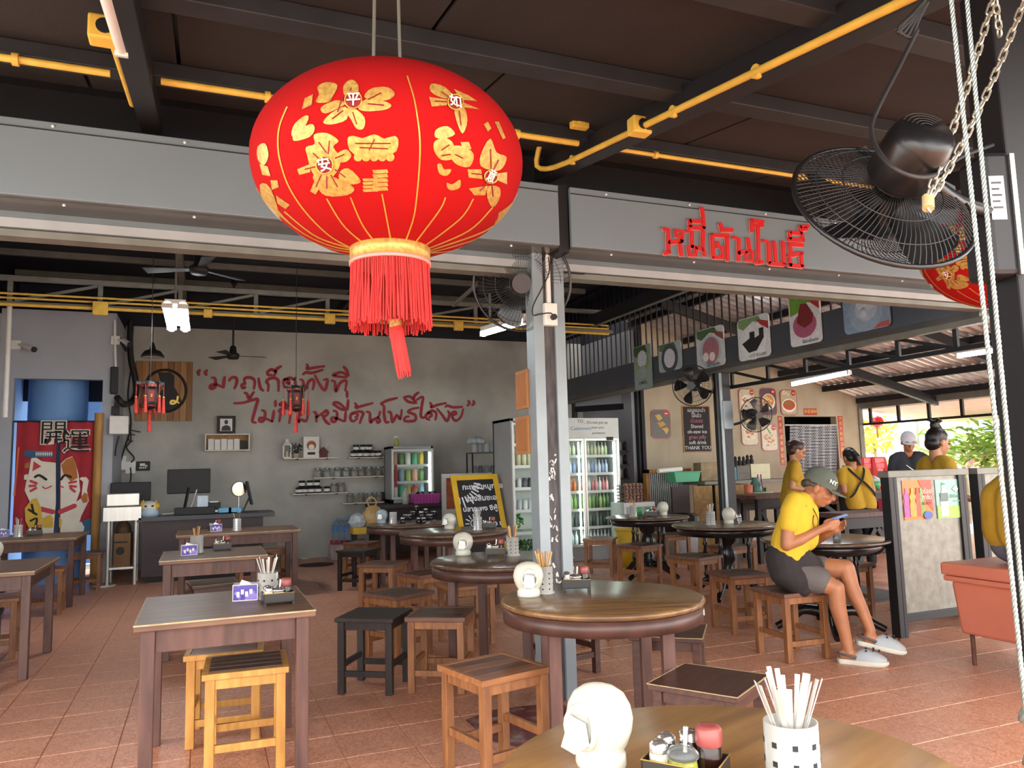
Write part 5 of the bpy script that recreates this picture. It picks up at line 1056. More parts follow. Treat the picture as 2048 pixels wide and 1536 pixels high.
for k in range(8): MB().ball((-.17 + .048 * k, random.uniform(-.08, .08), .155), .032, 8).obj('contents', M_BLK if k % 2 else M_FRG, t)
t = thing('plastic_bottle', 'translucent squeeze bottle left of the magenta basket', 'bottle', (aty(810, 1010, 11.75).x, 11.72, zb - .009)); MB().lathe([(0, 0), (.05, 0), (.055, .15), (.02, .22), (.015, .26)], 14).obj('body', mat('frosted_plastic', 'b9bdb8', .3, var=.1), t); MB().lathe([(.018, .25), (.018, .3), (0, .31)], 10).obj('cap', M_LBLU, t)
# plastic bag and yellow crate
p = aty(730, 1044, 11.4); t = thing('yellow_crate', 'yellow plastic crate holding bags near the wall', 'crate', (p.x, 11.4, .0)); MB().box(-.2, .25, -.15, .15, .45, .55).obj('tub', M_CYEL, t, .01); MB().box(-.18, -.14, -.13, -.09, 0, .45).box(.19, .23, -.13, -.09, 0, .45).box(-.18, -.14, .09, .13, 0, .45).box(.19, .23, .09, .13, 0, .45).obj('leg', M_BLK, t)
t = thing('shopping_bag', 'tan plastic carrier bag standing on the yellow crate', 'bag', (p.x + .12, 11.4, .551)); M_BAG = mat('tan_plastic_film', 'c2a06a', .35, var=.15, scale=6)
MB().lathe([(0, 0), (.12, 0), (.17, .08), (.16, .18), (.1, .27), (.05, .3)], 14, sy=.7).obj('body', M_BAG, t); MB().tube(smooth_path([(-.05, 0, .28), (-.09, 0, .37), (-.02, 0, .42), (.05, 0, .36), (.03, 0, .28)], 4), .012, 6).obj('handle', M_BAG, t)
t = thing('clear_bag', 'crumpled clear bag beside the tan carrier bag', 'bag', (p.x - .12, 11.36, .551)); MB().lathe([(0, 0), (.1, 0), (.14, .07), (.1, .16), (.03, .2), (0, .2)], 9, sm=False).obj('body', mat('clear_film', 'b9c3c9', .2, var=.3, scale=14), t)
# ================================================================== upright coolers
cx0 = aty(1022, 900, 9.2).x; ztop = aty(1040, 836, 9.2).z
cooler('upright_cooler', 'tall grey sided cooler with one glass door behind the pillar', cx0, cx0 + .62, 9.2, 9.86, 0, ztop, 1, .06, M_FRG, 6, .22)
zs_ = [.22 + (ztop - .06 - .22) * k / 6 for k in range(6)]
for k, z in enumerate(zs_):
    if k == 0:
        tag(leafball(MB(), (cx0 + .3, 9.5, z + .1), (.18, .15, .07), 160, .07).obj('vegetable_bag', mat('green_leaf', '3f6a35', .6, var=.3, scale=20)), 'bunch of green leaves on the bottom shelf of the one-door cooler', 'vegetables'); continue
    if k == 1: tag(leafball(MB(), (cx0 + .13, 9.45, z + .13), (.08, .1, .1), 60, .08).obj('vegetable_bag', mat('bright_leaf', '5a9a45', .6, var=.3, scale=20)), 'bright green leaf bundle in the one-door cooler', 'vegetables'); continue
    kind = 'bottle' if k > 3 else 'box'
    cols = [['cfd6d2', 'b9c6c9'], ['3c3f44', 'd0d6d6', '55585c'], ['d8d5b0', 'c9cfa8'], ['dcd8b8', 'cdd2ae']][k - 2]
    fill(cx0 + .06, cx0 + .54, 9.4, z + .009, 6, 'bottle' if k > 3 else 'jar', ('pale juice bottle on the upper shelves of the one-door cooler' if k > 3 else 'plain tub in the middle of the one-door cooler'), 'goods in the one-door cooler', cols, .22 if k > 3 else .13)
dx0, dx1 = aty(1094, 900, 10.0).x, aty(1237, 900, 10.0).x; z2t = aty(1190, 836, 10.0).z
ck, zz_ = cooler('drinks_cooler', 'wide white two-door drinks cooler with handwriting on its header', dx0, dx1, 10.0, 10.66, 0, z2t, 2, .3, M_FRG, 6, .2)
hz = z2t - .15
for s_, px, py, h in (('Customers', 1162, 857, .075), ('Do not put up', 1195, 845, .06), ('fresh juice', 1196, 855, .05), ('permission', 1198, 866, .05), ('TO_', 1163, 843, .07)):
    p = aty(px, py, 9.965); m = text_mb(s_, h, depth=.001); m.xform(wallM((p.x, 9.9675, p.z))); m.obj('handwriting', M_BLBL if 'C' in s_ else mat('grey_marker', '6a6a72', .7, var=0), ck, 0, True)
p = aty(1222, 877, 9.96); MB().box(p.x - .07, p.x + .04, 9.963, 9.97, p.z - .025, p.z + .025).obj('thermostat', M_BLK, ck, 0, True)
zs_ = [.2 + (z2t - .3 - .2) * k / 6 for k in range(6)]
rows = [(['dfe8ea', 'c4d0d4'], 'clear water bottle on the bottom shelf of the two-door cooler', .2), (['4a5052', '8a9490', '6a746e'], 'dark bottle in the two-door cooler', .2), (['7a9c5a', '56704e', 'a4bc80'], 'green beer bottle in the two-door cooler', .24), (['c47a7a', 'd4a0a0', 'dcdcdc'], 'red labelled can in the two-door cooler', .2), (['8a9cc4', 'b4bed4', 'd4dae0'], 'blue labelled bottle in the two-door cooler', .2), (['d0d4c0', 'b8c49a'], 'pale bottle on the top shelf of the two-door cooler', .2)]
for k, z in enumerate(zs_):
    cols, lb, h = rows[k]
    fill(dx0 + .08, (dx0 + dx1) / 2 - .03, 10.2, z + .009, 7, 'bottle', lb, 'bottles in the two-door cooler, shelf %d' % (k + 1), cols if k != 3 else ['d07a3c', 'b85a3c'], h); fill((dx0 + dx1) / 2 + .03, dx1 - .08, 10.2, z + .009, 8, 'bottle', lb, 'bottles in the two-door cooler, shelf %d' % (k + 1), cols, h)
# rack with glasses beside the one-door cooler
a, c = aty(944, 905, 11.6), aty(990, 980, 11.6)
t = thing('glass_rack', 'dark steel rack holding glasses beside the tall cooler', 'rack', ((a.x + c.x) / 2, 11.7, 0))
for z in (c.z, (a.z + c.z) / 2 - .05, a.z): MB().box(a.x, c.x + .2, 11.6, 11.9, z - .015, z).obj('shelf', M_GALV, t, 0, True)
for x in (a.x, c.x + .18): MB().box(x, x + .02, 11.6, 11.62, 0, a.z).box(x, x + .02, 11.88, 11.9, 0, a.z).obj('post', M_BLK, t, 0, True)
fill(a.x + .04, c.x + .18, 11.75, a.z + .001, 5, 'glass', 'upturned glass on the top of the dark rack', 'glasses on the rack', ['b9c0c4', '9aa2a8'], .15); fill(a.x + .04, c.x + .18, 11.75, (a.z + c.z) / 2 - .049, 5, 'glass', 'glass on the middle shelf of the dark rack', 'glasses on the rack', ['8a9094', '6a7074'], .14)
t = thing('plastic_cover', 'crumpled clear plastic cover on the glass rack', 'cover', (a.x + .12, 11.74, a.z + .151)); MB().lathe([(.16, 0), (.15, .06), (.09, .1), (0, .12)], 10, sm=False, sy=.6).obj('film', mat('clear_film', 'b9c3c9'), t)
# poster display behind the chalkboard
a, c = aty(884, 948, 10.6), aty(960, 1075, 10.6); t = thing('poster_stand', 'white display panel with a fruit picture behind the chalkboard', 'sign', ((a.x + c.x) / 2, 10.6, 0)); MB().box(a.x, c.x + .2, 10.6, 10.64, 0, a.z).obj('panel', M_FRW, t, .003, True)
MB().box(a.x + .06, a.x + .35, 10.595, 10.6, a.z - .5, a.z - .06).obj('fruit_print', mat('fruit_print', 'b8643a', .6, var=0, col2='8a2f24', scale=6), t, 0, True); MB().box(a.x + .4, a.x + .65, 10.595, 10.6, a.z - .14, a.z - .05).obj('green_print', M_GRN, t, 0, True)
# yellow framed chalkboard leaning
a, b_, c, d = (aty(900, 953, 9.6), aty(993, 953, 9.6), aty(1013, 1060, 9.3), aty(918, 1060, 9.3))
t = thing('chalkboard', 'yellow framed chalkboard with white chalk lettering and a drawn sun', 'chalkboard', ((c.x + d.x) / 2, 9.3, 0))
M_CHK = mat('chalk', 'd9dbe0', .9, var=.1); M_SLATE = mat('chalkboard_black', '1d1b20', .7, var=.1); M_CHY = mat('yellow_frame_paint', 'd0a82a', .5, var=.08)
kx = d.x - a.x; bot = Vector((d.x + kx * .75, 9.3 - .22, 0)); W_ = b_.x - a.x; up = (Vector((a.x, a.y, a.z)) - bot); ht = up.length; up.normalize(); rt = Vector((1, 0, 0)); rt = (rt - up * rt.dot(up)).normalized(); nn = rt.cross(up)
def cb(u, v, o=0.): return bot + rt * u + up * v - (-nn) * o
def cbq(u0, u1, v0, v1, th, o=0.): return MB().hexa([cb(u0, v0, o), cb(u1, v0, o), cb(u1, v0, o + th), cb(u0, v0, o + th)], [cb(u0, v1, o), cb(u1, v1, o), cb(u1, v1, o + th), cb(u0, v1, o + th)])
W2 = W_ * 1.0; lo = ht - .95
for q in ((0, .07, 0, ht), (W2 - .07, W2, 0, ht), (.07, W2 - .07, ht - .07, ht), (.07, W2 - .07, .1, .17)): cbq(*q, .03).obj('frame_bar', M_CHY, t, .003, True)
cbq(.07, W2 - .07, .17, ht - .07, .012, .008).obj('slate', M_SLATE, t, 0, True)
Rm = Matrix((rt, -nn, up)).transposed().to_4x4()
for s_, u, v, h in (('กะเพราหมูกรอบ', .62, ht - .17, .1), ('แกงส้มชะอม', .55, ht - .33, .1), ('ปลากะพง ซีฟู้ด', .5, ht - .47, .09), ('ไข่เจียว ปู', .62, ht - .68, .09), ('ต้มยำ', .62, ht - .84, .09), ('ผัดไทย', .24, ht - .86, .09)):
    m = text_mb(s_, h, depth=.002, bold=.002); m.xform(Matrix.Translation(cb(u * W2 / .9, v, .024)) @ Rm); m.obj('chalk_lettering', M_CHK, t, 0, True)
sc = cb(.22, ht - .66, .023)
for k in range(12):
    an = k * pi / 6; MB().stroke([sc + rt * .07 * cos(an) + up * .07 * sin(an), sc + rt * .12 * cos(an) + up * .12 * sin(an)], .012, nn, .002).obj('sun_ray', M_CHK, t, 0, True)
MB().tube([sc + rt * .05 * cos(k * .5236) + up * .05 * sin(k * .5236) for k in range(12)], .006, 5, closed=True).obj('sun_disc', M_CHK, t, 0, True)
for k in range(9): an = -pi / 2 + .17 * k; o_ = cb(.07, ht - .07, .023); MB().stroke([o_ + rt * .24 * cos(an) + up * .24 * sin(an), o_ + rt * (.32 + .05 * (k % 2)) * cos(an) + up * (.32 + .05 * (k % 2)) * sin(an)], .018, nn, .002).obj('fan_ray', M_CHK, t, 0, True)
# cork menu boards on the pillar's back
for k, (za, zb_) in enumerate(((745, 816), (835, 908))):
    a = atx(1034, za, PX0 - .002); c = atx(1058, zb_, PX0 - .002)
    t = thing('menu_board', 'orange-brown framed board hung behind the pillar, %s' % ('above the cooler top' if k == 0 else 'in front of the cooler top'), 'board', (PX0, c.y, c.z), 0, 'boards behind the pillar'); y0_, y1_ = sorted((a.y, c.y)); y0_ = min(y0_, PY + .1); MB().box(PX0 - .015, PX0 - .0, y0_, y1_, c.z, a.z).obj('panel', mat('orange_board', 'a5703f', .6, var=.1), t, .003, True); MB().box(PX0 - .018, PX0 - .015, y0_ + .02, y1_ - .02, c.z + .02, a.z - .02).obj('inset', mat('orange_board2', '9a6334', .6, var=.1), t, 0, True)
# crate and egg trays right of the cooler
q = aty(1255, 1005, 9.8)
t = thing('white_cabinet', 'low white cabinet right of the drinks cooler', 'cabinet', (q.x + .1, 9.9, 0)); MB().box(-.22, .3, -.2, .2, 0, q.z).obj('carcass', M_FRW, t, .004); MB().box(-.18, .26, -.206, -.2, .06, q.z - .06).obj('door', M_FRG, t)
M_EGG = mat('egg_tray_pulp', '6a5248', .9, var=.2, scale=20)
for k in range(6):
    z = q.z + .001 + k * .046; t = thing('egg_tray', 'grey-brown egg tray in the stack on the low white cabinet', 'egg tray', (q.x + .1, 9.9, z), random.uniform(-.1, .1), 'stacked egg trays'); MB().box(-.15, .15, -.15, .15, 0, .012).obj('tray', M_EGG, t)
    for i in range(5):
        for j in range(2): MB().ball((-.12 + .06 * i, -.13 + .05 * j, .025), (.022, .022, .02), 8).obj('egg', mat('brown_egg', '9a7462', .6, var=.1), t)
t = thing('passage_rack', 'dark storage rack in the passage behind the cooler', 'rack', (6.7, 11.3, 0))
for x in (-.3, .2): MB().box(x, x + .02, -.08, .1, 0, 1.75).obj('upright', M_DARKST, t)
for i in range(3):
    z = aty(1262, 900 + 28 * i, 10.9).z; MB().box(-.3, .22, -.1, .12, z - .02, z).obj('shelf_board', M_DARKST, t)
    for k in range(4): MB().lathe([(0, 0), (.045, 0), (.045, .12), (.02, .16), (0, .16)], 10, (-.22 + .12 * k, 0, z)).obj('stored_jar', (M_FRG, M_CFR, M_BLK, M_CARD)[k], t)
t = thing('yellow_bucket', 'yellow bucket behind the pedestal table by the cooler', 'bucket', (5.3, 9.1, 0)); MB().lathe([(0, 0), (.13, 0), (.17, .5), (.16, .5), (.12, .02), (0, .02)], 24).obj('pail', M_CHY, t); MB().lathe([(.165, .48), (.178, .48), (.178, .51), (.165, .51)], 24).obj('rim', M_CHY, t)
# ================================================================== kitchen counter along the tan wall
M_OSB = mat('chipboard', '8a6a3c', .7, var=0, col2='a8875a', scale=14, detail=8); M_ALU = mat('ribbed_zinc', '8f918f', .35, .6, var=.1)
KY = 9.9
ZY = KY + .34
ka, kb = aty(1291, 1000, ZY).x, aty(1382, 1000, ZY).x; kt = aty(1330, 938, ZY).z
t = thing('zinc_partition', 'low partition of ribbed zinc in a pale wooden frame', 'partition', ((ka + kb) / 2, ZY, 0))
n = 22
for i in range(n): x = ka + .06 + (kb - ka - .06) * i / n; MB().cyl((x, ZY, .1), (x, ZY, kt - .06), (kb - ka) / n * .45, n=6).obj('zinc_rib', M_ALU, t, 0, True)
MB().box(ka, ka + .06, ZY - .05, ZY + .05, 0, kt).obj('frame_post', M_WD_PINE, t, .003, True); MB().box(ka, kb, ZY - .05, ZY + .05, kt - .06, kt).obj('frame_rail', M_WD_PINE, t, .003, True)
tag(MB().cyl(aty(1316, 942, KY - .1), aty(1363, 938, KY - .1), .035, n=12).obj('paper_roll', M_PAPER), 'white paper roll lying along the zinc partition top', 'roll')
k2a, k2b = aty(1388, 1000, KY - .3).x, aty(1500, 1000, KY - .3).x; k2t = aty(1440, 962, KY - .3).z
t = thing('kitchen_counter', 'steel topped counter with chipboard doors behind the fan post', 'counter', ((k2a + k2b) / 2, KY, 0))
MB().box(kb - .2, k2b + .9, KY - .32, KY + .25, k2t - .05, k2t).obj('counter_top', M_GALV, t, .004, True)
for i, (x0_, x1_) in enumerate(((1345, 1382), (1388, 1428), (1432, 1456), (1458, 1496))):
    xa, xb = aty(x0_, 1000, KY - .3).x, aty(x1_, 1000, KY - .3).x; MB().box(xa, xb - .02, KY - .3, KY - .28, .05, k2t - .06).obj('door', M_OSB if i % 2 else (M_CFR if i == 0 else M_OSB), t, .003, True)
MB().box(kb + .03, k2b, KY - .27, KY + .2, 0, k2t - .06).obj('carcass', M_CFR, t, 0, True)
x = aty(1365, 955, KY - .1).x; t = thing('green_tub', 'mint green plastic tub on the kitchen counter', 'tub', (x, KY - .1, k2t)); MB().hexa([(-.2, -.12, 0), (.2, -.12, 0), (.2, .12, 0), (-.2, .12, 0)], [(-.23, -.14, .14), (.23, -.14, .14), (.23, .14, .14), (-.23, .14, .14)]).obj('tub', mat('mint_plastic', '5fb48c', .45, var=.05), t, .006); MB().box(-.24, .24, -.15, .15, .14, .155).obj('rim', mat('mint_plastic', '5fb48c'), t, .004)
tag(MB().box(0, .34, 0, .2, 0, .28).obj('food_print', mat('food_box_print', 'a08a68', .6, var=0, col2='7a6a4a', scale=8), None, .01), 'brown printed food box beside the mint green tub', 'box').location = (aty(1395, 955, KY).x, KY - .1, k2t + .001)
for k, (px0, px1, m, lb, h) in enumerate(((1455, 1468, mat('teal_box', '3f8aa8', .5, var=.05), 'teal box on the counter behind the fan post', .2), (1468, 1495, mat('taupe_box', '6a645c', .6, var=.1), 'taupe storage box carrying dark ornaments', .22), (1496, 1535, mat('cream_box', 'cfc9a8', .5, var=.05), 'cream stacked drawer box on the counter', .24))):
    a, c = aty(px0, 980, KY - .1).x, aty(px1, 980, KY - .1).x; tag(MB().box(a, c - .01, KY - .2, KY + .1, k2t + .001, k2t + h).box(a - .004, c - .006, KY - .204, KY + .1, k2t + h * .45, k2t + h * .48).obj('storage_box', m, None, .004), lb, 'box')
for k in range(6):
    x = aty(1460 + 8 * k, 940, KY).x; z = k2t + (.2 if k == 0 else .22 if k < 4 else .24) + .002
    if k in (0,): z = k2t + .202
    tag(MB().lathe([(0, 0), (.03, 0), (.035, .05), (.02, .09), (.025, .12), (0, .15)], 8, (x, KY - .05, z), sm=False).obj('ornament', M_BLK), 'small dark ornament lined up on the counter boxes', 'ornament', 'dark ornaments on the counter boxes')
t = thing('waste_bin', 'grey waste bin lined with a black bag', 'bin', (aty(1362, 1050, 9.1).x, 9.1, 0)); MB().lathe([(0, 0), (.2, 0), (.24, .6), (.22, .6), (.18, .02), (0, .02)], 20).obj('bin', M_FRG, t); MB().lathe([(.25, .42), (.27, .5), (.25, .63), (.2, .66), (.1, .58)], 14, sm=False).obj('liner_bag', mat('black_film', '151517', .2, var=.1), t)
# ================================================================== pictures on the tan wall
def rrect(w, h, r, n=5):
    out = []
    for cx_, cz_, a0 in ((w / 2 - r, h / 2 - r, 0), (-w / 2 + r, h / 2 - r, pi / 2), (-w / 2 + r, -h / 2 + r, pi), (w / 2 - r, -h / 2 + r, 3 * pi / 2)):
        out += [(cx_ + r * cos(a0 + pi / 2 * k / n), cz_ + r * sin(a0 + pi / 2 * k / n)) for k in range(n + 1)]
    return out
def card(name, label, M, w, h, r, layers, cat='picture', group=None, th=.012):
    t = thing(name, label, cat, M.translation, 0, group)
    def put(pts, y, m, nm, d=.002): MB().prism([M @ Vector((x, y, z)) for x, z in pts], M.to_3x3() @ Vector((0, -d, 0))).obj(nm, m, t, 0, True)
    put(rrect(w, h, r), -.001, layers[0], 'board', th)
    for k, (kind, m, *q) in enumerate(layers[1:]):
        y = -.001 - th - .001 * (k + 1)
        if kind == 'r': put(rrect(w * q[0], h * q[1], r * .8), y, m, 'picture_field')
        elif kind == 'e': put([(q[0] * w + q[2] * w * cos(a) , q[1] * h + q[3] * w * sin(a)) for a in [2 * pi * j / 22 for j in range(22)]], y, m, 'printed_dish')
        elif kind == 'b':
            rnd = random.Random(q[4] if len(q) > 4 else 3)
            for j in range(q[3] if len(q) > 3 else 8):
                ax, az = q[0] * w + rnd.uniform(-1, 1) * q[2] * w, q[1] * h + rnd.uniform(-1, 1) * q[2] * w * .8; rr_ = w * rnd.uniform(.04, .09)
                put([(ax + rr_ * cos(a), az + rr_ * .7 * sin(a)) for a in [2 * pi * jj / 8 for jj in range(8)]], y - .0004 * j, m, 'printed_garnish', .001)
        elif kind == 'p': put([(x * w, z * h) for x, z in q[0]], y, m, 'printed_shape')
        elif kind == 't':
            mb = text_mb(q[0], q[3] * w, depth=.001); mb.xform(M @ Matrix.Translation((q[1] * w, y, q[2] * h))); mb.obj('lettering', m, t, 0, True)
    return t
C_ = lambda h: mat('print_' + h, h, .35, var=.12, scale=30)
RIM = C_('a8564a'); BADGE = C_('c0302c')
def tray(px0, py0, px1, py1, label, ground, layers):
    p = aty((px0 + px1) / 2, (py0 + py1) / 2, YT); a = aty(px0, py0, YT); c = aty(px1, py1, YT); w, h = c.x - a.x, a.z - c.z
    M = wallM((p.x, YT, p.z)); card('menu_tray', label, M, w, h, w * .22, [RIM, ('r', C_(ground), .92, .94)] + layers + [('e', BADGE, .28, .36, .13, .13), ('p', C_('f0e8e0'), [(.2, .345), (.36, .345), (.36, .375), (.2, .375)])], 'menu board', 'tray shaped menu boards')
tray(1300, 819, 1342, 878, 'tray shaped menu board with yellow fish on a grey ground', '5a5a58', [('p', C_('c9a03c'), [(-.3, .3), (-.05, .34), (.1, .2), (-.1, .1)]), ('p', C_('b98c34'), [(-.2, .05), (.1, .1), (.25, -.02), (-.05, -.12)]), ('p', C_('c9a03c'), [(0, -.15), (.3, -.1), (.38, -.2), (.25, -.35), (.12, -.2)])])
tray(1475, 777, 1512, 832, 'tray shaped menu board half hidden by the wall fan', 'c9bfa8', [('e', C_('e4ddcf'), 0, 0, .36, .36), ('b', C_('b07a3c'), 0, 0, .25, 10)])
tray(1518, 776, 1554, 831, 'tray shaped menu board with noodle soup in a white bowl', '5a4a58', [('e', C_('ece6da'), 0, 0, .4, .4), ('e', C_('c98a44'), 0, .04, .32, .3), ('b', C_('e0cf9c'), 0, .04, .2, 9), ('b', C_('4f7a3c'), 0, -.2, .2, 6)])
tray(1558, 779, 1595, 831, 'tray shaped menu board with red curry soup', 'b8ab90', [('e', C_('ece6da'), 0, -.12, .42, .32), ('e', C_('b8502c'), 0, -.1, .36, .24), ('b', C_('6a8a3c'), 0, -.08, .18, 6), ('b', C_('dcd2bc'), -.15, .3, .2, 7)])
tray(1480, 838, 1517, 891, 'tray shaped menu board with shrimp on a pale ground', 'cfc6ae', [('e', C_('d8cdb4'), 0, -.05, .36, .33), ('b', C_('c07040'), 0, -.05, .22, 12), ('b', C_('8aa058'), -.2, .3, .12, 5)])
tray(1520, 848, 1556, 902, 'tray shaped menu board with a heap of fried food', 'd6ccb8', [('b', C_('c4844a'), 0, -.1, .32, 16), ('b', C_('e2c9a0'), 0, -.05, .25, 8, 5), ('p', C_('5f9a4a'), [(-.2, .38), (-.14, .4), (.1, .15), (.04, .12)])])
# chalkboard on the tan wall
p = aty(1393, 858, YT); a = aty(1363, 812, YT); c = aty(1424, 905, YT); w, h = c.x - a.x, a.z - c.z; M = wallM((p.x, YT, p.z))
t = card('wall_chalkboard', 'black chalkboard in a thin wooden frame with the words thank you', M, w, h, .01, [M_WD_PINE, ('r', M_SLATE, .93, .95)], 'chalkboard')
for k, (s_, m) in enumerate((('เมนูแนะนำ', M_CHK), ('โอ้เอ๋ว', C_('d9dbe0')), ('บัวลอย', C_('c05a7a')), ('Shaved', M_CHK), ('oh-eaw ice', M_CHK), ('grass jelly', C_('c05a7a')), ('soft drink', M_CHK), ('THANK YOU', M_CHK))):
    mb = text_mb(s_, .09, depth=.001); mb.xform(M @ Matrix.Translation((0, -.017, h * (.4 - .115 * k)))); mb.obj('chalk_lettering', m, t, 0, True)
# red door signs
def redsign(px0, py0, px1, py1, txt, label, vert=True):
    p = aty((px0 + px1) / 2, (py0 + py1) / 2, YT); a = aty(px0, py0, YT); c = aty(px1, py1, YT); w, h = c.x - a.x, a.z - c.z; M = wallM((p.x, YT, p.z))
    t = card('door_couplet', label, M, w, h, .005, [C_('b52a26')], 'sign', 'red door signs', .004); n = len(txt)
    for k, ch in enumerate(txt):
        if vert: mb = text_mb(ch, min(w * .8, h / n * .85), depth=.001); mb.xform(M @ Matrix.Translation((0, -.007, h * (.5 - (k + .5) / n))))
        else: mb = text_mb(ch, h * .7, depth=.001); mb.xform(M @ Matrix.Translation((w * ((k + .5) / n - .5), -.007, 0)))
        mb.obj('character', C_('e6c56a'), t, 0, True)
redsign(1555, 832, 1570, 930, '新年好運事事如意', 'red paper couplet on the side of the checked curtain next to the food boards')
redsign(1675, 832, 1690, 915, '大吉大利財源廣進', 'red paper couplet on the side of the checked curtain next to the yard')
redsign(1607, 817, 1634, 830, '恭喜發財', 'small red sign above the kitchen doorway', False)
# checked curtain
t = thing('checked_curtain', 'grey and white checked curtain in the kitchen doorway', 'curtain', aty(1620, 850, YT)); m = MB(); n = 40; vs = []
for j in range(2):
    for i in range(n + 1):
        u = i / n; p = aty(1579 + (1670 - 1579) * u, 851 if j == 0 else 960, YT - .03); vs.append((p.x, YT - .04 + .035 * sin(u * 42), p.z))
m.add(vs, [(i, i + 1, n + 2 + i, n + 1 + i) for i in range(n)], 0, True)
mc = bpy.data.materials.new('grey_check_cloth'); mc.use_nodes = True; nn_ = mc.node_tree.nodes; ck_ = nn_.new('ShaderNodeTexChecker'); tc_ = nn_.new('ShaderNodeNewGeometry'); ck_.inputs['Scale'].default_value = 36; ck_.inputs[1].default_value = (*lin('55585e'), 1); ck_.inputs[2].default_value = (*lin('b4b8bc'), 1); mc.node_tree.links.new(tc_.outputs['Position'], ck_.inputs[0]); mc.node_tree.links.new(ck_.outputs[0], nn_['Principled BSDF'].inputs['Base Color'])
m.obj('cloth', mc, t, 0, True); MB().cyl(aty(1570, 850, YT - .04), aty(1673, 850, YT - .04), .012, n=8).obj('rod', M_WHITE, t, 0, True)
# ================================================================== dessert pictures on the beam
def beam_card(px0, py0, px1, py1, label, layers, ground='c9cdd0'):
    a = atx(px0, (py0 + py1) / 2, XB); c = atx(px1, (py0 + py1) / 2, XB); top = atx((px0 + px1) / 2, py0, XB).z; bot = atx((px0 + px1) / 2, py1, XB).z
    P = Vector((XB - .012, (a.y + c.y) / 2, (top + bot) / 2)); M = wallM(P, (-1, 0, 0)); w = abs(a.y - c.y); h = (top - bot)
    card('dessert_picture', label, M, w, h, w * .1, [C_(ground)] + layers, 'picture', 'dessert pictures on the beam')
LEAFP = [(-.46, .48), (.2, .48), (.3, .3), (.0, .38), (-.3, .22), (-.46, .3)]; REDC = [(.1, .42), (.48, .3), (.48, .12), (.25, .26)]
beam_card(1271, 690, 1306, 778, 'dessert picture with a tall pale green cup', [('p', C_('3f5a34'), LEAFP), ('e', C_('8f9a58'), 0, .12, .34, .36), ('e', C_('c9d0dc'), 0, .18, .26, .26), ('e', C_('9aa8a0'), 0, -.12, .25, .2), ('t', C_('2f3a30'), 'มะพร้าว', 0, -.36, .16)], '8fa09a')
beam_card(1320, 685, 1366, 742, 'dessert picture with white jelly in a dark bowl', [('p', C_('5a7a5a'), LEAFP), ('e', C_('4a5058'), 0, -.05, .36, .36), ('e', C_('d6d6e0'), 0, -.05, .24, .24)], 'aab6b8')
beam_card(1396, 655, 1452, 735, 'dessert picture with pink iced dessert and white balls', [('p', C_('4a6a4a'), LEAFP), ('p', C_('8a5048'), REDC), ('e', C_('b0bcc4'), 0, -.1, .38, .36), ('e', C_('a8707c'), .03, -.08, .3, .3), ('e', C_('e8dcd8'), -.15, -.22, .1, .1), ('e', C_('e8dcd8'), .08, -.24, .1, .1), ('t', C_('30343a'), 'โอ้เอ๋วนมสด', .1, -.44, .1)])
beam_card(1479, 632, 1543, 718, 'dessert picture with black grass jelly and a yellow flower', [('p', C_('7a9a68'), LEAFP), ('p', C_('a83a34'), REDC), ('e', C_('d8d4c0'), -.15, .16, .12, .12), ('e', C_('dcb03c'), -.16, .18, .1, .1), ('e', C_('e0e4e6'), 0, -.1, .42, .38), ('p', C_('2c2a2a'), [(-.35, -.1), (-.1, .0), (-.1, .14), (.06, .14), (.06, -.02), (.2, .02), (.2, .18), (.34, .18), (.34, -.05), (.1, -.32), (-.15, -.34)]), ('t', C_('30343a'), 'เฉาก๊วยนมสด', .12, -.42, .1)], 'd6dadc')
beam_card(1582, 585, 1645, 690, 'dessert picture with a red shaved ice bowl', [('p', C_('6f9a3c'), [(-.46, .48), (.46, .48), (.4, .25), (.1, .3), (-.2, .14), (-.46, .1)]), ('p', C_('b03434'), REDC), ('e', C_('d8d4d8'), 0, -.12, .42, .36), ('e', C_('a85a78'), 0, -.12, .38, .3), ('p', C_('7a2a2c'), [(-.25, -.05), (-.1, .3), (.1, .28), (.3, .05), (.25, -.1), (0, -.18)]), ('t', C_('30343a'), 'โอ้เอ๋วถั่วแดง', .15, -.44, .1)], 'd6dade')
beam_card(1690, 582, 1783, 662, 'largest dessert picture, a pale bowl of shaved ice', [('p', C_('6a9490'), [(-.46, .46), (-.1, .46), (-.2, .36), (-.46, .38)]), ('p', C_('b04a44'), [(-.2, -.48), (.48, -.48), (.48, -.34), (.1, -.4)]), ('e', C_('8fa4b8'), 0, 0, .38, .36), ('e', C_('aebccc'), .02, .06, .24, .22), ('b', C_('c4ced8'), .02, .1, .16, 12)], '8298ae')
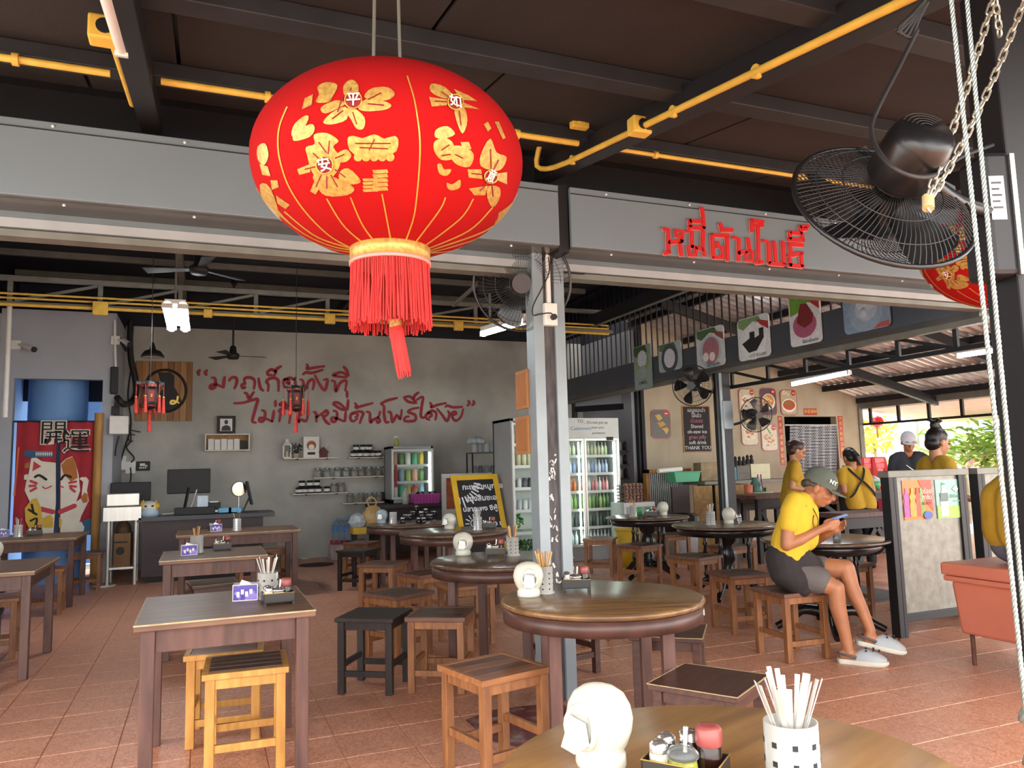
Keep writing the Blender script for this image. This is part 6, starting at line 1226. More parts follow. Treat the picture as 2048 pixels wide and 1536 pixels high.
# ================================================================== standing poster board
SBY = 4.44; bx0 = atz(1812, 1276).x; bx1 = aty(1934, 1100, SBY).x; bt = aty(1805, 941, SBY).z
M_BRD = mat('scuffed_steel_sheet', '7d7c74', .38, .4, var=.2, scale=14)
def board(x0_, x1_, label):
    t = thing('poster_board', label, 'notice board', ((x0_ + x1_) / 2, SBY, 0)); t['group'] = 'standing boards'
    for x in (x0_, x1_): MB().box(x - .05, x - .002, SBY - .02, SBY + .06, 0, bt).obj('post', M_BLACK, t, .003, True); MB().box(x, x + .035, SBY - .02, SBY + .03, 0, bt).obj('post_channel', M_DARKST, t, .003, True)
    MB().box(x0_ - .06, x1_ + .06, SBY - .03, SBY + .07, bt - .05, bt).obj('top_rail', M_GALV, t, .003, True); zb2 = aty(1870, 1220, SBY).z; MB().box(x0_ + .03, x1_ - .05, SBY - .02, SBY + .03, zb2 - .06, zb2).obj('bottom_rail', M_BLACK, t, .003, True)
    MB().box(x0_ + .03, x1_ - .05, SBY, SBY + .012, zb2, bt - .05).obj('panel', M_BRD, t, 0, True); return t
t = board(bx0, bx1, 'standing steel board with two drink posters beside the seated man'); board(bx1 + .22, bx1 + 1.1, 'bare standing steel board behind the person on the orange chest')
def bposter(px0, py0, px1, py1, label, layers, g_):
    a = aty(px0, py0, SBY); c = aty(px1, py1, SBY); M = wallM(((a.x + c.x) / 2, SBY - .001, (a.z + c.z) / 2)); return card('drink_poster', label, M, c.x - a.x, a.z - c.z, .004, [C_(g_)] + layers, 'poster', 'drink posters', .003)
def btl(x, m, s=1.): return ('p', C_(m), [(x - .09 * s, -.42), (x + .09 * s, -.42), (x + .1 * s, -.15), (x + .065 * s, -.02), (x + .1 * s, .08), (x + .035 * s, .2), (x + .035 * s, .3), (x - .035 * s, .3), (x - .035 * s, .2), (x - .1 * s, .08), (x - .065 * s, -.02), (x - .1 * s, -.15)])
bposter(1802, 961, 1867, 1037, 'orange soft drink poster with four coloured bottles', [('p', C_('d8452c'), [(.05, .49), (.49, .49), (.49, -.3), (.3, -.1)]), btl(-.4, 'a8479c'), btl(.1, '6f9a34', .9), btl(-.02, 'c8422c'), btl(-.2, 'e8962c', 1.1), ('t', C_('f4ecd8'), 'อร่อย', .28, .2, .17), ('t', C_('f4ecd8'), 'สดชื่น', .28, .05, .15), ('t', C_('5a2a5a'), 'ซาบซ่า', .28, -.1, .13), ('e', C_('2f56a8'), .28, -.4, .15, .1), ('t', C_('f4f4f4'), 'est', .27, -.37, .16)], 'e0782c')
bposter(1868, 960, 1932, 1034, 'green drinking water poster with a clear bottle', [('p', C_('94b84a'), [(-.49, -.49), (.49, -.49), (.49, -.2), (-.49, -.16)]), ('p', C_('c4d4cc'), [(-.36, -.44), (-.12, -.44), (-.1, 0), (-.17, .25), (-.17, .36), (-.3, .36), (-.3, .25), (-.38, 0)]), ('p', C_('3f8a6a'), [(-.29, .36), (-.18, .36), (-.18, .42), (-.29, .42)]), ('p', C_('5a6a68'), [(-.37, -.06), (-.11, -.06), (-.11, .16), (-.37, .16)]), ('t', C_('f0f4f0'), 'cha', -.24, .05, .12), ('p', C_('e4f0ea'), [(.05, .25), (.18, .34), (.26, .25), (.18, .17)]), ('p', C_('e4f0ea'), [(.28, .25), (.38, .34), (.47, .25), (.38, .17)]), ('t', C_('4a6a62'), 'น้ำดื่มสะอาด', .2, .06, .11), ('p', C_('6a8a80'), [(.08, -.07), (.36, -.07), (.36, -.05), (.08, -.05)])], '8fc0ac')
# ================================================================== orange chest
M_CHEST = mat('salmon_fibreglass', 'c0705a', .4, var=.08, scale=3)
hx, hy = atz(1933, 1330).x, atz(1933, 1330).y; zb2 = aty(1924, 1268, hy).z; zl2 = aty(1912, 1122, hy + .05).z
t = thing('ice_chest', 'salmon fibreglass ice chest on thin rusty legs', 'ice chest', (hx + .35, hy - .5, 0))
MB().hexa([(hx, hy - 1.05, zb2), (hx + .62, hy - 1.05, zb2), (hx + .62, hy + .02, zb2), (hx, hy + .02, zb2)], [(hx - .03, hy - 1.08, zl2 - .12), (hx + .65, hy - 1.08, zl2 - .12), (hx + .65, hy + .04, zl2 - .12), (hx - .03, hy + .04, zl2 - .12)]).obj('tub', M_CHEST, t, .02, True)
MB().box(hx - .06, hx + .68, hy - 1.11, hy + .07, zl2 - .12, zl2 - .085).obj('rim', M_CHEST, t, .01, True); MB().box(hx - .07, hx + .69, hy - 1.12, hy + .08, zl2 - .082, zl2).obj('lid', M_CHEST, t, .015, True)
for x in (hx + .04, hx + .58):
    for y in (hy - 1.0, hy - .03): MB().cyl((x, y, 0), (x, y, zb2 + .02), .014, n=8).obj('leg', mat('rusty_steel', '5a352a', .8, var=.3, scale=20), t, 0, True)
tag(MB().box(hx + .1, hx + .5, hy - .75, hy - .35, 0, .2).obj('blue_basin', mat('navy_plastic', '1f2b4a', .5, var=.1), None, .02), 'dark blue basin on the floor under the ice chest', 'basin')
# worn red paint on the floor by the pillar
t = MB(); pts = [(930, 1440), (985, 1420), (1050, 1412), (1120, 1405), (1150, 1425), (1110, 1470), (1040, 1495), (975, 1480)]
t.prism([atz(x, y, .0012) for x, y in pts], (0, 0, .0008))
tag(t.obj('paint_patch', mat('worn_red_paint', '6a2a2a', .5, var=0, col2='a89a92', scale=9, sharp=(.5, .72), detail=8)), 'worn dark red paint patch on the floor beside the pillar', 'paint patch')
# floor tread plate
tag(MB().box(0, 1.2, 0, .9, 0, .012).obj('tread_plate', mat('grey_rubber', '5a5c60', .6, var=.2, scale=30), None), 'grey ribbed mat on the floor behind the seated man', 'mat').location = (5.3, 5.6, .001)
# work tables of the kitchen side
def work_table(x0_, x1_, y0_, y1_, z, label):
    t = thing('work_table', label, 'table', ((x0_ + x1_) / 2, (y0_ + y1_) / 2, 0)); MB().box(x0_, x1_, y0_, y1_, z - .05, z).obj('table_top', W_TBL, t, .004, True); MB().box(x0_ + .05, x1_ - .05, y0_ + .03, y0_ + .06, z - .16, z - .05).obj('apron', M_BLACK, t, 0, True)
    for x in (x0_ + .06, x1_ - .12):
        for y in (y0_ + .05, y1_ - .11): MB().box(x, x + .06, y, y + .06, 0, z - .05).obj('leg', M_BLACK, t, 0, True)
    MB().bar((x0_ + .1, y0_ + .08, .1), ((x0_ + x1_) / 2, y0_ + .08, z - .15), .05, .05).obj('brace', M_BLACK, t, 0, True); MB().bar((x1_ - .1, y0_ + .08, .1), ((x0_ + x1_) / 2, y0_ + .08, z - .15), .05, .05).obj('brace', M_BLACK, t, 0, True)
w0 = aty(1500, 1000, 7.3).x; w1 = aty(1790, 1000, 7.3).x
WTZ = aty(1650, 985, 8.3).z
work_table(aty(1512, 1000, 8.3).x, w1 + 1.0, 8.3, 8.9, WTZ, 'long dark work table where the two women in yellow stand')
work_table(aty(1478, 1000, 9.0).x, aty(1565, 1000, 9.0).x, 8.95, 9.4, .82, 'dark work table with jugs and pink tongs behind the fan post')
work_table(aty(1655, 1020, 6.2).x, aty(1800, 1020, 6.2).x, 6.0, 6.35, aty(1700, 1025, 6.1).z, 'low dark table with crossed braces behind the standing poster board')
def kit(nm, label, cat, x, y, z, prof, m, n=16): t = thing(nm, label, cat, (x, y, z)); MB().lathe(prof, n).obj('body', m, t); return t
zt2 = .82
t = kit('orange_cup', 'orange plastic cup on the dark work table by the fan post', 'cup', aty(1499, 1000, 9.05).x, 9.06, zt2, [(0, 0), (.05, 0), (.065, .2), (.06, .2), (.045, .01), (0, .01)], mat('orange_plastic', 'c2684a', .4, var=.05))
t = kit('glass_jug', 'green tinted glass jug beside the orange cup', 'jug', aty(1515, 1000, 9.1).x, 9.12, zt2, [(0, 0), (.07, 0), (.09, .08), (.08, .2), (.05, .26), (.06, .3)], mat('green_glass', '5f8a80', .1, trans=.5, var=0))
MB().tube([(.08, 0, .2), (.13, 0, .17), (.13, 0, .1), (.085, 0, .07)], .01, 6).obj('handle', mat('green_glass', '5f8a80'), t)
t = kit('cup_stack', 'pale green dish stack on the work table', 'dishes', aty(1530, 1022, 9.0).x, 9.05, zt2, [(0, 0), (.1, 0), (.15, .04), (.16, .09), (.14, .09), (0, .08)], mat('pale_green_dish', 'b4bfa0', .4, var=.05))
for k in range(2):
    t = kit('tongs_cup', 'black holder with pink tongs, %s' % ('leaning left' if k else 'standing straight'), 'tongs', aty(1518 + 9 * k, 990, 9.25).x, 9.25, zt2, [(0, 0), (.04, 0), (.045, .14), (.04, .14), (.035, .01), (0, .01)], M_BLK); MB().bar((0, 0, .05), (-.03 * k, 0, .34), .02, .01).obj('tongs', M_MAG, t)
t = thing('green_bowl', 'green plastic bowl with a bag on the long work table', 'bowl', (aty(1745, 975, 8.5).x, 8.5, WTZ)); MB().lathe([(0, 0), (.08, 0), (.14, .12), (.13, .12), (.07, .01), (0, .01)], 20).obj('bowl', M_GRN, t); MB().lathe([(0, .05), (.12, .1), (.1, .16), (.03, .2), (0, .2)], 9, sm=False).obj('bag', mat('clear_film', 'b9c3c9'), t)
tag(MB().box(0, .16, 0, .1, 0, .12).obj('pink_packet', mat('pink_card', 'd8405a', .5, var=.05), None, .004), 'bright pink packet on the low table by the poster board', 'packet').location = (aty(1772, 1015, 6.1).x, 6.1, aty(1700, 1025, 6.1).z + .001)
# steel urn behind boards
# ================================================================== stacked red plastic stools
M_RST = mat('red_plastic', 'c8232a', .35, var=.05)
rs = None; wt_z = 0
for s_, px in ((0, 1727), (1, 1749)):
    b0 = aty(px, 1000, 9.6)
    for k in range(12):
        z = .0 + k * .085 + .35 * 0
        if rs is None:
            rs = thing('plastic_stool', '', 'stool', (b0.x, 9.6, z), 0, 'stacked red plastic stools')
            MB().box(-.15, .15, -.15, .15, .42, .44).obj('seat', M_RST, rs, .008)
            for sx in (-1, 1):
                for sy in (-1, 1): MB().bar((sx * .18, sy * .18, 0), (sx * .135, sy * .135, .42), .05, .05).obj('leg', M_RST, rs, .004)
            for sy in (-1, 1): MB().box(-.14, .14, sy * .145 - .006, sy * .145 + .006, .34, .42).obj('skirt', M_RST, rs); MB().box(sy * .145 - .006, sy * .145 + .006, -.14, .14, .34, .42).obj('skirt', M_RST, rs)
            rs['label'] = 'red plastic stool in the stack beside the red door couplet'
        else: dup(rs, (b0.x, 9.6, z), .1 * (k % 2), 'red plastic stool in the stack beside the red door couplet' if s_ == 0 else 'red plastic stool in the stack next to the open yard')
# ================================================================== yard beyond the open side
M_OW = mat('white_house', 'e6e2dc', .8, var=.03); M_PINK = mat('pink_awning', 'e4cdc2', .7, var=.1)
t = thing('yard_house', 'pale sunlit house across the yard', 'house', (30, 24, 0)); MB().box(24, 40, 28, 34, 0, 5).obj('walls', M_OW, t, 0, True); MB().prism([(23.5, 27.5, 5), (40.5, 27.5, 5), (32, 27.5, 7.5)], (0, 7, 0)).obj('roof', mat('grey_roof', '9a9a9a', .7, var=.1), t, 0, True)
for k in range(5): MB().box(25 + 3 * k, 26.4 + 3 * k, 27.95, 28.0, 1.6, 3.2).obj('window', mat('house_window', '8fa0aa', .2, var=.05), t, 0, True)
t = thing('yard_canopy', 'white canopy tent in the yard', 'canopy', (19, 15, 0)); MB().prism([(16, 13.5, 2.5), (21.5, 13.5, 2.5), (18.8, 13.5, 3.3)], (0, 4, 0)).obj('cloth', M_OW, t, 0, True)
for x in (16.1, 21.4):
    for y in (13.6, 17.4): MB().cyl((x, y, 0), (x, y, 2.5), .04, n=8).obj('pole', M_GALV, t, 0, True)
tag(MB().hexa([(11.6, 2.4, 2.05), (13.6, 2.4, 1.8), (13.6, 11, 1.8), (11.6, 11, 2.05)], [(11.6, 2.4, 2.07), (13.6, 2.4, 1.82), (13.6, 11, 1.82), (11.6, 11, 2.07)]).obj('side_awning', M_PINK), 'faded pink awning cloth outside the eave frame', 'awning')
bpy.data.objects['side_awning'].location.z = .22
M_LF1 = mat('sunlit_leaf', '7f9a3c', .6, var=.3, scale=3); M_LF2 = mat('yellow_leaf', 'b8a63c', .6, var=.3, scale=3); M_LF3 = mat('fresh_leaf', '8ab04e', .6, var=.3, scale=3); M_TRK = mat('grey_bark', '8a7c6a', .9, var=.2)
def shrub(x, y, z, r, n, ls, m, label, h=0.):
    t = thing('shrub', label, 'shrub', (x, y, 0), 0, 'shrubs in the yard'); MB().cyl((0, 0, 0), (0, 0, z), .05, .03, 8).obj('stem', M_TRK, t); leafball(MB(), (0, 0, z), r, n, ls).obj('foliage', m, t)
q = atx(1748, 870, 14.5); shrub(q.x, q.y, q.z, (.35, .6, .45), 420, .16, M_LF2, 'yellow-green shrub behind the hanging red paper lantern')
q = atx(1735, 985, 13.6); shrub(q.x, q.y, .8, (.5, .8, .6), 420, .16, M_LF2, 'low yellowish shrub beside the stacked red stools')
q = atx(1950, 960, 12.6); shrub(q.x + .9, q.y, 1.0, (.4, .7, .5), 500, .14, M_LF2, 'yellow croton shrub behind the standing board')
for i, (px, py, X_, n) in enumerate(((1975, 900, 13.2, 170), (2030, 890, 13.8, 170), (1925, 895, 14.2, 150))):
    q = atx(px, py, X_); t = thing('frangipani_tree', 'broad leaved young tree in the yard, %s' % ('above the croton shrub', 'beside the black column', 'next to the woman with the bun')[i], 'tree', (q.x, q.y, 0), 0, 'broad leaved trees in the yard')
    MB().tube([(0, 0, 0), (.05, 0, .6), (0, .05, q.z)], [.06, .05, .035], 8).obj('trunk', M_TRK, t); b = MB()
    for k in range(n):
        a_ = random.uniform(0, 6.28); e_ = random.uniform(-.4, .9); c0 = Vector((random.gauss(0, .3), random.gauss(0, .42), q.z + random.gauss(0, .24))); d = Vector((cos(a_) * cos(e_), sin(a_) * cos(e_), sin(e_))); s = d.cross(Vector((0, 0, 1))).normalized(); L_ = random.uniform(.25, .42)
        b.add([c0, c0 + d * L_ * .5 + s * L_ * .16, c0 + d * L_ - Vector((0, 0, L_ * .25)), c0 + d * L_ * .5 - s * L_ * .16], [(0, 1, 2, 3)])
    b.obj('foliage', M_LF3 if i != 1 else M_LF1, t)
t = thing('yard_wall', 'low white planter wall at the yard edge', 'wall', (13, 7, 0)); MB().box(12.6, 12.8, 2, 9.6, 0, .6).obj('wall_body', M_OW, t, 0, True)
for k, (px, py, X_, r, lb) in enumerate(((1753, 843, 12.0, .12, 'small red paper lantern hanging in the yard opening'),)):
    q = atx(px, py, X_); t = thing('paper_lantern', lb, 'lantern', q); MB().lathe([(.03, -r), (r * .9, -r * .6), (r * 1.15, 0), (r * .9, r * .6), (.03, r)], 10, sm=False).obj('shade', M_RST, t); MB().cyl((0, 0, r), (0, 0, 2.35 - q.z), .004, n=5).obj('cord', M_BLK, t); MB().cyl((0, 0, -r), (0, 0, -r - .2), .02, n=6).obj('tassel', M_CYEL, t)
t = thing('pink_sign', 'small bright pink sign box on a pole in the yard', 'sign', atx(1937, 925, 16)); MB().box(-.06, .06, -.14, .14, -.1, .1).obj('panel', mat('pink_card', 'd8405a'), t); MB().cyl((0, 0, -.1), (0, 0, -t.location.z), .04, n=8).obj('pole', M_GALV, t)
q0 = atx(1585, 768, 7.6); q1 = atx(1698, 745, 7.6)
tube_lamp(q0, q1, 1, 'lit tube lamp under the lean-to roof over the kitchen side', None, r=.03)
q0 = atx(1915, 712, 7.0); q1 = atx(2026, 696, 7.0)
tube_lamp(q0, q1, 1, 'lit tube lamp under the lean-to roof near the open side', None, r=.022)
# ================================================================== red sign letters
SG = "155 475,205 480,206 755;165 772,222 752;215 640,372 625;366 625,380 505,300 492,298 560,355 572;345 640,362 790;440 500,490 512,490 690;490 690,448 705,460 790,540 792,542 705,490 690;540 700,622 722;625 510,620 700,645 792;455 455,640 470;462 370,470 440;470 378,600 388;625 330,632 462;610 225,622 318;735 545,738 680,750 812;735 548,930 560;912 570,922 848;750 815,862 825,852 692,800 690,800 640;830 415,850 470;840 488,975 490;1000 580,1055 592,1050 850;1050 765,1180 745;1165 592,1182 720;1182 735,1218 745,1216 862,1142 852,1146 755;1210 375,1212 500;1205 372,1345 390;1235 440,1340 432;1285 450,1292 872;1265 882,1342 872;1360 620,1410 632,1420 880;1420 890,1600 905;1480 632,1500 862;1585 632,1596 900;1655 660,1822 672;1662 660,1690 780;1655 800,1822 765;1802 765,1812 920;1660 910,1825 930;1670 835,1675 915;1655 600,1832 615;1665 512,1670 590;1682 518,1800 532;1815 532,1826 602;1790 448,1802 520;1800 452,1890 442;1825 482,1872 472"
M_SIGN = mat('red_acrylic', 'c8262a', .35, var=.04); M_SIGNE = mat('pale_red_edge', 'd98a80', .4, var=.05)
t = thing('fascia_lettering', 'raised red Thai shop lettering on the grey fascia', 'sign', aty(1470, 480, FY))
for s in SG.split(';'):
    P = [aty(1300 + float(q.split()[0]) / 6.0235, 380 + float(q.split()[1]) / 6.0235, FY - .001) for q in s.split(',')]
    MB().stroke(P, .026, (0, -1, 0), .018).obj('letter_stroke', M_SIGN, t, 0, True); MB().stroke(P, .031, (0, -1, 0), .010).obj('letter_edge', M_SIGNE, t, 0, True)
# ================================================================== lanterns
M_LAN = mat('red_velvet', '9c1012', .9, var=.05, scale=8, spec=.12); M_LG = mat('gold_foil_print', 'b8934c', .4, .3, var=.3, scale=90); M_LGL = mat('bright_gold_line', 'd8a84a', .35, .5, var=.1); M_LRD = mat('red_print', '7a0c10', .6, var=.05); M_FRG = mat('red_fringe', 'bf2624', .7, var=.12, scale=30); M_LW = mat('pale_character', 'ead9c9', .5, var=.05)
def ellipsoid_hit(px, py, C0, a, b, k=1.0):
    d = ray(px, py); o = EYE - C0; a, b = a * k, b * k; S = Vector((1 / a, 1 / a, 1 / b))
    d2 = Vector((d.x * S.x, d.y * S.y, d.z * S.z)); o2 = Vector((o.x * S.x, o.y * S.y, o.z * S.z)); A = d2.dot(d2); B = o2.dot(d2); D = B * B - A * (o2.dot(o2) - 1)
    if D < 0: t_ = -B / A; p = o + d * t_; n = Vector((p.x * S.x, p.y * S.y, p.z * S.z)); return C0 + p / n.length
    return C0 + o + d * ((-B - sqrt(D)) / A)
def fringe(mb, r, z0, z1, n, jit, th=.0022):
    for k in range(n):
        a = 2 * pi * k / n + random.uniform(-.02, .02); rr_ = r * random.uniform(.93, 1.02); b_ = a + random.gauss(0, jit); L_ = z1 + random.uniform(-.012, .012)
        mb.tube([(rr_ * cos(a), rr_ * sin(a), z0), (rr_ * 1.02 * cos((a + b_) / 2), rr_ * 1.02 * sin((a + b_) / 2), (z0 + L_) / 2), (rr_ * 1.05 * cos(b_), rr_ * 1.05 * sin(b_), L_)], th, 4)
    return mb
LC, LA, LB = atd(779, 333, 2.19), .381, .256
def lantern(C0, a, b, label, top):
    t = thing('red_lantern', label, 'lantern', C0, 0, 'large red lanterns'); n = 72; pr = []
    vs = []; m = 28; rows = [radians(17 + 146 * i / m) for i in range(m + 1)]
    for th in rows:
        for j in range(n):
            f_ = 1 - .012 * abs(cos(j * pi / 6)) ** 8 * 0; vs.append((a * sin(th) * cos(2 * pi * j / n) * f_, a * sin(th) * sin(2 * pi * j / n) * f_, b * cos(th)))
    MB().add(vs, [(i * n + j, (i + 1) * n + j, (i + 1) * n + (j + 1) % n, i * n + (j + 1) % n) for i in range(m) for j in range(n)], 0, True).obj('body', M_LAN, t)
    zt_, zb_ = b * cos(rows[0]), -b * cos(rows[0]); rc = a * sin(rows[0])
    MB().lathe([(rc + .004, zt_ - .012), (rc + .002, zt_ + .012), (rc - .01, zt_ + .014), (rc - .03, zt_ + .02), (0, zt_ + .02)], 40).obj('top_collar', M_LG, t)
    MB().lathe([(rc - .006, zb_ - .04), (rc, zb_ - .04), (rc + .002, zb_ + .012), (rc - .006, zb_ + .012)], 40).obj('bottom_collar', M_LG, t); MB().lathe([(rc - .006, zb_ - .047), (rc + .003, zb_ - .047), (rc + .003, zb_ - .038), (rc - .006, zb_ - .038)], 40).obj('braid', M_SIGNE, t)
    o = fringe(MB(), rc - .004, zb_ - .042, zb_ - .22, 260, .05).obj('fringe', M_FRG, t); o['kind'] = 'stuff'
    MB().cyl((0, 0, zb_ + .01), (.012, 0, zb_ - .2), .003, n=6).obj('tassel_cord', M_FRG, t); MB().cyl((.012, 0, zb_ - .2), (.013, 0, zb_ - .222), .017, n=14).obj('tassel_bead', M_LG, t)
    tb = fringe(MB(), .018, -.0, -.135, 70, .12, .002); tb.xform(Matrix.Translation((.013, 0, zb_ - .22)) @ Matrix.Rotation(radians(-10), 4, 'Y')); o = tb.obj('tassel', M_FRG, t); o['kind'] = 'stuff'
    for s in (-.045, .035): MB().cyl((s, 0, zt_ + .015), (s * .8, 0, top - C0.z), .005, n=8).obj('hanging_cord', M_GALV, t)
    return t
lan = lantern(LC, LA, LB, 'large red lantern with gold prints hanging over the tables', rz(LC.y) + .14)
CP = lambda x, y: (500 + x / 3.657, 120 + y / 3.657)
GOLD = "700 255,690 190,740 150,785 185,775 250;850 255,900 210,1000 205,1045 250,990 290,870 280;860 290,960 300,1020 330,980 360,850 370,805 345;760 360,830 420,825 490,780 495,740 430,700 370;690 350,700 430,600 465,545 450,600 390;690 310,620 300,530 345,560 385,680 330;475 560,560 550,635 600,600 640,650 720,600 830,480 830,430 690,425 640,480 620;640 690,700 660,735 700,700 740,640 740;440 760,345 800,360 840,440 820;660 830,720 800,795 870,780 900,680 900;480 850,600 860,740 930,700 980,560 985,500 920;470 890,440 960,480 985,510 930;735 580,775 560,830 575,910 550,980 580,1040 560,1065 600,1020 680,780 680;330 470,400 415,420 440,350 560,310 540;340 530,440 475,465 510,430 560,330 585;1335 180,1420 200,1480 270,1400 270,1330 230;1310 270,1450 290,1440 330,1330 340;1500 360,1560 350,1585 440,1555 525,1520 460;1560 310,1680 360,1560 345;1490 210,1600 260,1660 300,1540 290;1370 510,1440 490,1490 540,1420 570,1360 560;1360 600,1430 580,1480 620,1480 710,1400 720,1355 660;1480 640,1560 640,1625 690,1600 770,1520 760,1470 700;1540 600,1600 600,1620 650,1560 660;1375 770,1400 765,1420 800,1465 800,1440 840,1390 830;1445 900,1480 910,1530 880,1530 930,1480 950,1450 935;1700 690,1760 590,1800 680,1865 710,1840 780,1790 800,1700 770;1590 800,1690 800,1700 870,1600 860;1600 940,1740 920,1720 990,1640 990;1750 930,1820 940,1820 1010,1775 1070,1740 1000;1810 830,1880 820,1880 910,1810 880;1710 470,1740 450,1765 500,1740 525;1790 450,1820 450,1870 570,1850 580;60 640,110 620,130 700,100 760,60 720;70 760,130 780,150 850,90 840;80 930,150 950,220 1170,190 1180,110 1060;190 990,290 1060,260 1090,200 1050;150 880,200 880,210 930,160 950;500 200,560 170,630 190,600 260,570 300,490 300,510 250;400 280,460 250,450 330,380 360"
for r_ in range(5): GOLD += ";895 %d,1003 %d,1012 %d,905 %d" % (805 + 32 * r_, 800 + 32 * r_, 826 + 32 * r_, 832 + 32 * r_)
for r_ in range(4): GOLD += ";822 %d,930 %d,938 %d,832 %d" % (868 + 26 * r_, 864 + 26 * r_, 884 + 26 * r_, 888 + 26 * r_)
for k in range(5): GOLD += ";" + ",".join("%d %d" % (790 + 59 * k + 27 * cos(a_ * .785), 712 + 27 * sin(a_ * .785)) for a_ in range(8))
M_GOLDSET = MB()
def dec(mb, pts, k, rings=4):
    c = (sum(p[0] for p in pts) / len(pts), sum(p[1] for p in pts) / len(pts)); Q = []
    n0 = len(pts); fine = []
    for i in range(n0):
        a_, b_ = pts[i], pts[(i + 1) % n0]
        for j in range(2): fine.append((a_[0] + (b_[0] - a_[0]) * j / 2, a_[1] + (b_[1] - a_[1]) * j / 2))
    n = len(fine); vs = [ellipsoid_hit(*CP(*c), LC, LA, LB, k)]
    for r in range(1, rings + 1): vs += [ellipsoid_hit(*CP(c[0] + (p[0] - c[0]) * r / rings, c[1] + (p[1] - c[1]) * r / rings), LC, LA, LB, k) for p in fine]
    fs = [(0, 1 + i, 1 + (i + 1) % n) for i in range(n)] + [(1 + (r - 1) * n + i, 1 + r * n + i, 1 + r * n + (i + 1) % n, 1 + (r - 1) * n + (i + 1) % n) for r in range(1, rings) for i in range(n)]
    mb.add(vs, fs)
def dline(mb, pts, w, k):
    P = smooth_path([(x, y, 0) for x, y in pts], 6); L_ = []; 
    vs = []
    for i, p in enumerate(P):
        d = (P[min(i + 1, len(P) - 1)] - P[max(i - 1, 0)]).normalized(); q = Vector((-d.y, d.x, 0)) * w / 2
        vs += [ellipsoid_hit(*CP(p.x - q.x, p.y - q.y), LC, LA, LB, k), ellipsoid_hit(*CP(p.x, p.y), LC, LA, LB, k + .003), ellipsoid_hit(*CP(p.x + q.x, p.y + q.y), LC, LA, LB, k)]
    mb.add(vs, [(3 * i + j, 3 * i + 1 + j, 3 * i + 4 + j, 3 * i + 3 + j) for i in range(len(P) - 1) for j in (0, 1)])
LINES = "1150 115,1200 280,1230 450,1243 600,1240 760,1220 1000,1190 1180,1110 1395;270 340,215 480,203 620,225 760,290 940,420 1130,600 1300,800 1400;560 1015,700 1230,930 1415;735 1005,830 1220,980 1410;965 980,1000 1160,1045 1400;1430 1005,1380 1110,1160 1400;1635 1015,1530 1170,1210 1410;1775 1080,1600 1250,1280 1390;250 1110,500 1300,830 1400;1975 980,1880 1130,1700 1260,1300 1400"
parse = lambda s: [tuple(float(v) for v in q.split()) for q in s.split(',')]
prints = []
def plump(p, k=1.13):
    if len(p) < 5: return p
    c = (sum(a for a, _ in p) / len(p), sum(b for _, b in p) / len(p)); q = smooth_path([(c[0] + (a - c[0]) * k, c[1] + (b - c[1]) * k, 0) for a, b in p], 3, True); return [(v.x, v.y) for v in q]
for s in GOLD.split(';'):
    b_ = MB(); dec(b_, plump(parse(s)), 1.004); prints.append((b_, M_LG, 'gold_print'))
for s in LINES.split(';'):
    b_ = MB(); dline(b_, parse(s), 11, 1.003); prints.append((b_, M_LGL, 'gold_line'))
for cx_, cy_, rr_ in ((755, 290, 62), (545, 770, 62), (1505, 305, 55), (1765, 855, 48)):
    b_ = MB(); dec(b_, [(cx_ + rr_ * cos(a_ * .5236), cy_ + rr_ * sin(a_ * .5236)) for a_ in range(12)], 1.008, 3); prints.append((b_, M_LRD, 'red_print'))
    b_ = MB(); dline(b_, [(cx_ + rr_ * cos(a_ * .5236), cy_ + rr_ * sin(a_ * .5236)) for a_ in range(13)], 9, 1.01); prints.append((b_, M_LGL, 'gold_ring'))
LINESR = "680 260,640 380;740 200,730 240;960 240,860 290;980 330,860 320;780 470,750 380;600 430,680 370;500 600,560 680;580 590,570 690;460 680,500 720;620 720,690 690;700 860,620 800;560 940,560 850;640 930,590 840;480 930,520 840;400 800,480 780;770 610,1030 610;800 640,1010 650;870 660,910 580;1400 230,1480 290;1350 300,1450 305;1545 480,1530 370;1400 660,1460 620;1400 700,1470 690;1560 720,1500 690;1760 650,1765 800;1820 730,1780 810;1620 830,1720 840;1780 1000,1770 910;1680 960,1740 900"
for s in LINESR.split(';'):
    b_ = MB(); dline(b_, parse(s), 9, 1.0075); prints.append((b_, M_LRD, 'red_line'))
for ch, cx_, cy_ in (('平', 755, 290), ('安', 545, 770), ('如', 1505, 305), ('意', 1765, 855)):
    mb = text_mb(ch, .036, depth=.001, bold=.0005); p = ellipsoid_hit(*CP(cx_, cy_), LC, LA, LB, 1.016); nrm = Vector(((p - LC).x / LA ** 2, (p - LC).y / LA ** 2, (p - LC).z / LB ** 2)); mb.xform(wallM(p, nrm)); prints.append((mb, M_LW, 'character_print'))
for b_, m, nm in prints: b_.obj(nm, m, lan, 0, True)
for k in (1,):   # the printed panels repeat on the far side
    Mr = Matrix.Translation(LC) @ Matrix.Rotation(pi, 4, 'Z') @ Matrix.Translation(-LC)
    for b_, m, nm in prints: b2 = MB(); b2.v, b2.f, b2.mi, b2.sm = list(b_.v), list(b_.f), list(b_.mi), list(b_.sm); b2.xform(Mr); b2.obj(nm, m, lan, 0, True)
L2 = atd(2035, 492, 3.1)
l2 = lantern(L2, .36, .25, 'large red lantern partly hidden behind the black column', rz(L2.y) + .14)
Sx = Matrix.Translation(L2) @ Matrix.Diagonal((.36 / LA, .36 / LA, .25 / LB, 1)) @ Matrix.Rotation(radians(-65), 4, 'Z') @ Matrix.Translation(-LC)
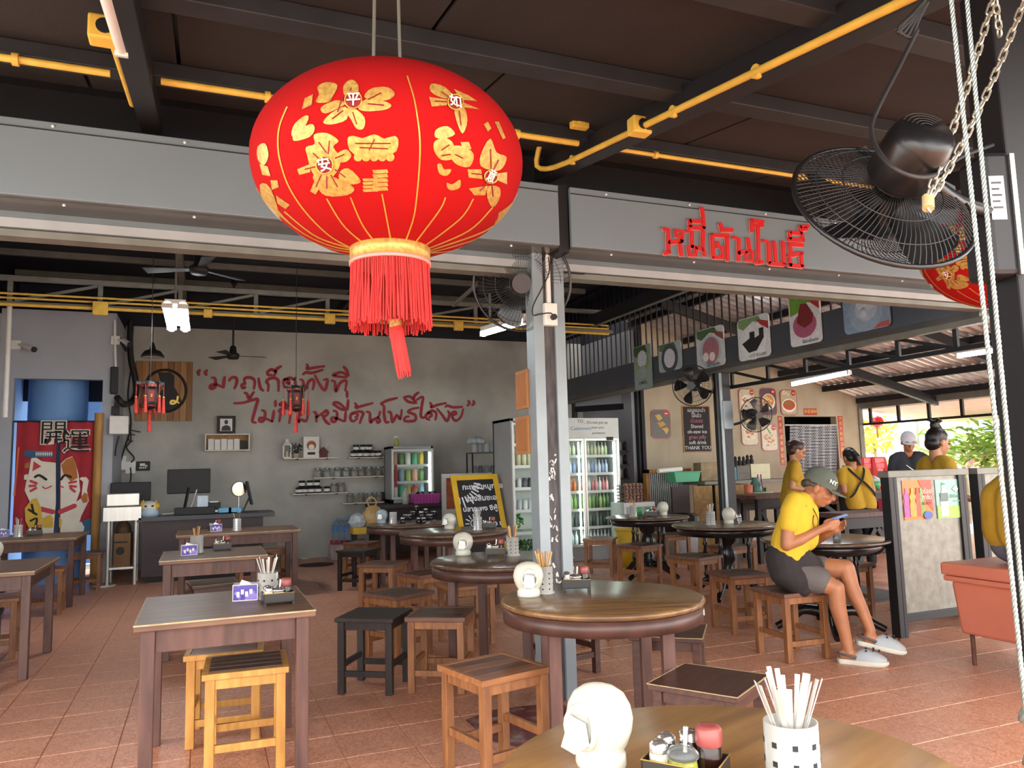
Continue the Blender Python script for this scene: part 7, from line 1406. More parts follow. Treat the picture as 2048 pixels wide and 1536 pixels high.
for b_, m, nm in prints: b2 = MB(); b2.v, b2.f, b2.mi, b2.sm = list(b_.v), list(b_.f), list(b_.mi), list(b_.sm); b2.xform(Sx); b2.obj(nm, m, l2, 0, True)
# ================================================================== fans
M_FAN = mat('black_fan_plastic', '141315', .3, var=.08); M_WIRE = mat('fan_wire', '38383a', .35, .5, var=.1)
def fan(label, C0, ax, R, group='wall fans', nw=60, blades=5, motor=1., wr=.0013, mount=None):
    C0 = Vector(C0); ax = Vector(ax).normalized(); u = ax.orthogonal().normalized()
    zz = Vector((0, 0, 1)); u = (zz - ax * zz.dot(ax)).normalized(); v = ax.cross(u)
    t = thing('wall_fan', label, 'fan', C0, 0, group)
    P = lambda r, a, d: C0 + (u * cos(a) + v * sin(a)) * r + ax * d
    MB().tube([P(R, 2 * pi * k / 48, 0) for k in range(48)], .008 * R / .27, 8, closed=True).obj('guard_rim', M_FAN, t, 0, True)
    for sgn, nm, dep in ((1, 'front_guard', .075), (-1, 'rear_guard', .08)):
        b = MB()
        for k in range(nw):
            a = 2 * pi * k / nw; tw = .25 * sgn
            b.tube([P(R * (1 - f_), a + tw * f_, sgn * dep * R / .27 * (1 - (1 - f_) ** 2.4)) for f_ in (0, .12, .3, .55, .8)], wr, 4)
        for f_ in (.2, .45, .75): b.tube([P(R * (1 - f_), 2 * pi * k / 36, sgn * dep * R / .27 * (1 - (1 - f_) ** 2.4)) for k in range(36)], wr * 1.3, 4, closed=True)
        b.cyl(P(0, 0, sgn * dep * R / .27), P(0, 0, sgn * (dep + .008) * R / .27), R * .2, n=20); b.obj(nm, M_WIRE, t, 0, True)
    for k in range(blades):
        a = 2 * pi * k / blades + .3; b = MB(); prof = [(.18, -.1, .1), (.4, -.3, .25), (.65, -.42, .3), (.85, -.38, .28), (.92, -.2, .2)]
        vs = []
        for f_, a0, a1 in prof:
            vs += [P(R * f_, a + a0, -.03 * R / .27), P(R * f_, a + (a0 + a1) / 2, .004), P(R * f_, a + a1, .03 * R / .27)]
        b.add(vs, [(3 * i + j, 3 * i + 1 + j, 3 * i + 4 + j, 3 * i + 3 + j) for i in range(4) for j in (0, 1)], 0, True); b.obj('blade', M_FAN, t, 0, True)
    k_ = R / .27 * motor
    MB().cyl(P(0, 0, -.04 * k_), P(0, 0, .05 * k_), .045 * k_, n=20).obj('hub', M_FAN, t, 0, True)
    m = MB(); rings = [(-.085, .082), (-.1, .092), (-.2, .086), (-.23, .08), (-.245, .068), (-.25, .0)]; n = 28
    vs = [P(r * k_, 2 * pi * j / n, d * k_) for d, r in rings for j in range(n)]; m.add(vs, [(i * n + j, (i + 1) * n + j, (i + 1) * n + (j + 1) % n, i * n + (j + 1) % n) for i in range(len(rings) - 1) for j in range(n)], 0, True); m.obj('motor_housing', M_FAN, t, 0, True)
    b = MB()
    for q in range(5): b.tube([P(.055 * k_, -.9 + .45 * j, -.2485 * k_) if 0 else P((.02 + .011 * q) * k_, -1.0 + .4 * j, -.2515 * k_) for j in range(6)], .0015, 4)
    b.obj('vent_rib', M_WIRE, t, 0, True)
    if mount: 
        q = P(0, 0, -.14 * k_); MB().tube(smooth_path([q, (q + Vector(mount)) / 2 - Vector((0, 0, .03)), Vector(mount)], 4), .022 * k_, 8).obj('arm', M_FAN, t, 0, True)
    return t
# black column with the big fan
colp = atd(1986, 300, 2.12)
k_ = Vector((colp.x, colp.y, 0)); rgt = Vector((CF.y, -CF.x, 0)).normalized()
t = thing('awning_column', 'black square steel column in front of the fascia', 'column', k_ + rgt * .075); t['kind'] = 'structure'; t.rotation_euler = (0, 0, radians(-22))
MB().box(-.075, .075, -.05, .09, 0, rz(colp.y) + .02).obj('shaft', M_BLACK, t, .006)
fc = atd(1766, 408, 1.93)
vw = ray(1766, 408).normalized(); idn = (CR * -.51 - CU * .86); axf = (vw * .70 + idn * .72)
f1 = fan('big black wall fan tilted down in front of the red lettering', fc, axf, .226, 'wall fans', 84, 5, 1.05, .0014, k_ + rgt * .0 + Vector((0, 0, fc.z + .02)))
# its wall bracket with label
br = atd(1950, 440, 2.1); t = thing('fan_bracket', 'black fan bracket with a white sticker on the column', 'bracket', k_ + Vector((0, 0, br.z)), radians(-22)); MB().box(-.07, .004, -.06, .06, -.17, .17).obj('case', M_BLACK, t, .015); MB().box(-.072, -.07, -.03, .03, 0, 0).add([(-.06, -.0615, -.02), (-.02, -.0615, -.02), (-.02, -.0615, .1), (-.06, -.0615, .1)], [(0, 1, 2, 3)]).obj('sticker', M_PAPER, t); MB().box(.0, .012, -.065, -.03, -.17, .16).obj('steel_edge', M_LID, t)
for k in range(5): MB().add([(-.055, -.062, .01 + .017 * k), (-.028 - .006 * (k % 2), -.062, .01 + .017 * k), (-.028 - .006 * (k % 2), -.062, .016 + .017 * k), (-.055, -.062, .016 + .017 * k)], [(0, 1, 2, 3)]).obj('print_line', M_FRG if 0 else M_CTOP, t)
cable([atd(*q) for q in ((1835, 60, 1.9), (1800, 130, 1.88), (1750, 230, 1.8), (1745, 275, 1.75), (1770, 320, 1.68), (1815, 350, 1.66), (1870, 350, 1.75), (1920, 315, 1.9), (1985, 290, 2.05))], .0055, 'black power cable looping around the big fan motor')
b = [cable([atd(*q) for q in ((1850, 0 + 5 * k, 1.9), (1810 - 4 * k, 45 + 3 * k, 1.9), (1795 + 9 * k, 66 + 3 * k, 1.9), (1822 + 5 * k, 40, 1.9), (1855, 5, 1.9))], .005, 'coiled black cable tied under the awning') for k in range(4)]
# ropes
M_ROPE = mat('steel_rope', '9aa5a2', .35, .6, var=.2, scale=60, stretch=(1, 1, 3))
for k, (dx, lb) in enumerate(((0, 'twisted steel rope stretched beside the black column, with its shackle at the bottom'), (.021, 'second twisted steel rope stretched next to the shackled one'))):
    p = atd(1996, 900, 1.5); base = Vector((p.x, p.y, 0)) + rgt * dx * 1.0
    base2 = base + rgt * (.012 if k == 0 else -.004)
    topp = base + rgt * (-.012 if k == 0 else .004); t = thing('steel_rope', lb, 'rope', base2, 0, 'steel ropes by the column')
    zt_ = rz(p.y) + .02
    for s in range(3):
        P = []
        for i in range(560):
            f_ = i / 559; z = .25 + (zt_ - .25) * f_; c = base2 + (topp - base2) * f_; a = 2 * pi * (z / .03) + s * 2.094; P.append((c.x + .0024 * cos(a), c.y + .0024 * sin(a), z))
        MB().tube(P, .0027, 5).obj('strand', M_ROPE, t, 0, True)
    if k == 0:
        for z in (.86, .78): MB().tube([(base2.x + .014 * cos(a), base2.y + .014 * sin(a), z + .01 * sin(2 * a)) for a in [2 * pi * j / 14 for j in range(14)]], .006, 6, closed=True).obj('clamp', M_GALV, t, 0, True)
    MB().cyl((base2.x, base2.y, 0), (base2.x, base2.y, .25), .012, n=10).obj('anchor_rod', M_GALV, t, 0, True)
# chains
M_CHN = mat('zinc_chain', 'c9c6b8', .3, .7, var=.1)
def chain(label, P0, P1, n, sag=0.):
    P0, P1 = Vector(P0), Vector(P1); t = thing('chain', label, 'chain', P1, 0, 'fan support chains'); pts = [P0 + (P1 - P0) * (i / n) - Vector((0, 0, sag * sin(pi * i / n))) for i in range(n + 1)]
    for i in range(n):
        a, b = pts[i], pts[i + 1]; d = (b - a); L_ = d.length * .62; d.normalize(); s = d.cross(CF).normalized()
        if i % 2: s = d.cross(s).normalized()
        c = (a + b) / 2; r = .0075; ring = []
        for j in range(16):
            an = 2 * pi * j / 16; ring.append(c + d * ((L_ - r) * (1 if cos(an) > 0 else -1) * min(1, abs(cos(an)) * 3) + r * cos(an)) * 1.0 + s * r * sin(an))
        MB().tube(ring, .0028, 5, closed=True).obj('link', M_CHN, t, 0, True)
blk = atd(1856, 402, 1.74)
chain('zinc chain running from the awning to the wooden toggle above the fan', atd(1994, -30, 1.95), blk + Vector((0, 0, .01)), 22, .02)
chain('zinc chain running from the black column to the wooden toggle above the fan', atd(2056, -20, 2.0), blk + Vector((.012, 0, .008)), 22, .03)
chain('short loose end of zinc chain hanging near the awning', atd(1988, -20, 1.95), atd(2000, 72, 1.95), 6)
tag(MB().cyl(blk + Vector((-.006, -.004, -.02)), blk + Vector((.006, .004, .012)), .013, n=10).obj('chain_toggle', mat('pale_toggle', 'b8a67a', .6, var=.15)), 'pale wooden toggle joining the two fan chains', 'toggle')
chain('short zinc chain from the wooden toggle down to the fan guard', blk - Vector((0, 0, .02)), fc + CR * .12 + CU * .0 + vw * .02, 3)
# other fans
pf = atx(1385, 770, XB - .35); fan('black five blade wall fan facing the tables from the fan post', atx(1385, 771, XB - .32), (-.75, -.62, -.12), .25, 'wall fans', 48, 5, .9, .0012, (XB - .02, pp, pf.z - .1))
fan('black wall fan turned sideways before the food boards', (XB + .28, pp - .25, aty(1487, 830, pp - .2).z), (-.1, -.55, -.1), .21, 'wall fans', 48, 5, .9, .0012, (XB + .1, pp, aty(1487, 850, pp).z))
f3 = atd(1044, 566, 4.75); fan('dark wall fan fixed on the back of the grey pillar', f3, (-.35, -.8, -.25), .3, 'wall fans', 64, 5, .9, .0014, (1.97, PY + .12, f3.z - .05))
tag(MB().box(XB - .03, XB + .12, pp - .03, pp, 1.0, 1.35).obj('switch_box', M_FRG if 0 else M_FASCL, None, .01), 'pale grey switch box on the fan post', 'switch').location.z = .75
# white socket on pillar, trunking and plug
a, c = aty(1085, 607, PY), aty(1112, 653, PY)
t = thing('pillar_socket', 'cream socket box with a black plug on the pillar', 'socket', ((a.x + c.x) / 2, PY, (a.z + c.z) / 2)); w, h = (c.x - a.x) / 2, (a.z - c.z) / 2; MB().box(-w, w, -.03, .019, -h, h).obj('case', M_WHITE, t, .006); MB().cyl((.01, -.03, -.02), (.01, -.055, -.02), .018, n=14).obj('plug', M_BLK, t)
tag(MB().box((a.x + c.x) / 2 - .012, (a.x + c.x) / 2 + .014, PY - .004, PY + .019, a.z, fz0 + .0).obj('trunking', M_WHITE, None, .002), 'white cable trunking above the pillar socket', 'trunking')
cable([aty(x, y, PY - .03) for x, y in ((1097, 515), (1098, 545), (1082, 580), (1067, 610), (1066, 630), (1080, 628), (1100, 626), (1106, 630))], .004, 'thin black cable curling into the pillar socket')
# ================================================================== people
M_SKIN = mat('tanned_skin', 'a86e4c', .5, var=.08, scale=14); M_SKINL = mat('light_tan_skin', 'b07c5c', .5, var=.06, scale=14)
M_YSH = mat('yellow_cotton', 'd8b02c', .85, var=.08, scale=9, bump=.15); M_YSH2 = mat('mustard_cotton', 'b08a22', .85, var=.08, scale=9, bump=.15); M_APR = mat('black_apron', '1d1b1d', .85, var=.2, scale=8, bump=.2); M_APR2 = mat('charcoal_apron', '2b2526', .85, var=.15, scale=8, bump=.2); M_SHO = mat('grey_shorts', '5f5856', .85, var=.12, scale=9); M_NAVYS = mat('navy_cotton', '23252d', .85, var=.1, scale=8)
M_HAIR = mat('black_hair', '15110f', .4, var=.25, scale=40, stretch=(6, 6, 1)); M_HAIRB = mat('brown_hair', '3a221c', .4, var=.25, scale=40, stretch=(6, 6, 1)); M_CAP = mat('olive_cap', '5c6257', .85, var=.1, scale=20); M_CAPG = mat('pale_cap', 'b4b2b8', .85, var=.08, scale=20); M_CROC = mat('grey_clog', 'a9adb2', .6, var=.06, scale=10); M_CROCS = mat('clog_sole', 'c9c6b8', .6, var=.05); M_JEAN = mat('grey_trousers', '5a5a66', .85, var=.12, scale=9); M_BTR = mat('black_trousers', '1a191b', .85, var=.15, scale=9); M_EYE = mat('dark_eye', '140d0a', .2, var=0)
def blob(name, chains, balls, m, parent, vox=.008, it=5):
    b = MB()
    for ch in chains:
        for i in range(len(ch)):
            p, r = Vector(ch[i][0]), ch[i][1]; b.ball(p, r, 14)
            if i:
                q, r0 = Vector(ch[i - 1][0]), ch[i - 1][1]
                if (p - q).length > 1e-5: b.cyl(q, p, r0, r, 14)
    for c, r, R in balls: b.ball(c, r, 18, 0, R)
    o = b.obj(name, m, parent, 0, True)
    md = o.modifiers.new('skin_over', 'REMESH'); md.mode = 'VOXEL'; md.voxel_size = vox; md.use_smooth_shade = True
    ms = o.modifiers.new('soften', 'SMOOTH'); ms.iterations = it; ms.factor = .5
    return o
def head(hc, f, s=1., jaw=1.):
    f = Vector(f).normalized(); sd = f.cross(Vector((0, 0, 1))).normalized(); up = sd.cross(f).normalized(); R = Matrix((f, sd, up)).transposed()
    q = lambda a, b, c: hc + (f * a + sd * b + up * c) * s
    balls = [(q(-.008, 0, .02), (.098 * s, .077 * s, .1 * s), R), (q(.035, 0, -.05), (.062 * s, .06 * s, .068 * s), R), (q(.06, 0, -.09), (.03 * s, .034 * s, .024 * s), R), (q(.078, 0, -.03), (.02 * s, .05 * s, .03 * s), R), (q(.082, 0, .03), (.016 * s, .05 * s, .014 * s), R)]
    for k in (-1, 1): balls += [(q(-.005, k * .08, -.012), (.02 * s, .01 * s, .034 * s), R), (q(.055, k * .045, -.035), (.026 * s, .02 * s, .024 * s), R)]
    ch = [[(q(.092, 0, .012), .010 * s), (q(.112, 0, -.02), .0125 * s), (q(.112, 0, -.028), .015 * s)], [(q(.095, -.02, -.058), .007 * s), (q(.101, 0, -.056), .009 * s), (q(.095, .02, -.058), .007 * s)], [(q(.093, -.018, -.07), .008 * s), (q(.097, 0, -.071), .0095 * s), (q(.093, .018, -.07), .008 * s)]]
    return q, R, balls, ch, up, sd
def face_bits(q, R, s, par, brow=None):
    for k in (-1, 1):
        MB().ball(q(.088, k * .032, .004), (.009 * s, .014 * s, .006 * s), 10, 0, R).obj('eye', M_EYE, par, 0, True); MB().tube([q(.096, k * .015, .024), q(.095, k * .034, .031), q(.082, k * .052, .026)], .004 * s, 5).obj('eyebrow', brow or M_HAIR, par, 0, True)
def cap(q, R, up, sd, f, s, m, par, mark=None, brim=True):
    n = 24; m_ = 8; vs = []
    for i in range(m_ + 1):
        th = pi / 2 * i / m_
        for j in range(n): vs.append(q(-.008 + .112 * cos(2 * pi * j / n) * cos(th) * .98, .09 * sin(2 * pi * j / n) * cos(th), .035 + .102 * sin(th) ** .9 if th > 0 else .02))
    MB().add(vs, [(i * n + j, i * n + (j + 1) % n, (i + 1) * n + (j + 1) % n, (i + 1) * n + j) for i in range(m_) for j in range(n)], 0, True).obj('cap_crown', m, par, 0, True)
    if brim:
        b = MB(); vs = []
        for lay in (0, -.005):
            for i in range(11):
                a = -1.15 + 2.3 * i / 10; vs += [q(.10 * cos(a) + .0, .088 * sin(a), .022 + lay - .0), q(.10 * cos(a) + .078 * cos(a * .8), .092 * sin(a), .022 + lay - .012 * (sin(a) ** 2))]
        b.add(vs, [(2 * i, 2 * i + 1, 2 * i + 3, 2 * i + 2) for i in range(10)] + [(22 + 2 * i + 2, 22 + 2 * i + 3, 22 + 2 * i + 1, 22 + 2 * i) for i in range(10)] + [(2 * i + 1, 22 + 2 * i + 1, 22 + 2 * i + 3, 2 * i + 3) for i in range(10)], 0, True); b.obj('cap_brim', m, par, 0, True)
def hand(palm, wr, fdir, side, nrm, s=1., curl=.5):
    """chains for palm, four fingers and thumb; fdir finger direction, side towards the thumb, nrm palm-inwards"""
    f, sd, nm = [Vector(v).normalized() for v in (fdir, side, nrm)]; ch = [[(wr, .026 * s), (palm, .03 * s)]]
    for k in range(4):
        o = sd * (.027 - .018 * k) * s; L_ = (.078, .085, .08, .064)[k] * s
        a = palm + f * .03 * s + o; b = a + f * L_ * .45 + nm * L_ * .12 * curl * 2; c = b + f * L_ * .3 * (1 - curl * .6) + nm * L_ * .3 * curl; d = c + f * L_ * .12 * (1 - curl) + nm * L_ * .28 * curl
        ch.append([(palm + o * .7, .0125 * s), (a, .011 * s), (b, .0095 * s), (c, .0088 * s), (d, .008 * s)])
    a = palm + sd * .035 * s - f * .01 * s; ch.append([(palm - f * .01 * s + sd * .012 * s, .016 * s), (a + nm * .012 * s, .0125 * s), (a + f * .03 * s + nm * .026 * s + sd * .008 * s, .0105 * s), (a + f * .055 * s + nm * .034 * s, .009 * s)])
    return ch
# ---------------------------------------------------------------- the seated man
B0 = Vector((3.84, 4.40, 0)); vv = Vector((B0.x, B0.y, 0)).normalized(); rr = Vector((vv.y, -vv.x, 0))
def pt(px, py, off=0.):
    d = ray(px, py); return EYE + d * (((B0 - EYE).dot(vv) + off) / d.dot(vv))
UP = Vector((0, 0, 1))
man = thing('person', 'seated man in a yellow shirt, olive cap and grey clogs, looking at a phone', 'person', B0 + Vector((0, 0, SZ)))
hc = pt(1638, 974, 0); hf = rr * .86 - UP * .5 - vv * .1
q, R, hb, hch, hup, hsd = head(hc, hf, 1.06)
kn1, an1 = pt(1672, 1176, -.13), pt(1697, 1306, -.13); kn2, an2 = pt(1692, 1136, -.0), pt(1741, 1262, -.03)
W1, P1 = pt(1636, 1061, -.12), pt(1654, 1053, -.085); W2, P2 = pt(1656, 1068, .11), pt(1670, 1060, .075)
ph = pt(1673, 1036, -.005)
chs = hch + [[(hc - hup * .07 - hf.normalized() * .02, .058), (pt(1612, 1003, 0), .06), (pt(1600, 1015, 0), .08)],
  [(pt(1600, 1012, -.08), .08), (pt(1582, 1060, -.05), .11), (pt(1580, 1125, -.06), .12)], [(pt(1600, 1012, .08), .08), (pt(1582, 1060, .05), .11), (pt(1580, 1125, .06), .12)],
  [(pt(1583, 1012, -.16), .052), (pt(1576, 1055, -.19), .046), (pt(1573, 1090, -.2), .041), (pt(1600, 1079, -.175), .04), (W1, .027)],
  [(pt(1610, 1008, .16), .052), (pt(1618, 1050, .2), .045), (pt(1632, 1080, .21), .04), (W2, .027)],
  [(pt(1588, 1148, -.09), .09), (pt(1635, 1162, -.11), .078), (kn1, .056), (kn1 + (an1 - kn1) * .3 - rr * .012, .055), (kn1 + (an1 - kn1) * .7, .04), (an1, .034), (Vector((an1.x, an1.y, .07)), .034)],
  [(pt(1590, 1142, .09), .09), (pt(1640, 1138, .05), .08), (kn2, .058), (kn2 + (an2 - kn2) * .3 - rr * .015, .055), (kn2 + (an2 - kn2) * .7, .04), (an2, .034)]]
fx = Vector((an1.x, an1.y, 0)); fdir1 = (rr * .9 - vv * .1).normalized()
chs += [[(fx - fdir1 * .03 + UP * .055, .034), (fx + fdir1 * .12 + UP * .05, .03)]]
fd2 = (pt(1810, 1290, -.03) - pt(1728, 1272, -.03)).normalized(); h2 = pt(1736, 1276, -.03)
chs += [[(an2, .034), (h2, .034), (h2 + fd2 * .13, .03)]]
chs += hand(P1, W1, (pt(1684, 1046, -.075) - P1), UP, vv, .95, .55) + hand(P2, W2, (pt(1692, 1046, .06) - P2), UP, -vv, .95, .6)
blob('body', chs, hb, M_SKIN, man, .0058, 4)
face_bits(q, R, 1.06, man, mat('grey_hair', '4a4440', .6, var=.2, scale=40)); cap(q, R, hup, hsd, hf, 1.06, M_CAP, man)
blob('hair', [[(q(-.07, -.055, -.005), .026), (q(-.085, 0, -.02), .032), (q(-.07, .055, -.005), .026)], [(q(-.045, -.07, .0), .018), (q(.0, -.076, .01), .012)], [(q(-.045, .07, .0), .018), (q(.0, .076, .01), .012)]], [], mat('grey_hair', '4a4440'), man, .006, 3)
mk = text_mb('NY', .04, depth=.002, bold=.001); e_ = q(.055, -.082, .08); nrm = (q(.08, .16, .1) - q(0, 0, .02)).normalized(); mk.xform(wallM(q(.068, .078, .072), nrm, radians(28))); mk.obj('cap_mark', M_PAPER, man, 0, True)
blob('shirt', [[(pt(1603, 1006, -.07), .082), (pt(1592, 1040, -.075), .118), (pt(1580, 1085, -.07), .128), (pt(1576, 1120, -.065), .125)], [(pt(1603, 1006, .07), .082), (pt(1592, 1040, .075), .118), (pt(1580, 1085, .07), .128), (pt(1576, 1120, .065), .125)],
  [(pt(1590, 1004, -.12), .072), (pt(1582, 1020, -.165), .07), (pt(1577, 1048, -.185), .066)], [(pt(1608, 1002, .12), .072), (pt(1613, 1018, .165), .07), (pt(1619, 1046, .195), .064)], [(pt(1608, 1024, -.03), .1), (pt(1608, 1075, -.02), .1)], [(pt(1608, 1024, .03), .1), (pt(1608, 1075, .02), .1)]], [], M_YSH, man, .009, 6)
blob('shorts', [[(pt(1572, 1135, -.06), .135), (pt(1590, 1150, -.1), .105), (pt(1636, 1160, -.115), .094)], [(pt(1572, 1135, .06), .135), (pt(1592, 1142, .09), .105), (pt(1642, 1138, .05), .092)]], [], M_SHO, man, .009, 5)
blob('apron', [[(pt(1568, 1118, -.075), .128), (pt(1574, 1142, -.105), .122), (pt(1594, 1160, -.135), .1), (pt(1606, 1178, -.15), .055)], [(pt(1585, 1118, .05), .13), (pt(1600, 1128, .03), .12), (pt(1620, 1134, -.02), .095)], [(pt(1585, 1112, -.05), .125), (pt(1608, 1136, -.06), .11)]], [], M_APR2, man, .009, 5)
def clog(h, d, par, upv=UP):
    sd = d.cross(upv).normalized(); u = sd.cross(d).normalized(); n = 24
    out = [(-.075, 0), (-.06, .034), (0, .038), (.08, .05), (.15, .052), (.19, .036), (.205, 0), (.19, -.036), (.15, -.048), (.08, -.045), (0, -.038), (-.06, -.034)]
    out = [(p.x * 1.1, p.y * 1.15) for p in smooth_path([(a, b, 0) for a, b in out], 3, True)]
    b = MB(); k = len(out); vs = []
    for z, f_ in ((0, .97), (.012, 1.03), (.03, 1.02)): vs += [h + d * (x * f_) + sd * y * f_ + u * z for x, y in out]
    b.add(vs, [tuple(range(k - 1, -1, -1)), tuple(range(2 * k, 3 * k))] + [(r * k + i, r * k + (i + 1) % k, (r + 1) * k + (i + 1) % k, (r + 1) * k + i) for r in (0, 1) for i in range(k)]); b.obj('clog_sole', M_CROCS, par, 0, True)
    up_ = MB(); vs = []; rows = [(.03, .035, .062), (.07, .046, .085), (.11, .051, .08), (.15, .05, .066), (.18, .04, .05), (.2, .02, .036)]
    for x, w, z in [(x * 1.1, w * 1.15, z * 1.12) for x, w, z in rows]: vs += [h + d * x + sd * (w * cos(a)) + u * (.026 + (z - .02) * max(0, sin(a)) ** .7) for a in [pi * j / 10 for j in range(11)]]
    up_.add(vs, [(r * 11 + j, r * 11 + j + 1, (r + 1) * 11 + j + 1, (r + 1) * 11 + j) for r in range(5) for j in range(10)], 0, True); cl = up_.obj('clog_upper', M_CROC, par, 0, True)
    MB().tube(smooth_path([h + d * .04 - sd * .045 + u * .05, h - d * .03 - sd * .042 + u * .06, h - d * .075 + u * .06, h - d * .03 + sd * .042 + u * .06, h + d * .04 + sd * .045 + u * .05], 4), .008, 6).obj('heel_strap', M_APR2 if 0 else M_SHO, par, 0, True)
    for i, (x, a) in enumerate(((.09, .9), (.09, 1.5), (.09, 2.2), (.13, 1.0), (.13, 1.7), (.13, 2.3), (.16, 1.3), (.16, 1.9))):
        w = .048; z = .07 if x < .15 else .06; MB().ball(h + d * x * 1.1 + sd * w * 1.15 * cos(a) + u * (.026 + (z * 1.12 - .0) * sin(a) ** .7), .007, 6).obj('vent_hole', M_EYE, cl, 0, True)
clog(fx + fdir1 * .01, fdir1, man); clog(h2 - Vector((0, 0, .055)), fd2, man, (UP - fd2 * UP.dot(fd2)).normalized())
MB().tube(smooth_path([pt(1612, 992, -.075), pt(1625, 1015, -.1), pt(1636, 1040, -.12), pt(1632, 1060, -.12), pt(1626, 1045, -.12), pt(1628, 1030, -.11)], 4), .003, 5).obj('spectacle_cord', M_EYE, man, 0, True)
t = thing('phone', 'pale blue mobile phone held in both hands by the seated man', 'phone', ph); u_ = (pt(1697, 1027, -.005) - pt(1650, 1042, -.005)).normalized(); n_ = u_.cross(vv).normalized()
MB().bar(ph - u_ * .07, ph + u_ * .075, .075, .012, n_).obj('case', mat('blue_phone_case', '5f7fc0', .3, var=.05), t, .003, True); MB().bar(ph - u_ * .066 + n_ * (-.0 if n_.z < 0 else .007), ph + u_ * .07 + n_ * (0 if n_.z < 0 else .007), .068, .002, n_).obj('screen', mat('phone_glass', '9aaac8', .1, var=.1), t, 0, True)
# ---------------------------------------------------------------- standing people
def standing(label, pos, fwd, h, lean, tilt, shirt, skin, trousers, hair, armz=1.0, reach=.3, apron=None, capm=None, style='', turn=0.):
    s = h / 1.6; f = Vector((fwd[0], fwd[1], 0)).normalized(); sd = Vector((f.y, -f.x, 0)); pos = Vector((pos[0], pos[1], 0)); t = thing('person', label, 'person', pos)
    hip = pos + UP * .86 * s; ca, sa = cos(lean), sin(lean); tu = UP * ca + f * sa; tf = f * ca - UP * sa
    def L(x, y, z): return (pos + sd * x * s + f * y * s + UP * z * s) if z <= .86 else (hip + sd * x * s + tf * y * s + tu * (z - .86) * s)
    hcn = L(0, .03, 1.385) + (tu * .3 + UP * .7).normalized() * .1 * s; hd = (f * cos(tilt) - UP * sin(tilt)); hd = (Matrix.Rotation(turn, 3, 'Z') @ hd)
    q, R, hb, hch, hup, hsd = head(hcn, hd, s)
    ch = hch + [[(hcn - hup * .06 * s - hd * .02 * s, .05 * s), (L(0, .0, 1.34), .055 * s)], [(L(-.09, 0, 1.27), .075 * s), (L(-.07, 0, 1.1), .095 * s), (L(-.07, 0, .95), .1 * s), (L(-.09, 0, .86), .105 * s)], [(L(.09, 0, 1.27), .075 * s), (L(.07, 0, 1.1), .095 * s), (L(.07, 0, .95), .1 * s), (L(.09, 0, .86), .105 * s)]]
    for k in (-1, 1):
        ch.append([(L(k * .09, 0, .86), .095 * s), (L(k * .1, .02, .48), .06 * s), (L(k * .1, 0, .1), .04 * s), (L(k * .1, 0, .05), .038 * s), (L(k * .11, .14, .03), .028 * s)])
        el = L(k * .21, -.02, 1.02); wr = pos + f * (reach) * s + sd * k * .12 * s + UP * armz * s; pm = wr + (f * .7 - sd * k * .4).normalized() * .06 * s
        ch.append([(L(k * .165, 0, 1.285), .05 * s), (L(k * .195, -.01, 1.15), .043 * s), (el, .038 * s), (wr, .026 * s)]); ch += hand(pm, wr, f - sd * k * .4, UP * .5 - sd * k, -UP, .9 * s, .5)
    blob('body', ch, hb, skin, t, .0085, 4); face_bits(q, R, s, t)
    sc = []
    for k in (-1, 1):
        sc.append([(L(k * .085, 0, 1.29), .078 * s), (L(k * .085, .01, 1.15), .115 * s), (L(k * .085, .01, 1.0), .12 * s), (L(k * .09, 0, .84), .125 * s)]); sc.append([(L(k * .12, 0, 1.295), .068 * s), (L(k * .17, 0, 1.27), .066 * s), (L(k * .195, 0, 1.14), .066 * s)])
    blob('shirt', sc, [], shirt, t, .011, 5)
    blob('trousers', [[(L(k * .085, 0, .84), .118 * s), (L(k * .1, .02, .48), .08 * s), (L(k * .1, 0, .1), .065 * s)] for k in (-1, 1)], [], trousers, t, .013, 4)
    for k in (-1, 1): blob('shoe', [[(L(k * .1, -.03, .035), .035 * s), (L(k * .11, .15, .03), .034 * s)]], [], M_BTR, t, .009, 3)
    if apron: blob('apron', [[(L(k * .07, .03, .97), .125 * s), (L(k * .07, .04, .8), .135 * s), (L(k * .08, .05, .6), .12 * s)] for k in (-1, 1)], [], apron, t, .013, 5)
    hb2 = [(q(-.022, 0, .04), (.1 * s, .086 * s, .098 * s), R), (q(-.05, 0, -.02), (.065 * s, .08 * s, .075 * s), R)]; hc2 = []
    if style == 'bun':
        hc2.append([(q(-.03, 0, .12), .045 * s), (q(-.06, 0, .15), .04 * s)])
        for k in range(9): a = -1.2 + .3 * k; hc2.append([(q(-.05, 0, .16), .016 * s), (q(-.05 + .05 * cos(a * 2), .07 * sin(a), .2), .01 * s), (q(-.06 + .06 * cos(a * 2), .11 * sin(a), .19), .006 * s)])
    if style == 'tail': hc2.append([(q(-.11, 0, .02), .04 * s), (q(-.14, .01, -.06), .042 * s), (q(-.13, .02, -.16), .02 * s)])
    if style == 'low': hc2.append([(q(-.09, 0, .05), .035 * s), (q(-.12, 0, .03), .045 * s)])
    if capm: cap(q, R, hup, hsd, hd, s, capm, t, None, True); hb2 = [(q(-.05, 0, -.01), (.055 * s, .078 * s, .05 * s), R)]
    blob('hair', hc2, hb2, hair, t, .008, 3)
    return t, L, q, s
def ptat(px, D): d = ray(px, 930); return (d.x * D, d.y * D)
vw_ = lambda px: (lambda d: Vector((d.x, d.y, 0)).normalized())(ray(px, 930)); rt_ = lambda px: (lambda v: Vector((v.y, -v.x, 0)))(vw_(px))
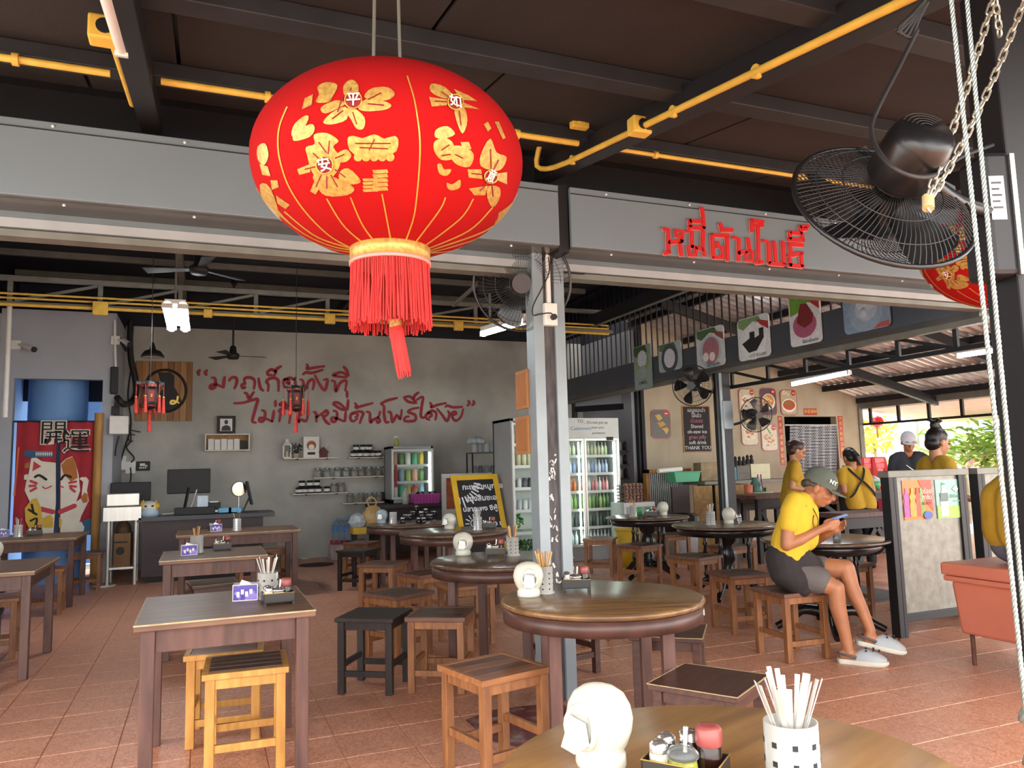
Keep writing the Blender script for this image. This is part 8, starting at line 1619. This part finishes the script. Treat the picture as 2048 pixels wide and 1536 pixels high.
standing('woman in a yellow shirt and black apron, in profile before the checked curtain', ptat(1576, 9.7), rt_(1580) + vw_(1580) * .1, 1.6, .16, .5, M_YSH2, M_SKINL, M_BTR, M_HAIRB, .95, .38, M_APR, None, 'low')
t, L, q, s = standing('woman seen from behind with black crossed apron straps over a yellow shirt', ptat(1716, 9.6), vw_(1718) * .8 - rt_(1718) * .55, 1.5, .26, .45, M_YSH2, M_SKINL, M_BTR, M_HAIR, .85, .4, None, None, 'tail')
for k in (-1, 1):
    MB().tube(smooth_path([L(k * .1, .05, 1.375), L(k * .11, -.075, 1.3), L(k * .03, -.125, 1.16), L(-k * .05, -.132, 1.08), L(-k * .15, -.115, .95), L(-k * .2, .02, .9)], 5), .012, 6).obj('apron_strap', M_APR, t, 0, True)
blob('apron', [[(L(k * .1, .1, .95), .12), (L(k * .1, .08, .8), .13), (L(k * .1, .1, .6), .12)] for k in (-1, 1)], [], M_APR, t, .013, 5)
t, L, q, s = standing('man in a dark navy shirt and pale cap facing the tables', ptat(1818, 10.2), -vw_(1818) + rt_(1818) * .25, 1.68, .05, .35, M_NAVYS, M_SKIN, M_BTR, M_HAIR, .95, .3, None, M_CAPG, '')
P = smooth_path([L(-.1, .128, 1.17), L(-.09, .135, 1.11), L(-.03, .138, 1.12), L(.07, .136, 1.2)], 5)
MB().stroke(P, [.03 - .024 * i / (len(P) - 1) for i in range(len(P))], P[0] - L(-.1, 0, 1.17), .004).obj('chest_mark', M_PAPER, t, 0, True)
t, L, q, s = standing('woman with a spiky hair bun in a mustard shirt behind the poster board', ptat(1868, 7.0), vw_(1868) * .55 + rt_(1868) * .75, 1.6, .05, .25, M_YSH2, M_SKINL, M_BTR, M_HAIR, .95, .3, None, None, 'bun')
MB().tube([q(.03, .07, .09), q(.05, .075, .05)], .006, 6).obj('hair_clip', M_CAPR if 0 else M_LID, t, 0, True)
# ---------------------------------------------------------------- person on the ice chest, cut by the picture edge
B0 = Vector((hx + .32, hy - .5, 0)); vv = Vector((B0.x, B0.y, 0)).normalized(); rr = Vector((vv.y, -vv.x, 0))
b2 = thing('person', 'person in a mustard shirt and grey trousers sitting on the ice chest, seen from behind', 'person', B0 + UP * zl2)
f = (rr * .85 + vv * .5).normalized(); s2 = Vector((f.y, -f.x, 0)); hp = pt(2040, 1090, 0); hp.z = zl2 + .13
sh = hp + UP * .46 + f * .12; hc = sh + UP * .22 + f * .1
q, R, hb, hch, hup, hsd = head(hc, f - UP * .2, 1.0)
ch = hch + [[(hc - UP * .07, .052), (sh + UP * .03, .06)]]
for k in (-1, 1):
    ch += [[(sh + s2 * k * .09, .08), (hp + UP * .2 + s2 * k * .08 - f * .02, .11), (hp + s2 * k * .09, .115)], [(hp + s2 * k * .1, .1), (hp + s2 * k * .13 + f * .42 + UP * .0, .07), (hp + s2 * k * .13 + f * .45 - UP * .42, .045), (hp + s2 * k * .13 + f * .45 - UP * (hp.z - .06), .036), (hp + s2 * k * .13 + f * .58 - UP * (hp.z - .04), .03)]]
    el = sh + s2 * k * .22 - UP * .26 + f * .06; wr = sh + s2 * k * .1 - UP * .28 + f * .3
    ch += [[(sh + s2 * k * .17, .05), (el, .04), (wr, .027)]]; ch += hand(wr + f * .06, wr, f, UP - s2 * k, -UP, .95, .5)
blob('body', ch, hb, M_SKIN, b2, .009, 4); face_bits(q, R, 1.0, b2)
sc = []
for k in (-1, 1): sc += [[(sh + s2 * k * .085, .085), (hp + UP * .28 + s2 * k * .09 - f * .03, .13), (hp + UP * .08 + s2 * k * .09 - f * .02, .145)], [(sh + s2 * k * .15, .075), (sh + s2 * k * .2 - UP * .14 + f * .03, .07)]]
blob('shirt', sc, [], M_YSH2, b2, .011, 5)
blob('trousers', [[(hp + s2 * k * .09 - UP * .0, .13), (hp + s2 * k * .12 + f * .4, .085), (hp + s2 * k * .13 + f * .45 - UP * .35, .07)] for k in (-1, 1)], [], M_JEAN, b2, .012, 5)
blob('hair', [], [(q(-.022, 0, .04), (.1, .086, .098), R)], M_HAIR, b2, .009, 3)
